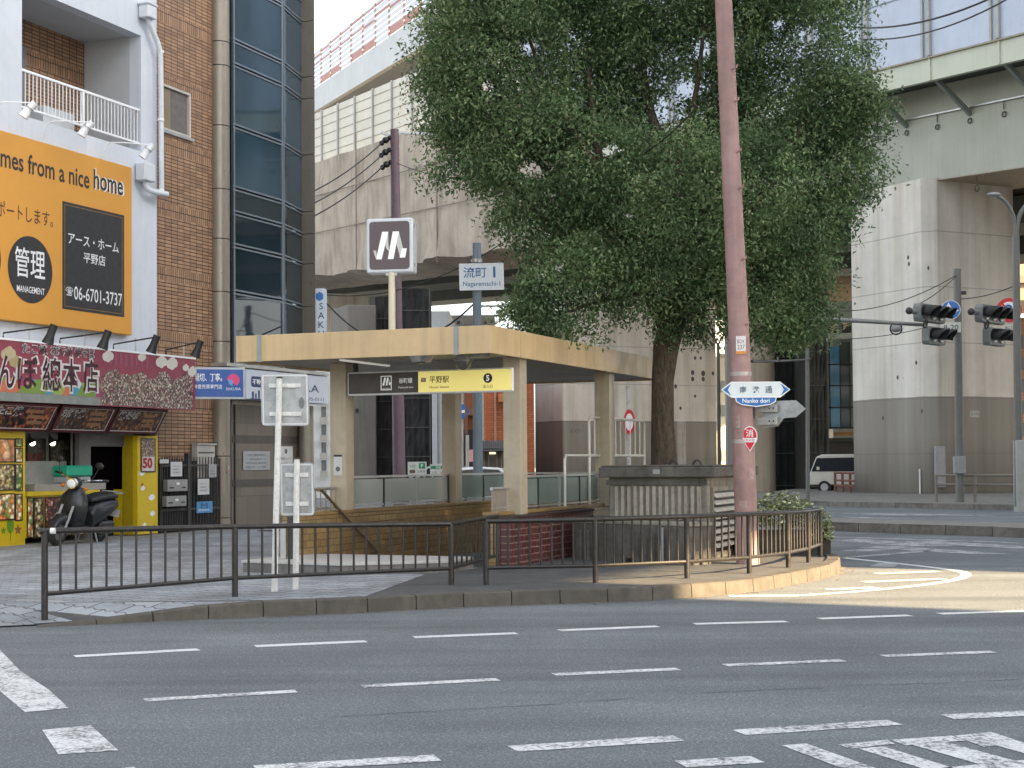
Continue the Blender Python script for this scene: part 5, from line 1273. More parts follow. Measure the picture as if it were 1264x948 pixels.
# ----------------------------------------------------------------- SCOOTER
fw = G(69, 674, SW); rw = G(121, 669, SW); hd = (fw-rw); hd.z = 0; wbL = hd.length; K_ = 1.26
t = thing('motor_scooter', 'dark grey motor scooter with round headlamp parked in front of the food counter', 'scooter', (rw.x, rw.y, SW+.004), math.atan2(hd.y, hd.x)); t.scale = (K_, K_*1.12, K_); t.rotation_euler = (-.17, 0, math.atan2(hd.y, hd.x))
TYRE = mat('tyre_rubber', (.018, .018, .018), .8, bump=.2); BOD = mat('scooter_grey', (.020, .022, .026), .32, .1, var=.15, dirt=.08); SEATM = mat('seat_vinyl', (.015, .015, .016), .5)
WBs = wbL/K_
def wheel(x, nm):
    w = B().torus((x, 0, .21), .165, .048, (0, 1, 0), n=26, seg=10).done(nm, TYRE, t, True)
    B().cyl((x, -.035, .21), (x, .035, .21), .125, seg=20).done('rim', mat('rim_grey', (.16, .16, .16), .4, .5), w, True)
    B().cyl((x, -.06, .21), (x, .06, .21), .035, seg=12).done('hub', STEEL, w, True)
wheel(0, 'rear_wheel'); wheel(WBs, 'front_wheel')
def loft(name, secs, m, par=t, n=16):
    """secs: (x, z centre, half width, half height, tilt) rings along x"""
    b = B(); R = []
    for (x, z, hw, hh) in secs:
        R.append([b.v((x, hw*math.copysign(abs(math.cos(a))**.75, math.cos(a)), z+hh*math.copysign(abs(math.sin(a))**.75, math.sin(a)))) for a in [2*math.pi*k/n for k in range(n)]])
    for A_, B_ in zip(R, R[1:]):
        for k in range(n): b.bm.faces.new((A_[k], A_[(k+1) % n], B_[(k+1) % n], B_[k]))
    b.bm.faces.new(R[0]); b.bm.faces.new(R[-1][::-1]); return b.done(name, m, par, True)
loft('tail_body', [(-.30, .63, .06, .05), (-.2, .62, .13, .09), (0, .58, .17, .14), (.25, .52, .18, .18), (.42, .45, .17, .2), (.52, .38, .15, .14)], BOD)
loft('seat', [(-.26, .735, .08, .03), (-.1, .755, .13, .05), (.15, .745, .14, .05), (.35, .72, .12, .045), (.5, .69, .08, .03)], SEATM)
b = B(); b.box(.42, WBs-.28, -.15, .15, .22, .30); b.done('floor_board', BOD, t, bevel=.03)
sh = B(); R = []
for (x, z, hw, d) in ((WBs-.30, .28, .16, .03), (WBs-.27, .42, .20, .04), (WBs-.24, .58, .225, .05), (WBs-.25, .74, .20, .05), (WBs-.29, .86, .12, .045), (WBs-.31, .90, .07, .035)):
    R.append([sh.v((x+(1-(y/hw)**2)*d*2.2-d, y, z)) for y in [hw*(k/4-1) for k in range(9)]]+[sh.v((x-(1-(y/hw)**2)*.02-d-.03, y, z)) for y in [hw*(1-k/4) for k in range(9)]])
for A_, B_ in zip(R, R[1:]):
    for k in range(18): sh.bm.faces.new((A_[k], A_[(k+1) % 18], B_[(k+1) % 18], B_[k]))
sh.bm.faces.new(R[0]); sh.bm.faces.new(R[-1][::-1]); sh.done('leg_shield', BOD, t, True)
loft('front_fender', [(WBs-.26, .36, .05, .05), (WBs-.14, .42, .085, .085), (WBs, .43, .09, .06), (WBs+.14, .36, .075, .05), (WBs+.2, .28, .05, .04)], BOD)
b = B()
for s_ in (-.085, .085): b.tube([(WBs-.16, s_, .62), (WBs, s_, .21)], .02, 8)
b.done('fork', GREYM, t, True)
st_x = WBs-.26
B().tube([(st_x+.03, 0, .70), (st_x-.05, 0, .98)], .035, 10).done('steering_column', BLACK, t, True)
loft('headlamp_cowl', [(st_x-.12, .96, .05, .05), (st_x-.02, .97, .085, .09), (st_x+.06, .965, .09, .092)], BOD)
hl = B().cyl((st_x+.06, 0, .965), (st_x+.10, 0, .96), .088, .085, 22).done('headlamp', mat('chrome', (.75, .75, .75), .12, 1.0, var=.02), t, True)
B().ball((st_x+.095, 0, .96), .072, (.35, 1, 1)).done('lens', emat('lamp_lens', (.75, .77, .78), .15), hl, True)
hb = B(); hb.tube(smooth_line([(st_x-.14, -.34, 1.06), (st_x-.08, -.2, 1.04), (st_x-.05, 0, 1.0), (st_x-.08, .2, 1.04), (st_x-.14, .34, 1.06)], 1), .014, 8); hb = hb.done('handlebar', MC['chrome'], t, True)
for s_ in (-1, 1):
    B().cyl((st_x-.13, s_*.30, 1.055), (st_x-.18, s_*.42, 1.065), .02, seg=10).done('grip', BLACK, hb, True)
    B().tube([(st_x-.07, s_*.2, 1.04), (st_x-.02, s_*.28, 1.13), (st_x-.04, s_*.31, 1.24)], .007, 6).done('mirror_stalk', BLACK, hb, True)
    B().ball((st_x-.04, s_*.32, 1.285), .062, (.35, 1.05, .85)).done('mirror', BLACK, hb, True)
    B().ball((st_x+.0, s_*.18, .9), .03, (1, 1, 1)).done('front_indicator', mat('amber', '#c9701c', .3), t, True)
B().ball((-.3, 0, .6), .05, (.5, 1.6, .8)).done('tail_light', mat('tail_red', '#8c1014', .25), t, True)
b = B(); b.tube(smooth_line([(-.1, -.11, .8), (-.36, -.11, .79), (-.42, 0, .79), (-.36, .11, .79), (-.1, .11, .8)], 1), .011, 8); b.done('rear_rack', GREYM, t, True)
b = B(); b.tube([(.35, -.16, .24), (.1, -.2, .26), (-.25, -.2, .33)], [.03, .05, .045], 12); b.done('exhaust', mat('exhaust_steel', (.2, .19, .18), .35, .7), t, True)
b = B(); b.box(-.15, .25, .06, .15, .14, .36); b.done('engine', DKMET, t, bevel=.03)
b = B(); b.tube([(.35, -.1, .24), (.3, -.16, .0)], .012, 6); b.tube([(.35, .1, .24), (.3, .16, .0)], .012, 6); b.tube([(.3, -.16, .0), (.3, .16, .0)], .012, 6); b.done('stand', GREYM, t)
b = B(); b.box(-.345, -.335, -.09, .09, .40, .52); b.done('number_plate', mat('plate_pale', (.5, .52, .55), .5), t)
# delivery box on the counter behind the scooter
t = thing('delivery_box', 'green lidded translucent box standing on the counter behind the scooter', 'box', **FA)
a, c = S(82, 590, .05), S(113, 590, .05); zb_ = zc+.163; zm, zt_ = Z(97, 588, .05), Z(97, 574.5, .05)
b = B(); b.box(-.42, .05, a+.03, c-.03, zb_, zm); b.done('body', mat('box_clear', (.33, .35, .36), .4), t, bevel=.02)
b = B(); b.box(-.46, .09, a, c, zm, zt_); b.done('lid', mat('lid_green', '#149a78', .45, var=.06), t, bevel=.03)
# manhole and floor drain near the gate
t = thing('manhole_cover', 'rusty round manhole cover in the paving before the gate', 'manhole cover', (FC.w(1.9, 6.9).x, FC.w(1.9, 6.9).y, SW+.006))
B().cyl((0, 0, 0), (0, 0, .006), .32, .32, 28).done('cover', mat('rust_iron', (.12, .07, .045), .75, var=.3, dirt=.4), t); B().torus((0, 0, .003), .33, .01, (0, 0, 1), n=28, seg=6).done('ring', DKMET, t, True)
# ================================================================= ELEVATED ROAD BEHIND
dv = ray(-320, 440).normalized(); dh = Vector((dv.x, dv.y, 0)).normalized(); slope = dv.z/math.hypot(dv.x, dv.y)
wv = Vector((dh.y, -dh.x, 0))
V0_ = PD(1264, 60, 60.0); V0_.z = 0
vrz = math.atan2(dh.y, dh.x)-math.pi/2        # local y runs along the deck
VD = Frame(V0_, vrz)
Rl = Matrix.Rotation(vrz, 3, 'Z')
assert (Rl @ Vector((1, 0, 0))-wv).length < 1e-3
def vz(s): return slope*s
GREENP = mat('girder_green', '#a6a899', .55, var=.1, scale=.25, streak=.18, dirt=.06, dirtcol=(.16, .15, .12))
PALEG = mat('fascia_pale', '#c3c6b2', .5, var=.06, scale=.4, streak=.15, dirtcol=(.25, .22, .15))
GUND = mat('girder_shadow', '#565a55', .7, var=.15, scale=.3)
BARR = mat('barrier_white', '#b9c2d2', .45, var=.06, scale=.6, dirt=.12, streak=.1, dirtcol=(.3, .3, .32))
BARC = mat('barrier_cream', '#d6cfbd', .5, var=.08, scale=.5, dirt=.08, streak=.12, dirtcol=(.3, .25, .17))
SA, SB_ = -12.0, 140.0
vd = thing('elevated_road', 'long pale green steel box girder expressway crossing behind the tree', 'overpass', (V0_.x, V0_.y, 0), vrz)
def sweep(prof, s0, s1, m, name, parent=vd, step=None):
    """closed profile (w, z) swept along the climbing deck"""
    b = B(); n = len(prof); ks = [s0, s1] if not step else [s0+(s1-s0)*i/max(1, int((s1-s0)/step)) for i in range(max(1, int((s1-s0)/step))+1)]
    R = [[b.v((w, s, z+vz(s))) for w, z in prof] for s in ks]
    for A_, B_ in zip(R, R[1:]):
        for k in range(n): b.bm.faces.new((A_[k], A_[(k+1) % n], B_[(k+1) % n], B_[k]))
    b.bm.faces.new(R[0][::-1]); b.bm.faces.new(R[-1]); return b.done(name, m, parent)
def hz(px, py, w):   # height above the climbing datum of a pixel seen on the plane at setback w
    p = VD.hit(px, py, 0, w); return p.z-vz(p.y)
zf1, zf0 = hz(1264, 43, 0), hz(1264, 72.5, 0); zg1, zg0 = hz(1264, 120, 2.2), hz(1264, 206, 2.2)
zr = zg0
print('viaduct', zf1, zf0, zg1, zg0)
sweep([(0, zf0), (.25, zf0), (.25, zf1), (0, zf1)], SA, SB_, PALEG, 'edge_beam')
sweep([(-.12, zf1), (.3, zf1), (.3, zf1+.07), (-.12, zf1+.07)], SA, SB_, mat('flange_rust', '#9a927c', .6, dirt=.25), 'edge_flange')
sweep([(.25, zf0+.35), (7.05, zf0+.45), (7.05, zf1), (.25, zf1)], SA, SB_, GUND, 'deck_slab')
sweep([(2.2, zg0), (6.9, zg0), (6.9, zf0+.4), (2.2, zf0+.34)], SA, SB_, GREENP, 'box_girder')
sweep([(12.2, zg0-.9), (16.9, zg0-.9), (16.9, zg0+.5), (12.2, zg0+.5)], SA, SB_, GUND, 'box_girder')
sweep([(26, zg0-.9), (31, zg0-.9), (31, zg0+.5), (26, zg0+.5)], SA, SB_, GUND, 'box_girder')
sweep([(2.12, zg0-.04), (7.0, zg0-.04), (7.0, zg0-.003), (2.12, zg0-.003)], SA, SB_, mat('bottom_flange', '#9b8f7c', .6, var=.1, streak=.1), 'bottom_flange')
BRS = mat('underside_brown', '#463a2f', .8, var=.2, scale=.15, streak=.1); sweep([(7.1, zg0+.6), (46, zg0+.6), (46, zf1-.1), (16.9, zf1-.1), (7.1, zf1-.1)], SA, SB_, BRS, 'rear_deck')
sweep([(2.05, zg1), (2.19, zg1), (2.19, zg1+.06), (2.05, zg1+.06)], SA, 46, STEEL, 'pipe_rail')
br = B(); stf = B(); rg = B(); jt = B()
s_off = VD.hit(1148, 60, 0, 0).y % 4.0
for k in range(-8, 12):
    s = s_off+k*4.0; z = vz(s)
    br.bar((.25, s, zf0+.12+z), (2.2, s, zg1-.25+z), .16, .2)
    stf.box(-.06, 0, s-.05, s+.05, zf0+z, zf1+z)
    for j in range(2): 
        ss = s+j*2.0; q = Vector((2.15, ss, zg1-.35+vz(ss))); rg.torus(q-ZW*.2, .11, .025, (1, 0, 0), n=12, seg=6); rg.bar(q, q+ZW*.35, .03, .03)
    if k % 2: 
        q = Vector((2.5, s, zg0-.05+z)); rg.bar(q, q-ZW*.4, .03, .03); rg.torus(q-ZW*.52, .13, .025, (1, 0, 0), n=12, seg=6)
br.done('bracket', mat('bracket_grey', '#7d8480', .6), vd); stf.done('stiffener', PALEG, vd); rg.done('lifting_rings', DKMET, vd)
# wall panels along its edge
for (s0, s1, z0, z1, m, nm) in ((SA, 43, zf1+.07, zf1+8.7, BARR, 'noise_barrier'), (43, SB_, zf1+4.1, zf1+8.7, BARC, 'noise_barrier')):
    sweep([(.0, z0), (.1, z0), (.1, z1), (.0, z1)], s0, s1, m, nm)
po = B(); ln = B()
k = s_off-32
while k < SB_:
    z = vz(k)
    if k > SA:
        po.box(-.13, -.01, k-.09, k+.09, zf1+.1+z, zf1+8.75+z)
        if k < 43: po.box(-.10, -.01, k+.35, k+.47, zf1+.1+z, zf1+8.75+z)
    k += 4.0
po.done('barrier_post', mat('barrier_post', '#a9aaa6', .5, dirt=.1), vd)
for j in range(6):
    z0 = zf1+4.1+.80*j; sweep([(-.03, z0), (-.002, z0), (-.002, z0+.06), (-.03, z0+.06)], 43, SB_, mat('barrier_line', '#a0917c', .6), 'panel_joint')
for j in range(3):
    z0 = zf1+2.9*(j+1); sweep([(-.03, z0), (-.002, z0), (-.002, z0+.06), (-.03, z0+.06)], SA, 43, mat('barrier_line2', '#8a95a3', .6), 'panel_joint')
# cloth-wrapped stretch
CL = NT('scaffold_sheet'); v = CL.coords((1, .9, .10)); f = CL.noise(1.6, 6, .65, v, .3); g = CL.noise(.35, 5, .6)
c = CL.ramp(f, [(.3, lin('#9c9080')), (.5, lin('#b3a696')), (.72, lin('#bdb2a3'))]); c = CL.mix(.7, c, CL.ramp(g, [(.3, .62), (.7, 1.12)]), 'MULTIPLY')
CL.bump(f, .35, .12); CL.done(c, .85); CL = CL.m
sh = thing('scaffold_sheet', 'dusty beige sheeting wrapped round the expressway girder left of the tree', 'sheeting', (V0_.x, V0_.y, 0), vrz)
rr = np.random.default_rng(2); b = B(); R = []
S0, S1 = 38.0, 139.0; zt_ = zf1+4.15; zbm = zg0-.9
n = 150
ph = [rr.uniform(0, 6.28) for _ in range(6)]
for i in range(n+1):
    s = S0+(S1-S0)*i/n; col = []
    for j in range(15):
        tz = j/10
        if j <= 10:
            bag = .12*math.sin(tz*3.3)*math.sin(s*.785+ph[0])**2+.25*tz**2*math.sin(s*.45+ph[1])+.07*tz*math.sin(s*2.3+tz*9+ph[2])+.08*math.sin(tz*17+s*.6)+.06*math.sin(s*1.1-tz*11)+.22*tz**3*math.sin(s*1.9+ph[4])*math.sin(tz*14+s*.7)+.10*tz*math.sin(s*4.3+tz*5+ph[5])
            col.append(b.v((-.55-bag, s, zt_+(zbm-zt_)*tz+vz(s)+(.12*tz**3)*math.sin(s*.7+ph[3]))))
        else:
            q = (j-10)/4; col.append(b.v((-.4+7.8*q, s, zbm-.5*math.sin(q*3.14)+.10*math.sin(s*.8+q*4)+vz(s))))
    R.append(col)
for A_, B_ in zip(R, R[1:]):
    for k in range(14): b.bm.faces.new((A_[k], B_[k], B_[k+1], A_[k+1]))
b.done('cloth', CL, sh, True)
b = B()
for s in np.arange(S0+1, S1, 16.0): b.tube([(-.85, s, zt_+1.2+vz(s)), (-.85, s, zbm+vz(s)-.3)], .05, 6)
b.tube([(-.85, S0, zt_-3+vz(S0)), (-.85, S1, zt_-3+vz(S1))], .045, 6); b.tube([(-.9, S0, zt_-6.2+vz(S0)), (-.9, S1, zt_-6.2+vz(S1))], .045, 6)
b.done('scaffold_tube', mat('tube_tan', '#84786a', .6), sh)
# upper ramp
uv_ = ray(75, 328); uh = Vector((uv_.x, uv_.y, 0)).normalized(); us = uv_.z/math.hypot(uv_.x, uv_.y); urz = math.atan2(uh.y, uh.x)-math.pi/2
U0_ = PD(495, 60, 138.0); U0_.z = 0; UF = Frame(U0_, urz)
ur = thing('upper_ramp', 'white concrete upper ramp with a red and white barrier rising at the top left', 'overpass', (U0_.x, U0_.y, 0), urz)
def uz(s): return us*s
def usweep(prof, s0, s1, m, name):
    b = B(); n = len(prof); R = [[b.v((w, s, z+uz(s))) for w, z in prof] for s in (s0, s1)]
    for k in range(n): b.bm.faces.new((R[0][k], R[0][(k+1) % n], R[1][(k+1) % n], R[1][k]))
    b.bm.faces.new(R[0][::-1]); b.bm.faces.new(R[1]); return b.done(name, m, ur)
def hu(px, py): p = UF.hit(px, py, 0, 0); return p.z-uz(p.y)
zr1, zp1, zp0 = hu(387.5, 65), hu(387.5, 110), hu(387.5, 138)
UW = mat('ramp_white', '#c4c9cb', .6, var=.06, scale=.2, streak=.25, dirtcol=(.3, .25, .2))
u0, u1 = -60, 130
usweep([(0, zp0), (.4, zp0-.1), (.4, zp1), (0, zp1)], u0, u1, UW, 'parapet')
usweep([(.4, zp0-.1), (11, zp0-.6), (11, zp0+.2), (.4, zp0+.3)], u0, u1, mat('ramp_soffit', '#8d97a0', .7, var=.1, scale=.2), 'deck_slab')
usweep([(3.2, zp0-2.2), (8, zp0-2.2), (8.6, zp0-.4), (2.6, zp0-.2)], u0, u1, mat('ramp_soffit'  , '#a9adab'), 'box_girder')
RW = mat('rail_red', '#a8593f', .5, var=.15, dirt=.1); hh = zr1-zp1
for j in range(8):
    z = zp1+hh*(j+.5)/8.2
    usweep([(.0, z-.2), (.06, z-.2), (.06, z+.2), (.0, z+.2)], u0, u1, mat('barrier_slat', '#c8ccd4', .5, var=.05), 'barrier_slat')
b = B(); s = u0
while s < u1: b.box(-.12, .0, s-.1, s+.1, zp1+uz(s), zr1+uz(s)+.1); s += 6.5
b.done('barrier_post', mat('post_pinkish', '#b59a96', .5), ur)
b = B(); s = u0; k = 0
rr = random.Random(8)
while s < u1:
    L_ = 6.3
    if k % 3 != 1:
        z = zp1+.1; b.prism([(-.03, s+.15, z+uz(s)), (-.03, s+L_, z+uz(s+L_)), (-.03, s+L_, z+.75+uz(s+L_)), (-.03, s+.15, z+.75+uz(s))], (.02, 0, 0))
    for q in range(2):
        z = zr1-.5-q*1.0-rr.random()*.4; b.prism([(-.03, s+.15, z+uz(s)), (-.03, s+L_, z+uz(s+L_)), (-.03, s+L_, z+.22+uz(s+L_)), (-.03, s+.15, z+.22+uz(s))], (.02, 0, 0))
    s += 6.5; k += 1
b.done('red_board', RW, ur)
# ----------------------------------------------------------------- piers
PIER = NT('pier_concrete'); v = PIER.coords((1, 1, .04)); f = PIER.noise(1.6, 6, .6, v); g = PIER.noise(.5, 6, .65)
sp = PIER.n('SeparateXYZ'); PIER.l(PIER.tc.outputs['Object'], sp.inputs[0])
c = PIER.ramp(f, [(.25, lin('#b9b0a2')), (.5, lin('#d5cfc3')), (.8, lin('#e4e0d8'))])
c = PIER.mix(.7, c, PIER.ramp(g, [(.3, .78), (.7, 1.1)]), 'MULTIPLY')
lowk = PIER.ramp(sp.outputs[2], [(0, 1.0), (1, 1.0)])
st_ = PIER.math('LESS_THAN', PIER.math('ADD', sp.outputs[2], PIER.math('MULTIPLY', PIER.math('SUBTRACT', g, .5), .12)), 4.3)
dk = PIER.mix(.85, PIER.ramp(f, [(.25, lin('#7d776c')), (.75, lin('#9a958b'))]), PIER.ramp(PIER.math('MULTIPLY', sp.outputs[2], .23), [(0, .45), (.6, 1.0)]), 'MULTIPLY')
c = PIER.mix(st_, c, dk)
pits = PIER.noise(6, 4, .7); c = PIER.mix(PIER.math('MULTIPLY', PIER.ramp(pits, [(.66, 0.0), (.72, 1.0)]), .45), c, (.09, .08, .07))
ln_ = PIER.math('LESS_THAN', PIER.math('MODULO', PIER.math('ADD', sp.outputs[2], .7), 2.45), .05); c = PIER.mix(PIER.math('MULTIPLY', ln_, .45), c, (.16, .15, .14))
PIER.bump(PIER.noise(12, 4), .15, .02); PIER.done(c, .85); PIER = PIER.m
def pier(label, w0, w1, s0, s1, ztop, chamf=.35, z0=0.0):
    t = thing('bridge_pier', label, 'bridge pier', (V0_.x, V0_.y, z0), vrz); b = B()
    P = [(w0+chamf, s0), (w1, s0), (w1, s1), (w0, s1), (w0, s0+chamf)]
    b.prism([(x, y, 0) for x, y in P], ZW*ztop); b.done('shaft', PIER, t, bevel=.03)
    return t
pc_ = VD.hit(1148, 400, 0, 1.6)
pr = pier('broad pale concrete pier at the right with a darker lower band', 1.6, 6.6, pc_.y, VD.hit(1051.5, 400, 0, 1.6).y, zg0+vz(pc_.y)-.06, .5, .15)
q = PD(1204.5, 511, pc_.y+V0_.y)  # small number plate on the face towards us
yy = pc_.y-.004; qq = VD.hit(1203, 511, 1, pc_.y)
plate(pr, 'number_plate', (qq.x, yy, qq.z-.15), UX, ZW, .52, .28, mat('plate_dull', (.42, .41, .38), .6), .01); text(pr, 'IE 478', (qq.x, yy-.01, qq.z-.15), UX, ZW, MC['ink'], w=.42, lift=.004)
qq = VD.hit(1159, 575, 1, pc_.y); b = B(); b.box(qq.x-.28, qq.x+.28, yy-.12, yy, .3, 2.1); b.done('grey_cabinet', mat('cabinet_grey', (.34, .34, .35), .6, streak=.3, dirt=.2), pr, bevel=.02)
qq = VD.hit(1135, 600, 0, 1.6); b = B(); b.cyl((1.52, pc_.y+.7, 0), (1.52, pc_.y+.7, 1.1), .04); b.done('drain_pipe', WHITE, pr)
sC = VD.hit(694, 450, 0, 1.8)
pm = pier('wide pale concrete pier behind the tree trunk with a grey lower band', 1.8, VD.hit(884, 450, 1, sC.y).x, sC.y, VD.hit(660, 450, 0, 1.8).y, zg0+vz(sC.y)-.06, .05)
qq = VD.hit(710, 532, 1, sC.y); text(pm, 'IE 477', (qq.x, sC.y-.004, qq.z), UX, ZW, MC['ink'], w=.75, lift=.01)
STN = mat('stain_dark', (.10, .095, .085), .9, var=.3, scale=9)
for (x, y, r_) in ((858, 441, .10), (865, 441, .09), (855, 459, .14), (868, 460, .16), (880, 460, .11), (855, 467, .13), (868, 467, .13), (834, 476, .12), (858, 488, .09), (843, 422, .07), (857, 422, .07), (840, 503, .1)):
    q = VD.hit(x, y, 1, sC.y-.004); b = B(); b.disc((q.x, sC.y-.004, q.z-.05), r_, UX, ZW, 11, r_*1.25); b.done('anchor_hole', STN, pm)
PT = mat('patched_concrete', '#a9a59d', .85, var=.15, scale=2, streak=.4)
q0, q1 = VD.hit(836, 520, 1, sC.y), VD.hit(847, 575, 1, sC.y); plate(pm, 'patched_strip', ((q0.x+q1.x)/2, sC.y-.002, (q0.z+q1.z)/2), UX, ZW, q1.x-q0.x, q0.z-q1.z, PT, .006)
for (x, y) in ((1146, 335), (1121, 322), (1108, 470), (1131, 452), (1090, 520), (1122, 330), (1138, 512)):
    q = VD.hit(x, y, 0, 1.597); b = B(); b.disc((1.597, q.y, q.z), .07, (0, -1, 0), ZW, 10, .10); b.done('anchor_hole', STN, pr)
# round beige pier behind the mauve pole
o = PD(927, 600, 82); t = thing('bridge_pier', 'beige rounded pier directly behind the mauve pole', 'bridge pier', (o.x, o.y, 0))
B().cyl((0, 0, 0), (0, 0, 16), 1.32, seg=32).done('shaft', mat('beige_concrete', '#a89c8a', .8, var=.1, scale=.5, streak=.3), t, True)
o = PD(906, 600, 74); t = thing('bridge_pier', 'slim grey concrete column just left of the mauve pole', 'bridge pier', (o.x, o.y, 0))
b = B(); b.box(-.28, .28, 0, .6, 0, 14.2); b.done('shaft', mat('slim_grey', '#85827b', .8, var=.1, streak=.2), t)
# dark mesh-wrapped scaffolds
MESH = NT('dark_net'); f = MESH.noise(.9, 5, .6, MESH.coords((1, 1, .35))); MESH.bump(f, .5, .1)
MESH.done(MESH.ramp(f, [(.3, (.012, .012, .012)), (.6, (.03, .03, .029)), (.8, (.06, .058, .054))]), .9); MESH = MESH.m
MESH2 = mat('brown_net', (.055, .052, .042), .9, var=.4, scale=.6, streak=.3)
def net(label, px0, px1, py0, D, m, dep=2.5, rz=0.0, rib=True):
    a = PD(px0, 600, D); c = PD(px1, 600, D); h = PD((px0+px1)/2, py0, D).z; w = c.x-a.x
    t = thing('scaffold_tower', label, 'scaffold', (a.x, D, 0), rz)
    b = B(); nx = 10; nz = 24; rg = random.Random(int(px0)); V = []
    for j in range(nz+1):
        V.append([b.v((w*i/nx, rg.uniform(-.07, .07)+(.05 if i % 2 else -.05), h*j/nz)) for i in range(nx+1)])
    for j in range(nz):
        for i in range(nx): b.bm.faces.new((V[j][i], V[j][i+1], V[j+1][i+1], V[j+1][i]))
    b.box(0.02, w-.02, .15, dep, 0, h); b.done('net', m, t)
    b = B()
    for j in range(int(h/1.75)+1): b.bar((-.05, -.14, .3+1.75*j), (w+.05, -.14, .3+1.75*j), .04, .04)
    b.bar((-.02, -.14, 0), (-.02, -.14, h), .05, .05); b.bar((w, -.14, 0), (w, -.14, h), .05, .05)
    if rib: b.done('scaffold_tube', mat('tube_dark', (.08, .078, .072), .6), t)
net('black net covered scaffold right of the mauve pole', 953, 997, 330, 84, MESH)
net('brownish net covered scaffold beside the green glass building', 998, 1022.5, 330, 80, MESH2, 4)
net('black net covered scaffold behind the canopy front sign', 497, 531.5, 356, 92, MESH)
net('dark grey net covered scaffold left of the thin purple pole', 464, 492, 366, 97, mat('grey_net', (.045, .042, .04), .9, var=.3, scale=.6))
# hammerhead block on the left
t = thing('bridge_pier', 'grey concrete pier block between the glass building and the black scaffolds', 'bridge pier', (PD(431, 600, 95).x, 95, 0), math.radians(6))
k = 95/F; h = PD(431, 376, 95).z
b = B(); b.prism([(0, 0, 0), (34*k, .3, 0), (34*k, 6, 0), (-10*k, 6, 0), (-22*k, 3.5, 0)], ZW*h); b.done('shaft', mat('grey_pier', '#77726b', .85, var=.12, scale=.4, streak=.3), t, bevel=.05)
b = B(); b.box(.4, .6, -.05, -.02, h*.42, h*.44); b.done('anchor_hole', BLACK, t)
b = B(); b.bar((-.2, -.1, h*.62), (34*k, .15, h*.62), .12, .1); b.done('pipe', GREYM, t)
# far piers to carry the deck out of sight
pier('distant concrete pier under the wrapped part of the girder', 2, 10, 96, 100, zg0+vz(96)-1.6, .3)
# ================================================================= RIGHT HAND STREET
def vbuild(name, label, px0, px1, py0, D, dep, m, cat='building', rz=0.0, base=700):
    a = PD(px0, 600, D); c = PD(px1, 600, D); h = PD((px0+px1)/2, py0, D).z
    t = thing(name, label, cat, (a.x, D, 0), rz); b = B(); b.box(0, c.x-a.x, 0, dep, 0, h); b.done('wall', m, t)
    return t, D/F, h, c.x-a.x
t, k, h, w = vbuild('green_glass_building', 'pale green glass fronted building between the brown scaffold and the right pier', 1016, 1062, 372, 112, 10, mat('celadon', '#9aa89c', .5, var=.06))
def zpy(py, D, px=1037): return PD(px, py, D).z
b = B(); x0_ = 10*k; b.box(x0_, 22*k, -.06, -.02, zpy(528, 112), zpy(428, 112)); b.done('blue_pane', tinted('sky_pane', '#6fb4dc', .05), t)
b = B(); b.box(23*k, 34*k, -.06, -.02, zpy(528, 112), zpy(422, 112)); b.done('dark_pane', tinted('moss_pane', '#55615a', .05), t)
b = B()
for y in (450, 476, 503, 528): b.box(8*k, w, -.12, -.06, zpy(y+.7, 112), zpy(y-.7, 112))
for x in (9, 22, 34): b.box(x*k, (x+1)*k, -.11, -.061, zpy(528, 112), zpy(422, 112))
b.done('mullion', DKMET, t)
b = B(); b.box(2*k, w+.5, -.5, -.0, zpy(420, 112), zpy(412, 112)); b.done('cornice', mat('celadon_light', '#b4bdb2', .5), t)
for x0_, x1_ in ((9, 19), (26, 37)):
    b = B()
    b.box(x0_*k, x1_*k, -.05, -.01, zpy(411, 112), zpy(399, 112)); b.done('upper_window', tinted('upper_pane', '#3d453f', .08), t)
b = B()
for i in range(3): b.tube([(10*k+i*.01, -.1, zpy(402+3*i, 112)), (13*k, -.1, zpy(404+3*i, 112)), (17*k, -.1, zpy(400.5+3*i, 112)), (19.5*k, -.1, zpy(402.5+3*i, 112))], .05, 6)
for i in range(3): b.tube([(27*k, -.1, zpy(407-3*i, 112)), (31*k, -.1, zpy(402-3*i, 112)), (36*k, -.1, zpy(401-3*i, 112))], .05, 6)
b.done('wavy_ornament', mat('ornament_cream', '#d8ceb0', .5), t)
b = B(); b.box(2*k, w+1, -3.2, -.2, zpy(541, 112), zpy(530.5, 112)); b.done('shop_canopy', mat('canopy_white', '#cfc9bd', .5), t)
b = B(); b.box(2*k, w+1, -3.24, -3.21, zpy(538.5, 112), zpy(534, 112)); b.done('orange_band', mat('band_orange', '#cf9a5c', .5), t)
b = B(); b.box(4*k, w, -.3, -.1, 0, zpy(545, 112)); b.done('shop_glass', mat('dim_shop', '#5d5a50', .4, var=.3, scale=1), t)
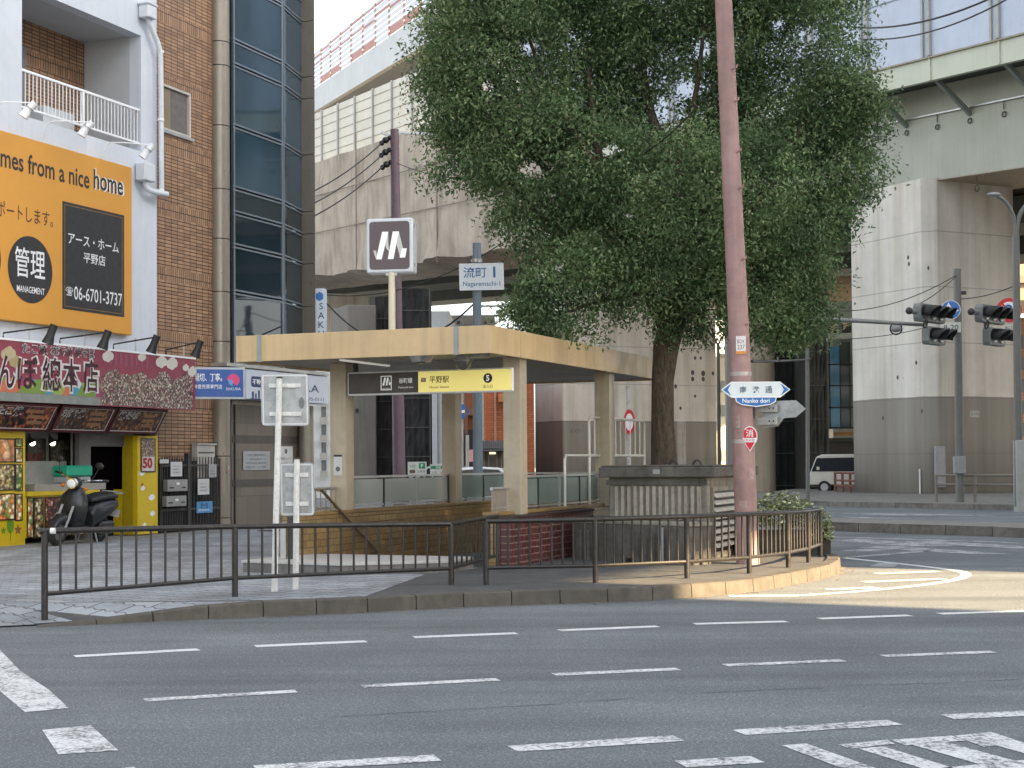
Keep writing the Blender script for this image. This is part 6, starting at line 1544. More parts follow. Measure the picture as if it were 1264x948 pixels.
# white minivan
def car(name, label, px, py, D, Lc, Wc, Hc, rz, m, van=False, base=0.02, group=None):
    o = PD(px, py, D); t = thing(name, label, 'van' if van else 'car', (o.x, o.y, base), rz, group)
    if van: side = [(-.5, .22), (.5, .22), (.5, .42), (.47, .52), (.40, .93), (.34, .99), (-.46, 1.0), (-.5, .9)]
    else: side = [(-.5, .2), (.5, .2), (.5, .42), (.46, .56), (.22, .64), (.08, .97), (-.12, 1.0), (-.34, .95), (-.46, .66), (-.5, .6)]
    b = B(); P = [(x*Lc, -Wc/2, z*Hc) for x, z in side]; b.prism(P, (0, Wc, 0)); bd = b.done('body', m, t, True, bevel=.05)
    if van: gl = [(.455, .56), (.392, .90), (-.44, .92), (-.45, .56)]
    else: gl = [(.18, .64), (.06, .92), (-.12, .945), (-.31, .90), (-.40, .66)]
    for s in (-1, 1):
        b = B(); b.prism([(x*Lc, s*(Wc/2+.004), z*Hc) for x, z in gl], (0, s*.006, 0)); b.done('side_window', mat('car_glass', (.02, .025, .03), .08), t)
    fx = [(.475*Lc, .54*Hc), (.405*Lc, .90*Hc)] if van else [(.225*Lc, .65*Hc), (.09*Lc, .94*Hc)]
    b = B(); b.face([(fx[0][0]+.02, -Wc*.44, fx[0][1]), (fx[0][0]+.02, Wc*.44, fx[0][1]), (fx[1][0]+.02, Wc*.40, fx[1][1]), (fx[1][0]+.02, -Wc*.40, fx[1][1])]); b.done('windscreen', MC['car_glass'], t)
    for x in (-.31, .31):
        for s in (-1, 1):
            w_ = B().cyl((x*Lc, s*(Wc/2-.18), .32), (x*Lc, s*(Wc/2+.01), .32), .32, seg=20).done('wheel', TYRE, t, True)
            B().cyl((x*Lc, s*(Wc/2+.012), .32), (x*Lc, s*(Wc/2+.02), .32), .19, seg=14).done('rim', STEEL, w_, True)
    for s in (-1, 1):
        b = B(); b.box(.495*Lc, .505*Lc, s*Wc*.36-.16, s*Wc*.36+.16, .40*Hc, .48*Hc); b.done('headlight', mat('head_lens', (.6, .6, .6), .2), t)
        b = B(); b.box(.36*Lc, .39*Lc, s*(Wc/2+.02)-.1, s*(Wc/2+.02)+.1, .60*Hc, .68*Hc); b.done('wing_mirror', m, t)
    return t
CARW = mat('car_white', (.66, .66, .65), .3, var=.03); CARS = mat('car_silver', (.42, .43, .44), .3, .4, var=.04)
car('parked_van', 'cream white van partly hidden by the right pier', 1056, 604, 76, 4.4, 1.75, 1.95, math.radians(158), mat('van_cream', (.60, .57, .50), .35), True)
def rail_fence(name, label, pts, h, rails, m, r=.035, step=2.0):
    P = [G(x, y, .16) for x, y in pts]; t = thing(name, label, 'guard rail', P[0]); o = P[0]
    Q = [p-o for p in P]
    b = B()
    for z in rails: b.tube([q+ZW*z for q in Q], r, 8)
    b.done('rail', m, t, True); first = None
    for p in resample(Q, step):
        if first is None: first = B().cyl((0, 0, 0), (0, 0, h), r*1.3, seg=10).done('post', m, t, True, loc=p)
        else: child_copy(first, t, p)
    return t
rail_fence('pipe_guard_rail', 'two bar grey pipe guard rail in front of the right pier', [(1156, 619.5), (1258, 621)], .98, (.95, .62), mat('rail_greybrown', (.23, .21, .18), .5, .3, dirt=.2), .045, 1.5)
rail_fence('pipe_guard_rail', 'low reddish brown guard rail by the cream van', [(1031, 607), (1054, 608.5)], .95, (.9, .55, .3), mat('rail_redbrown', '#7a4a3a', .6), .05, 1.2)
# traffic signals
SGM = mat('signal_grey', '#7d817f', .45, .2, var=.08, dirt=.1); HOOD = mat('hood_black', (.02, .021, .022), .5); LENS = mat('lens_unlit', (.16, .16, .15), .15)
POLEM = mat('pole_dark', (.15, .152, .14), .5, .2, var=.1, streak=.2)
DSG = 54.0
o = PD(1185, 612, DSG); o.z = .16
t = thing('signal_pole', 'plain grey signal pole in front of the right pier', 'pole', o)
B().cyl((0, 0, 0), PD(1181.5, 332, DSG)-o, .15, .13, 16).done('shaft', POLEM, t, True)
b = B(); q = PD(1183, 574, DSG)-o; b.box(q.x-.2, q.x+.2, -.25, .0, q.z-.3, q.z+.3); b.done('control_box', GREYM, t, bevel=.02)
b = B(); q = PD(1188, 361.5, DSG)-o; b.bar(q-XW*.2, q+XW*.12, .12, .12); b.done('bracket', DKMET, t)
zp = PD(1182, 505, DSG).z
B().cyl((0, 0, 0.0), (.0, 0, .0+.01), .2).done('base_plate', DKMET, t)
o2 = PD(1258, 618, 49); o2.z = .16
t = thing('lamp_post', 'dark lamp post with curved arms at the right edge of the picture', 'street lamp', o2); P = lambda x, y: PD(x, y, 49)-o2
B().tube([(0, 0, 0), P(1256, 480), P(1254, 290)], [.15, .12, .11], 16).done('shaft', POLEM, t, True)
B().tube(smooth_line([P(1254, 300), P(1253, 272), P(1248, 258), P(1240, 247), P(1231, 242)], 2), .06, 10).done('arm', POLEM, t, True)
B().tube(smooth_line([P(1254, 300), P(1256, 272), P(1262, 258), P(1274, 246), P(1290, 240)], 2), .07, 10).done('arm', POLEM, t, True)
B().ball(P(1227, 240), .14, (1.6, .8, .5)).done('lamp_head', GREYM, t, True); B().ball(P(1300, 236), .3, (1.6, .8, .4)).done('lamp_head', GREYM, t, True)
b = B(); q = P(1255, 590); b.box(q.x-.05, q.x+.4, -.2, .2, q.z-2.6, q.z+1.2); b.done('cabinet', mat('cab_grey2', (.35, .35, .33), .5), t, bevel=.02)
# head: housing seen obliquely, three hooded lenses over two
def signal_head(label, px, py):
    o = PD(px, py, 51.5); t = thing('traffic_signal', label, 'traffic light', o, math.radians(48)); w = .33; k = 1.42
    def row(x0, n, zc_, nm):
        b = B(); W_ = n*.40*k; hh = .21*k
        pts = [(x0-.06, -hh*.6), (x0, -hh), (x0+W_, -hh), (x0+W_+.06, -hh*.6), (x0+W_+.06, hh*.6), (x0+W_, hh), (x0, hh), (x0-.06, hh*.6)]
        b.prism([(x, -.02, z+zc_) for x, z in pts], (0, .26, 0)); hs_ = b.done(nm, SGM, t, bevel=.015)
        for i in range(n):
            c_ = Vector((x0+(i+.5)*.40*k, -.025, zc_))
            B().cyl(c_, c_-YW*.03, .155*k, .15*k, 20).done('lens', LENS, hs_, True)
            h = B(); R0 = []; R1 = []
            for a in [math.radians(q) for q in range(-20, 201, 20)]:
                d = Vector((math.cos(a)*.185*k, 0, math.sin(a)*.185*k)); R0.append(h.v(c_+d)); R1.append(h.v(c_+d*.97-YW*(.40*k*(.55+.45*max(0, math.sin(a))))-ZW*.06))
            for u_ in range(len(R0)-1): h.bm.faces.new((R0[u_], R0[u_+1], R1[u_+1], R1[u_]))
            ho = h.done('hood', HOOD, t, True); m_ = ho.modifiers.new('s', 'SOLIDIFY'); m_.thickness = .012
    row(-.6*k, 3, 0, 'main_housing'); row(-.2*k, 2, -.52*k, 'arrow_housing')
    B().cyl((-.72*k, .1, 0), (-1.0*k, .1, 0), .09, seg=12).done('mount', SGM, t, True); B().ball((-1.02*k, .1, 0), .12).done('joint', DKMET, t, True)
    b = B(); b.box(-.1, .1, .24, .30, -.4*k, .1*k); b.done('back_bracket', SGM, t)
    B().torus((-.5*k, -.1, -.28*k), .13, .022, (0, 1, .3)).done('cable_loop', BLACK, t, True)
signal_head('grey horizontal signal cluster with black hoods by the blue arrow sign', 1151, 387)
signal_head('grey horizontal signal cluster with black hoods at the right edge by the red ringed sign', 1226, 388)
# long signal arm from its pole at the scaffold
o = PD(997, 605, 52); o.z = .1
t = thing('signal_mast', 'slim mast with a long level arm carrying the left signal cluster', 'pole', o); P = lambda x, y: PD(x, y, 52)-o
B().cyl((0, 0, 0), P(996.5, 388), .07, .06, 12).done('shaft', POLEM, t, True)
B().tube([P(996.5, 393), P(1060, 396), P(1140, 401)], [.085, .075, .06], 12).done('arm', mat('arm_grey', (.22, .22, .21), .5, .3), t, True)
B().tube([P(996, 392), P(985, 393), P(960, 396)], .05, 8).done('back_arm', MC['arm_grey'], t, True)
q = P(1106, 402); B().ball(q-ZW*.1, .16, (1.2, 1, .8)).done('sensor', GREYM, t, True); B().torus(q-ZW*.1, .2, .025, (0, 1, 0)).done('sensor_loop', BLACK, t, True)
o = PD(960, 600, 128); t = thing('rear_viaduct', 'brown concrete deck of a second elevated road far behind the piers', 'overpass', (o.x, 128, 0))
b = B(); xe = PD(1330, 600, 128).x-o.x; b.box(-14, xe, 0, 12, PD(1040, 372, 128).z, PD(1040, 240, 128).z); b.done('deck', mat('rear_deck_brown', '#8d7b68', .8, var=.12, scale=.15, streak=.3), t)
b = B(); b.box(-14, xe, -.5, 0, PD(1040, 372, 128).z+1.4, PD(1040, 372, 128).z+2.0); b.done('ledge', mat('rear_ledge', '#77685a', .8), t)
t, k, h, w = vbuild('tan_building', 'tan brick building at the extreme right edge beyond the lamp post', 1252, 1300, 392, 100, 10, brickmat('tan_brick', 'xz', '#b08d74', '#997660', '#7a6656', .5, .16, .02, .5, .3, .6, .2, .3))
for j in range(6): f_ = B(); f_.box(5*k, 14*k, -.05, -.01, PD(1260, 430+j*27, 100).z, PD(1260, 414+j*27, 100).z); f_.done('window', mat('tan_window', (.16, .17, .18), .15), t)
# round signs
def round_sign(label, px, py, D, r, cat='sign'):
    o = PD(px, py, D); t = thing('road_sign', label, cat, o, math.radians(-12)); return t
t = round_sign('round blue sign with white branching arrows on the grey signal pole', 1173.5, 382.5, DSG-.2, .33)
def dsc(t, r, y, m, nm): 
    b = B(); b.cyl((0, y, 0), (0, y-.008, 0), r, seg=36); return b.done(nm, m, t)
R_ = .33; R_ = 11.8*54/F
dsc(t, R_, 0, WHITE2, 'rim'); dsc(t, R_*.93, -.01, mat('arrow_blue', '#2a6cb4', .4), 'disc')
b = B()
def ap(pts): b.face([(x*R_, -.022, z*R_) for x, z in pts])
ap([(-.32, -.75), (-.12, -.75), (-.12, .1), (-.32, .1)]); ap([(-.58, .12), (-.22, .78), (.14, .12)]); ap([(-.12, -.35), (-.12, -.15), (.30, .02), (.34, -.2)]); ap([(.18, .26), (.82, -.08), (.30, -.44)])
b.done('arrow', WHITE2, t)
plate(t, 'name_plate', (-.02, -.01, -R_-.28), UX, ZW, .62*1.15, .36, mat('plate_cream', (.60, .60, .52), .5), .012); text(t, '8-20', (.0, -.022, -R_-.28), UX, ZW, MC['ink'], w=.5, h=.18, bold=.01)
t = round_sign('round white sign with a thick red ring and slash beside the right signal cluster', 1245.5, 383, 53.5, .36); R_ = 15.2*53.5/F
dsc(t, R_, 0, RED, 'ring'); dsc(t, R_*.70, -.01, WHITE2, 'disc')
b = B(); b.bar((-R_*.5, -.022, R_*.5), (R_*.5, -.022, -R_*.5), .07, .006, up=(0, 1, 0)); b.done('slash', RED, t)
B().torus((-.02, -.02, .06), R_*.25, .035, (0, 1, 0), .2, 2.9).done('arrow', BLUE, t)
plate(t, 'name_plate', (.05, -.01, -R_-.22), UX, ZW, .55, .26, MC['plate_cream'], .012); text(t, '転回', (.05, -.022, -R_-.22), UX, ZW, MC['ink'], w=.4)
# slim lamp with V arms left of the mauve pole
o = PD(888, 600, 60); o.z = 0; t = thing('street_lamp', 'thin dark street lamp with forked arms left of the mauve pole', 'street lamp', o); P = lambda x, y: PD(x, y, 60)-o
B().cyl((0, 0, 0), P(886.5, 424), .085, .06, 12).done('shaft', mat('lamp_bronze', (.07, .06, .045), .5, .3), t, True)
B().tube(smooth_line([P(886.5, 426), P(882, 419), P(877, 411), P(868, 407)], 2), .04, 8).done('arm', MC['lamp_bronze'], t, True)
B().tube(smooth_line([P(886.5, 426), P(890, 418), P(896, 411), P(905, 405)], 2), .04, 8).done('arm', MC['lamp_bronze'], t, True)
B().ball(P(862, 407), .2, (1.5, .8, .4)).done('lamp_head', GREYM, t, True); B().ball(P(911, 404), .2, (1.5, .8, .4)).done('lamp_head', GREYM, t, True)
# sunlit cream house in the gap
t, k, h, w = vbuild('cream_house', 'tall cream house in the narrow gap left of the mauve pole', 874, 900, 440, 130, 12, mat('house_cream', (.68, .63, .48), .6, var=.05), base=600)
for y0 in (470, 500, 555):
    f_ = B(); f_.box(17*k, 22*k, -.05, -.01, zpy(y0+14, 130, 892), zpy(y0, 130, 892)); wi = f_.done('window', mat('house_window', (.3, .31, .3), .2), t)
b = B(); b.box(14*k, w, -.4, 0, zpy(441, 130, 892), zpy(437, 130, 892)); b.done('parapet', mat('house_trim', (.5, .45, .36), .6), t)
t, k, h, w = vbuild('pale_block', 'pale high block behind the cream house', 868, 925, 395, 190, 12, mat('block_pale', (.70, .72, .74), .6))
for j in range(4):
    f_ = B(); f_.box(16*k, 30*k, -.05, -.01, zpy(412+j*9, 190, 892), zpy(408+j*9, 190, 892)); f_.done('window', mat('block_window', (.4, .43, .46), .2), t)
# round no-entry type sign on a striped post beside the guard panel
o = PD(777, 600, 44); o.z = 0; t = thing('road_sign', 'round red ringed sign on a pale post seen through the guard panel', 'sign', o); P = lambda x, y: PD(x, y, 44)-o
B().cyl((0, 0, 0), P(775, 476), .06, seg=12).done('post', mat('post_pale', (.5, .48, .46), .5, dirt=.5), t, True)
q = P(776.5, 521)-YW*.08; R_ = 15.5*44/F
b = B(); b.cyl(q, q-YW*.01, R_, seg=30); bm_ = b.done('ring', RED, t); bm_.scale = (.45, 1, 1); bm_.location = (q.x*.55, 0, 0)
b = B(); b.cyl(q-YW*.012, q-YW*.02, R_*.68, seg=30); bm_ = b.done('disc', WHITE2, t); bm_.scale = (.45, 1, 1); bm_.location = (q.x*.55, 0, 0)
# ================================================================= SIDE STREET BEHIND THE CANOPY
o = PD(493.5, 600, 46); o.z = .1; t = thing('utility_pole', 'distant purple brown utility pole with three insulators left of the tree', 'utility pole', o); P = lambda x, y, d=0: PD(x, y, 46+d)-o
DP = mat('far_pole', '#6e5a62', .6, var=.15, streak=.3, dirt=.15)
B().tube([(0, 0, -.05), P(490, 400), P(487, 160)], [.2, .165, .13], 16).done('shaft', DP, t, True)
b = B(); b.bar(P(471, 163, .4), P(488, 171, .4), .09, .09); b.bar(P(487, 163), P(536, 166), .07, .07); b.done('cross_arm', STEEL, t)
for (x, y) in ((476, 173), (475.5, 188), (477, 203)):
    q = P(x, y); i_ = B(); i_.ball(q, .11, (1, .8, .9)); i_.ball(q+Vector((-.12, 0, -.09)), .08); i_.ball(q+Vector((.12, 0, .07)), .075); i_.bar(q, P(487, y-2), .05, .05); i_.done('insulator', BLACK, t, True)
b = B()
for y in (180, 195, 213): b.bar(P(489, y), P(493, y), .05, .05)
b.done('step_bolt', STEEL, t)
WIRE = mat('wire_black', (.02, .02, .022), .5)
def wire(label, p0, p1, sag, r=.018, n=14):
    p0 = Vector(p0); p1 = Vector(p1); o = p0; t = B(); pts = []
    for i in range(n+1):
        f_ = i/n; pts.append((p1-p0)*f_-ZW*sag*4*f_*(1-f_))
    ob = t.tube(pts, r, 6).done('overhead_wire', WIRE, None, loc=o); tag(ob, label, 'wire', None); return ob
for (x, y, ex_, ey, nm) in ((474, 174, 385, 237, 'top'), (474, 189, 385, 252, 'middle'), (474, 204, 385, 268, 'lowest')):
    wire(f'{nm} of the three wires running from the insulators to the glass building', PD(x, y, 46), PD(ex_, ey, 41.5), .12, .02)
wire('thin wire passing in front of the beige sheeting towards the tree', PD(487, 200, 46), PD(640, 215, 42), .3, .012)
wire('slanting wire from the left edge of the sheeting to the canopy sign', PD(388, 362, 42), PD(620, 300, 38), .5, .014)
wire('cable running from the glass building behind the square emblem sign to the block sign', PD(390, 358, 42), PD(588, 372, 36), 1.2, .022)
wire('upper black cable crossing the white barriers at the top right', PD(1045, 33, 34), PD(1290, -38, 27), .35, .02)
wire('lower black cable crossing the white barriers at the top right', PD(1060, 48, 34), PD(1290, -30, 27), .35, .016)
wire('black cable through the tree crown up to the mauve pole', PD(770, 202, 25.6), PD(897, 86, D0), .2, .013)
wire('stay wire from the signal pole top to the left', PD(1180, 340, 53.9), PD(1040, 384, 58), .3, .016)
wire('short stay wire from the signal pole top down to the left signal', PD(1180, 341, 53.9), PD(1130, 377, 52), .1, .016)
wire('wire from the signal pole to the right lamp post', PD(1186, 369, 53.9), PD(1256, 351, 49), .1, .016)
wire('thin low wire across the right pier face', PD(1010, 418, 60), PD(1140, 405, 56), .15, .014)
wire('stub cables between the mauve pole and the scaffold', PD(928, 446, D0+.1), PD(1000, 443, 52), .02, .025)
# parking boards on a fence
def board(label, px0, px1, py0, py1, D, m, lines):
    a = PD(px0, py1, D); c = PD(px1, py0, D); t = thing('parking_board', label, 'sign', (a.x, D, 0)); k = D/F
    plate(t, 'panel', ((c.x-a.x)/2, 0, (a.z+c.z)/2), XW, ZW, c.x-a.x, c.z-a.z, m, .03)
    b = B(); b.box(.05, .12, .0, .06, 0, a.z); b.box(c.x-a.x-.12, c.x-a.x-.05, 0, .06, 0, a.z); b.done('leg', STEEL, t)
    for (tx, x, y, h_, mm, pan) in lines:
        q = PD(x, y, D); O = (q.x-a.x, 0, q.z)
        if pan: plate(t, 'colour_field', O, XW, ZW, pan[0]*k, pan[1]*k, pan[2], .033)
        if tx: text(t, tx, O, XW, ZW, mm, h=h_*k, lift=.036)
GRN = mat('board_green', '#2a7a52', .5); BRD = mat('board_offwhite', (.5, .5, .46), .5)
board('white and green parking board in front of the black scaffold', 503.5, 526.5, 570, 588, 58, BRD, [('6台', 509.5, 575, 4.5, GRN, None), ('P', 521, 575, 4, WHITE2, (8, 7, GRN)), ('', 509, 582, 0, None, (7, 4, mat('board_brown', '#5d4838', .5))), ('駐車場', 520, 582, 3, MC['ink'], None)])
board('green headed parking board left of the rear canopy column', 531, 550.5, 573, 588, 56, BRD, [('月極', 541, 577, 3, WHITE2, (19, 4, GRN)), ('12', 536.5, 584, 4, MC['ink'], None), ('時間', 546, 584, 2.4, MC['ink'], None)])
# distant houses
t, k, h, w = vbuild('white_house', 'white rendered house side behind the black scaffold', 526, 556, 384, 118, 14, mat('white_house', (.66, .68, .70), .6, var=.05, streak=.15))
b = B(); b.bar((15*k, -.1, 0), (15*k, -.1, h*.7), .1, .1); b.done('drain_pipe', GREYM, t)
t, k, h, w = vbuild('white_flats', 'long white flats showing just above the canopy roof', 528, 612, 389, 150, 12, mat('flats_white', (.74, .76, .78), .6))
for i in range(4):
    f_ = B(); f_.box((16+i*7)*k, (20+i*7)*k, -.05, 0, zpy(400.5, 150, 590), zpy(396, 150, 590)); f_.done('window', mat('flat_window', (.2, .21, .22), .2), t)
for i in range(2): f_ = B(); f_.box((62+i*9)*k, (65+i*9)*k, -.05, 0, zpy(401, 150, 590), zpy(397, 150, 590)); f_.done('window', MC['flat_window'], t)
b = B(); b.box(46*k, w, -1.4, -.05, zpy(404, 150, 590), zpy(401.5, 150, 590)); b.done('balcony', mat('flat_balcony', (.5, .5, .52), .6), t)
ORB = brickmat('orange_brick', 'xz', '#c8703c', '#b05a2c', '#80502f', .42, .14, .015, .5, .3, .6, .15, .2)
t, k, h, w = vbuild('brick_apartments', 'orange brick apartment house with balconies seen between the canopy columns', 598, 660, 455, 88, 10, ORB)
def zq(py): return PD(615, py, 88).z
b = B(); b.box(18*k, 46*k, -1.2, -.02, zq(497), zq(487)); b.box(18*k, 46*k, -1.2, -.02, zq(456), zq(448)); b.done('balcony', mat('balcony_orange', '#c07a48', .6), t)
for (x0_, x1_, y0, y1) in ((25, 32, 488, 474), (34, 42, 488, 474)): f_ = B(); f_.box(x0_*k, x1_*k, -.06, 0, zq(y0), zq(y1)); f_.done('window', mat('apt_window', (.12, .13, .14), .2), t)
b = B(); b.bar((14*k, -.1, 0), (14*k, -.1, h), .12, .12); b.done('drain_pipe', mat('pipe_pink', '#b08a78', .6), t)
t, k, h, w = vbuild('tan_apartments', 'orange and grey apartment house left of the blue grey pole', 567, 592, 430, 97, 10, mat('apt_tan', '#b06a38', .6, var=.1))
b = B(); b.box(.0, w, -.6, 0, PD(580, 513, 97).z, PD(580, 505, 97).z); b.done('balcony', MC['balcony_orange'], t)
b = B(); b.box(1.2, w-.1, -.1, 0, PD(580, 530, 97).z, PD(580, 514, 97).z); b.done('pale_wall', mat('pale_wall', (.45, .47, .5), .6), t); b = B(); b.box(.2, w, -.3, 0, 0, PD(580, 530, 97).z); b.done('dark_base', mat('dark_base', (.08, .08, .08), .7), t)
t = thing('tiled_gate', 'low building with a dark tiled lean-to roof behind the parked car', 'house', (PD(592, 600, 80).x, 80, 0)); k = 80/F
zz_ = lambda y: PD(610, y, 80).z
b = B(); b.box(0, 46*k, .6, 4, 0, zz_(556)); b.done('wall', mat('gate_wall', (.14, .11, .085), .7, var=.2), t)
b = B(); b.prism([(0, -.2, zz_(557)), (34*k, -.2, zz_(556)), (33*k, 1.6, zz_(545.5)), (1*k, 1.6, zz_(547))], (0, .05, .08)); b.done('roof', mat('roof_tile', (.12, .115, .115), .6, var=.2, scale=6), t)
rb = B()
for i in range(14): rb.tube([(.05+i*34*k/14, -.22, zz_(556.7)+.12), (.05+i*33*k/14+.03, 1.55, zz_(546.3)+.12)], .04, 6)
rb.done('roof_ribs', MC['roof_tile'], t)
b = B(); b.box(12*k, 20*k, .52, .58, zz_(560.5), zz_(558)); b.done('lit_panel', emat('lit_panel', (1, .9, .6), 1.2), t)
b = B()
for x in (5, 11, 21, 27): b.box(x*k, (x+.9)*k, .45, .6, 0, zz_(558))
b.done('pillar', mat('gate_pillar', (.3, .25, .19), .7), t)
car('parked_car', 'white car parked beyond the canopy with dark side windows', 604, 598, 60, 4.1, 1.7, 1.5, math.radians(8), CARW)
car('parked_car', 'small white car half hidden behind the green headed board', 540, 596, 66, 3.6, 1.6, 1.55, math.radians(170), CARS)
rail_fence('pipe_guard_rail', 'pale guard rail in front of the parked white car', [(572, 612), (636, 611)], 1.25, (1.2, .75), mat('rail_cream', (.55, .52, .44), .5), .05, 2.4)
o = PD(570, 600, 64); o.z = 0; t = thing('road_sign', 'small round blue sign on a thin pole left of the blue grey pole', 'sign', o); P = lambda x, y: PD(x, y, 64)-o
B().cyl((0, 0, 0), P(570, 484), .07, seg=10).done('post', mat('post_beige', (.4, .37, .32), .5), t, True)
q = P(571, 508); b = B(); b.cyl(q-YW*.1, q-YW*.12, .2*1.5, seg=26); b.done('disc', BLUE, t); b = B(); b.box(q.x-.16, q.x+.16, -.14, -.125, q.z-.06, q.z+.06); b.done('bar', WHITE2, t)
o = PD(577, 600, 62); o.z = 0; t = thing('bollard_pole', 'plain pale pole right of the small round blue sign', 'pole', o); P = lambda x, y: PD(x, y, 62)-o
B().cyl((0, 0, 0), P(577, 537), .07, seg=10).done('shaft', MC['post_beige'], t, True); B().cyl(P(575.5, 535), P(575.5, 484), .06, seg=10).done('upper_shaft', mat('post_rust', '#6d4634', .6), t, True)
o = PD(583, 562, 68); t = thing('pink_banner', 'small pink banner on a pole behind the parked white car', 'banner', (o.x, 68, 0))
b = B(); b.box(-.25, .3, 0, .02, PD(583, 570, 68).z, PD(583, 555, 68).z); b.done('cloth', mat('banner_pink', '#d09a96', .7), t); b = B(); b.cyl((-.27, .01, 0), (-.27, .01, PD(583, 553, 68).z), .02, seg=8); b.done('pole', STEEL, t)
# things at the dark gap right of the glass building
t, k, h, w = vbuild('street_block', 'pale narrow house front in the gap left of the canopy column', 386, 414, 452, 75, 8, mat('gap_pale', (.6, .6, .57), .6, var=.1))
for j in range(5): f_ = B(); f_.box(11*k, 17*k, -.05, 0, PD(400, 480+j*22+13, 75).z, PD(400, 480+j*22, 75).z); f_.done('window', mat('gap_window', (.16, .16, .15), .3), t)
b = B()
for j in range(6): b.bar((10*k, -.3, PD(400, 475+j*22, 75).z), (19*k, -.3, PD(400, 475+j*22, 75).z), .1, .3)
b.done('balcony', mat('gap_balcony', (.4, .37, .32), .6), t)
t = thing('paper_notice', 'white paper notice taped to the front left canopy column', 'notice', **at(FE))
q = FE.hit(417, 575, 1, 1.355); plate(t, 'sheet', (q.x, 1.358, q.z), UX, ZW, .15, .30, PAP, .002); b = B(); b.disc((q.x, 1.355, q.z-.05), .04, UX, ZW); b.done('mark', MC['notice_ink'], t); plate(t, 'dark_tape', (q.x, 1.356, q.z+.16), UX, ZW, .15, .03, BLACK, .002)
# ================================================================= UNSEEN BLOCKS ADDED TO SHADE THE STREET (behind the camera side), SUN, SKY, CAMERA
SUN_H = Vector((.87, -.49, 0)).normalized(); EL = math.radians(22)
pv_ = Vector((-SUN_H.y, SUN_H.x, 0))           # along the row of added blocks
def q_of(p): return Vector(p).dot(pv_)
GAP0, GAP1 = 17.65, 23.75  # gap left between the added blocks for the strip of sun
base = Vector((3.0, 23.5, 0))+SUN_H*40; base = base-pv_*base.dot(pv_)
orz = math.atan2(SUN_H.y, SUN_H.x)             # local x away from us, local y along the row
OFW = mat('occluder_wall', (.75, .72, .67), .7, var=.1, scale=.2); OFG = mat('occluder_glass', (.06, .075, .09), .1)
def occluder(name, label, y0, y1, z0, z1, dep=13):  # unseen windowed block, added to cast shade over the street
    t = thing(name, label, 'building', (base.x, base.y, 0), orz); b = B(); b.box(0, dep, y0, y1, z0, z1); b.done('wall', OFW, t)
    b = B(); z = z0+1.2
    while z < z1-2: b.box(-.03, -.004, y0+.6, y1-.6, z, z+1.7); z += 3.6
    b.done('window_band', OFG, t)
occluder('occluder_block', 'added unseen tall block behind the viewer that shades the foreground', -4, GAP0, 0, 42)
occluder('occluder_block', 'added unseen tall block on the far right that shades the tree and left buildings', GAP1, 50, 0, 40)
occluder('occluder_block', 'added unseen lower block beyond the tall one that shades the right pier', 50.02, 72.3, 0, 32)
occluder('occluder_block', 'farthest added unseen block, past a gap that lets sun through', 76.3, 98, 0, 32)
occluder('occluder_link', 'added unseen slab between the two tall blocks that keeps the sun strip low', GAP0+.01, GAP1-.01, 16.75, 40, 1.0)  # added slab, cuts off the sun above the low strip
sun = bpy.data.lights.new('sun', 'SUN'); so = bpy.data.objects.new('sun', sun); C.objects.link(so)
sun.energy = 30; sun.angle = math.radians(.5); sun.color = (1, .73, .42)
sd = Vector((SUN_H.x*math.cos(EL), SUN_H.y*math.cos(EL), math.sin(EL)))
so.rotation_euler = sd.to_track_quat('Z', 'Y').to_euler(); so.location = (20, -10, 40)
w = bpy.data.worlds.new('World'); SC.world = w; w.use_nodes = True; nt = w.node_tree; bg = nt.nodes['Background']
sky = nt.nodes.new('ShaderNodeTexSky'); sky.sky_type = 'NISHITA'; sky.sun_disc = False; sky.sun_elevation = EL; sky.sun_rotation = math.atan2(SUN_H.x, SUN_H.y)
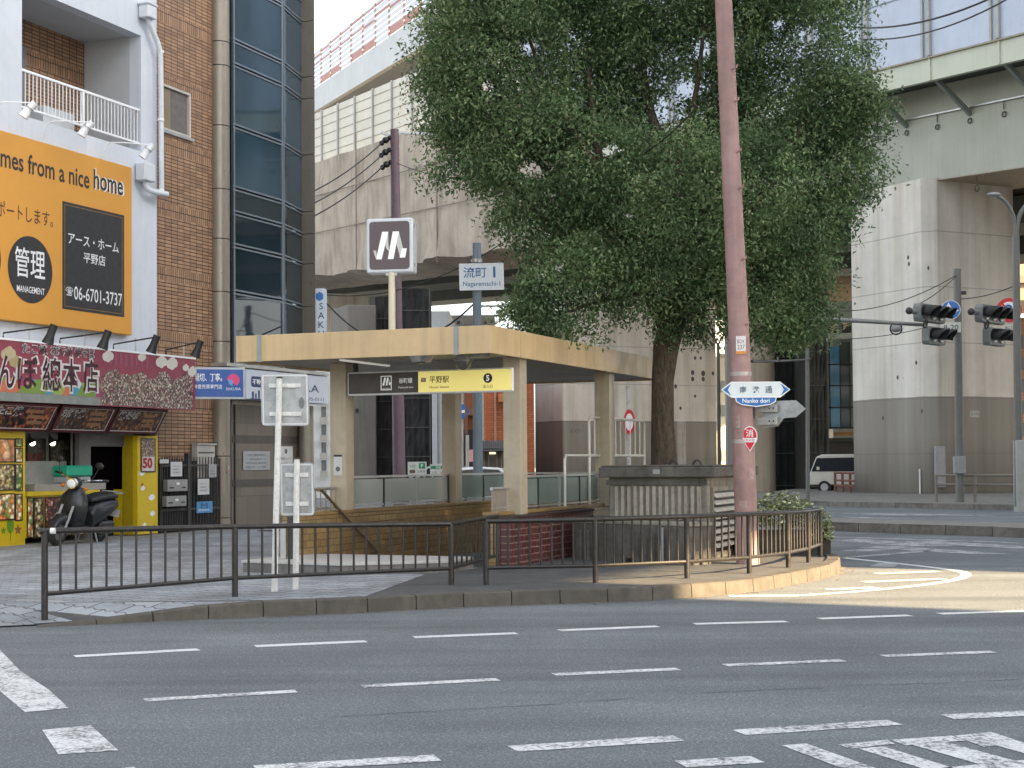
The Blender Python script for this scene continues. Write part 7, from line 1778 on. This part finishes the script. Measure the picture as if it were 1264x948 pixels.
sky.air_density = 1.0; sky.dust_density = 2.5; sky.ozone_density = 1.0
hsv = nt.nodes.new('ShaderNodeHueSaturation'); hsv.inputs['Saturation'].default_value = .34
nt.links.new(sky.outputs[0], hsv.inputs['Color']); nt.links.new(hsv.outputs[0], bg.inputs['Color']); bg.inputs['Strength'].default_value = .56
cam = bpy.data.cameras.new('camera'); co = bpy.data.objects.new('camera', cam); C.objects.link(co)
co.location = EYE; co.rotation_euler = RC.to_euler(); cam.sensor_fit = 'HORIZONTAL'; cam.sensor_width = 36; cam.lens = 36*F/1264
cam.shift_y = (CY-474)/1264; cam.clip_end = 2000; cam.clip_start = .1
SC.camera = co
SC.view_settings.view_transform = 'Standard'; SC.view_settings.look = 'None'; SC.view_settings.exposure = 0; SC.view_settings.gamma = 1
SC.cycles.max_bounces = 6; SC.cycles.use_denoising = True

GROUPS = {'pedestrian_fence': 'dark railings along the kerb', 'traffic_sign': 'white sign poles behind the railing', 'spot_lamp': 'white spotlights over the orange board', 'sign_lamp': 'black lamps above the maroon sign', 'menu_board': 'sloping menu boards under the maroon sign', 'mailbox': 'letter boxes on the gate', 'paper_notice': 'paper notices', 'agency_sign': 'estate agent sign boxes', 'counter_lamp': 'clip lamps over the food counter', 'bridge_pier': 'piers of the elevated road', 'scaffold_tower': 'net covered scaffolds under the elevated road', 'traffic_signal': 'signal clusters at the crossing', 'parking_board': 'parking boards behind the canopy', 'parked_car': 'cars in the side street', 'overhead_wire': 'overhead wires', 'pipe_guard_rail': 'pipe guard rails', 'glass_screen': 'glass screens on the stairwell walls', 'balustrade': 'short balustrades at the stair mouth', 'stairwell_wall': 'walls round the stairwell', 'shrub': 'shrubs at the corner', 'street_sign': 'arrow shaped signs on the mauve pole', 'ceiling_lamp': 'fittings on the canopy soffit', 'occluder_block': 'added unseen blocks that shade the street', 'road_sign': 'round road signs'}
for o in list(C.objects):
    n_ = o.name.split('.')[0]
    if o.parent is None and 'category' in o and n_ in GROUPS: o['group'] = GROUPS[n_]
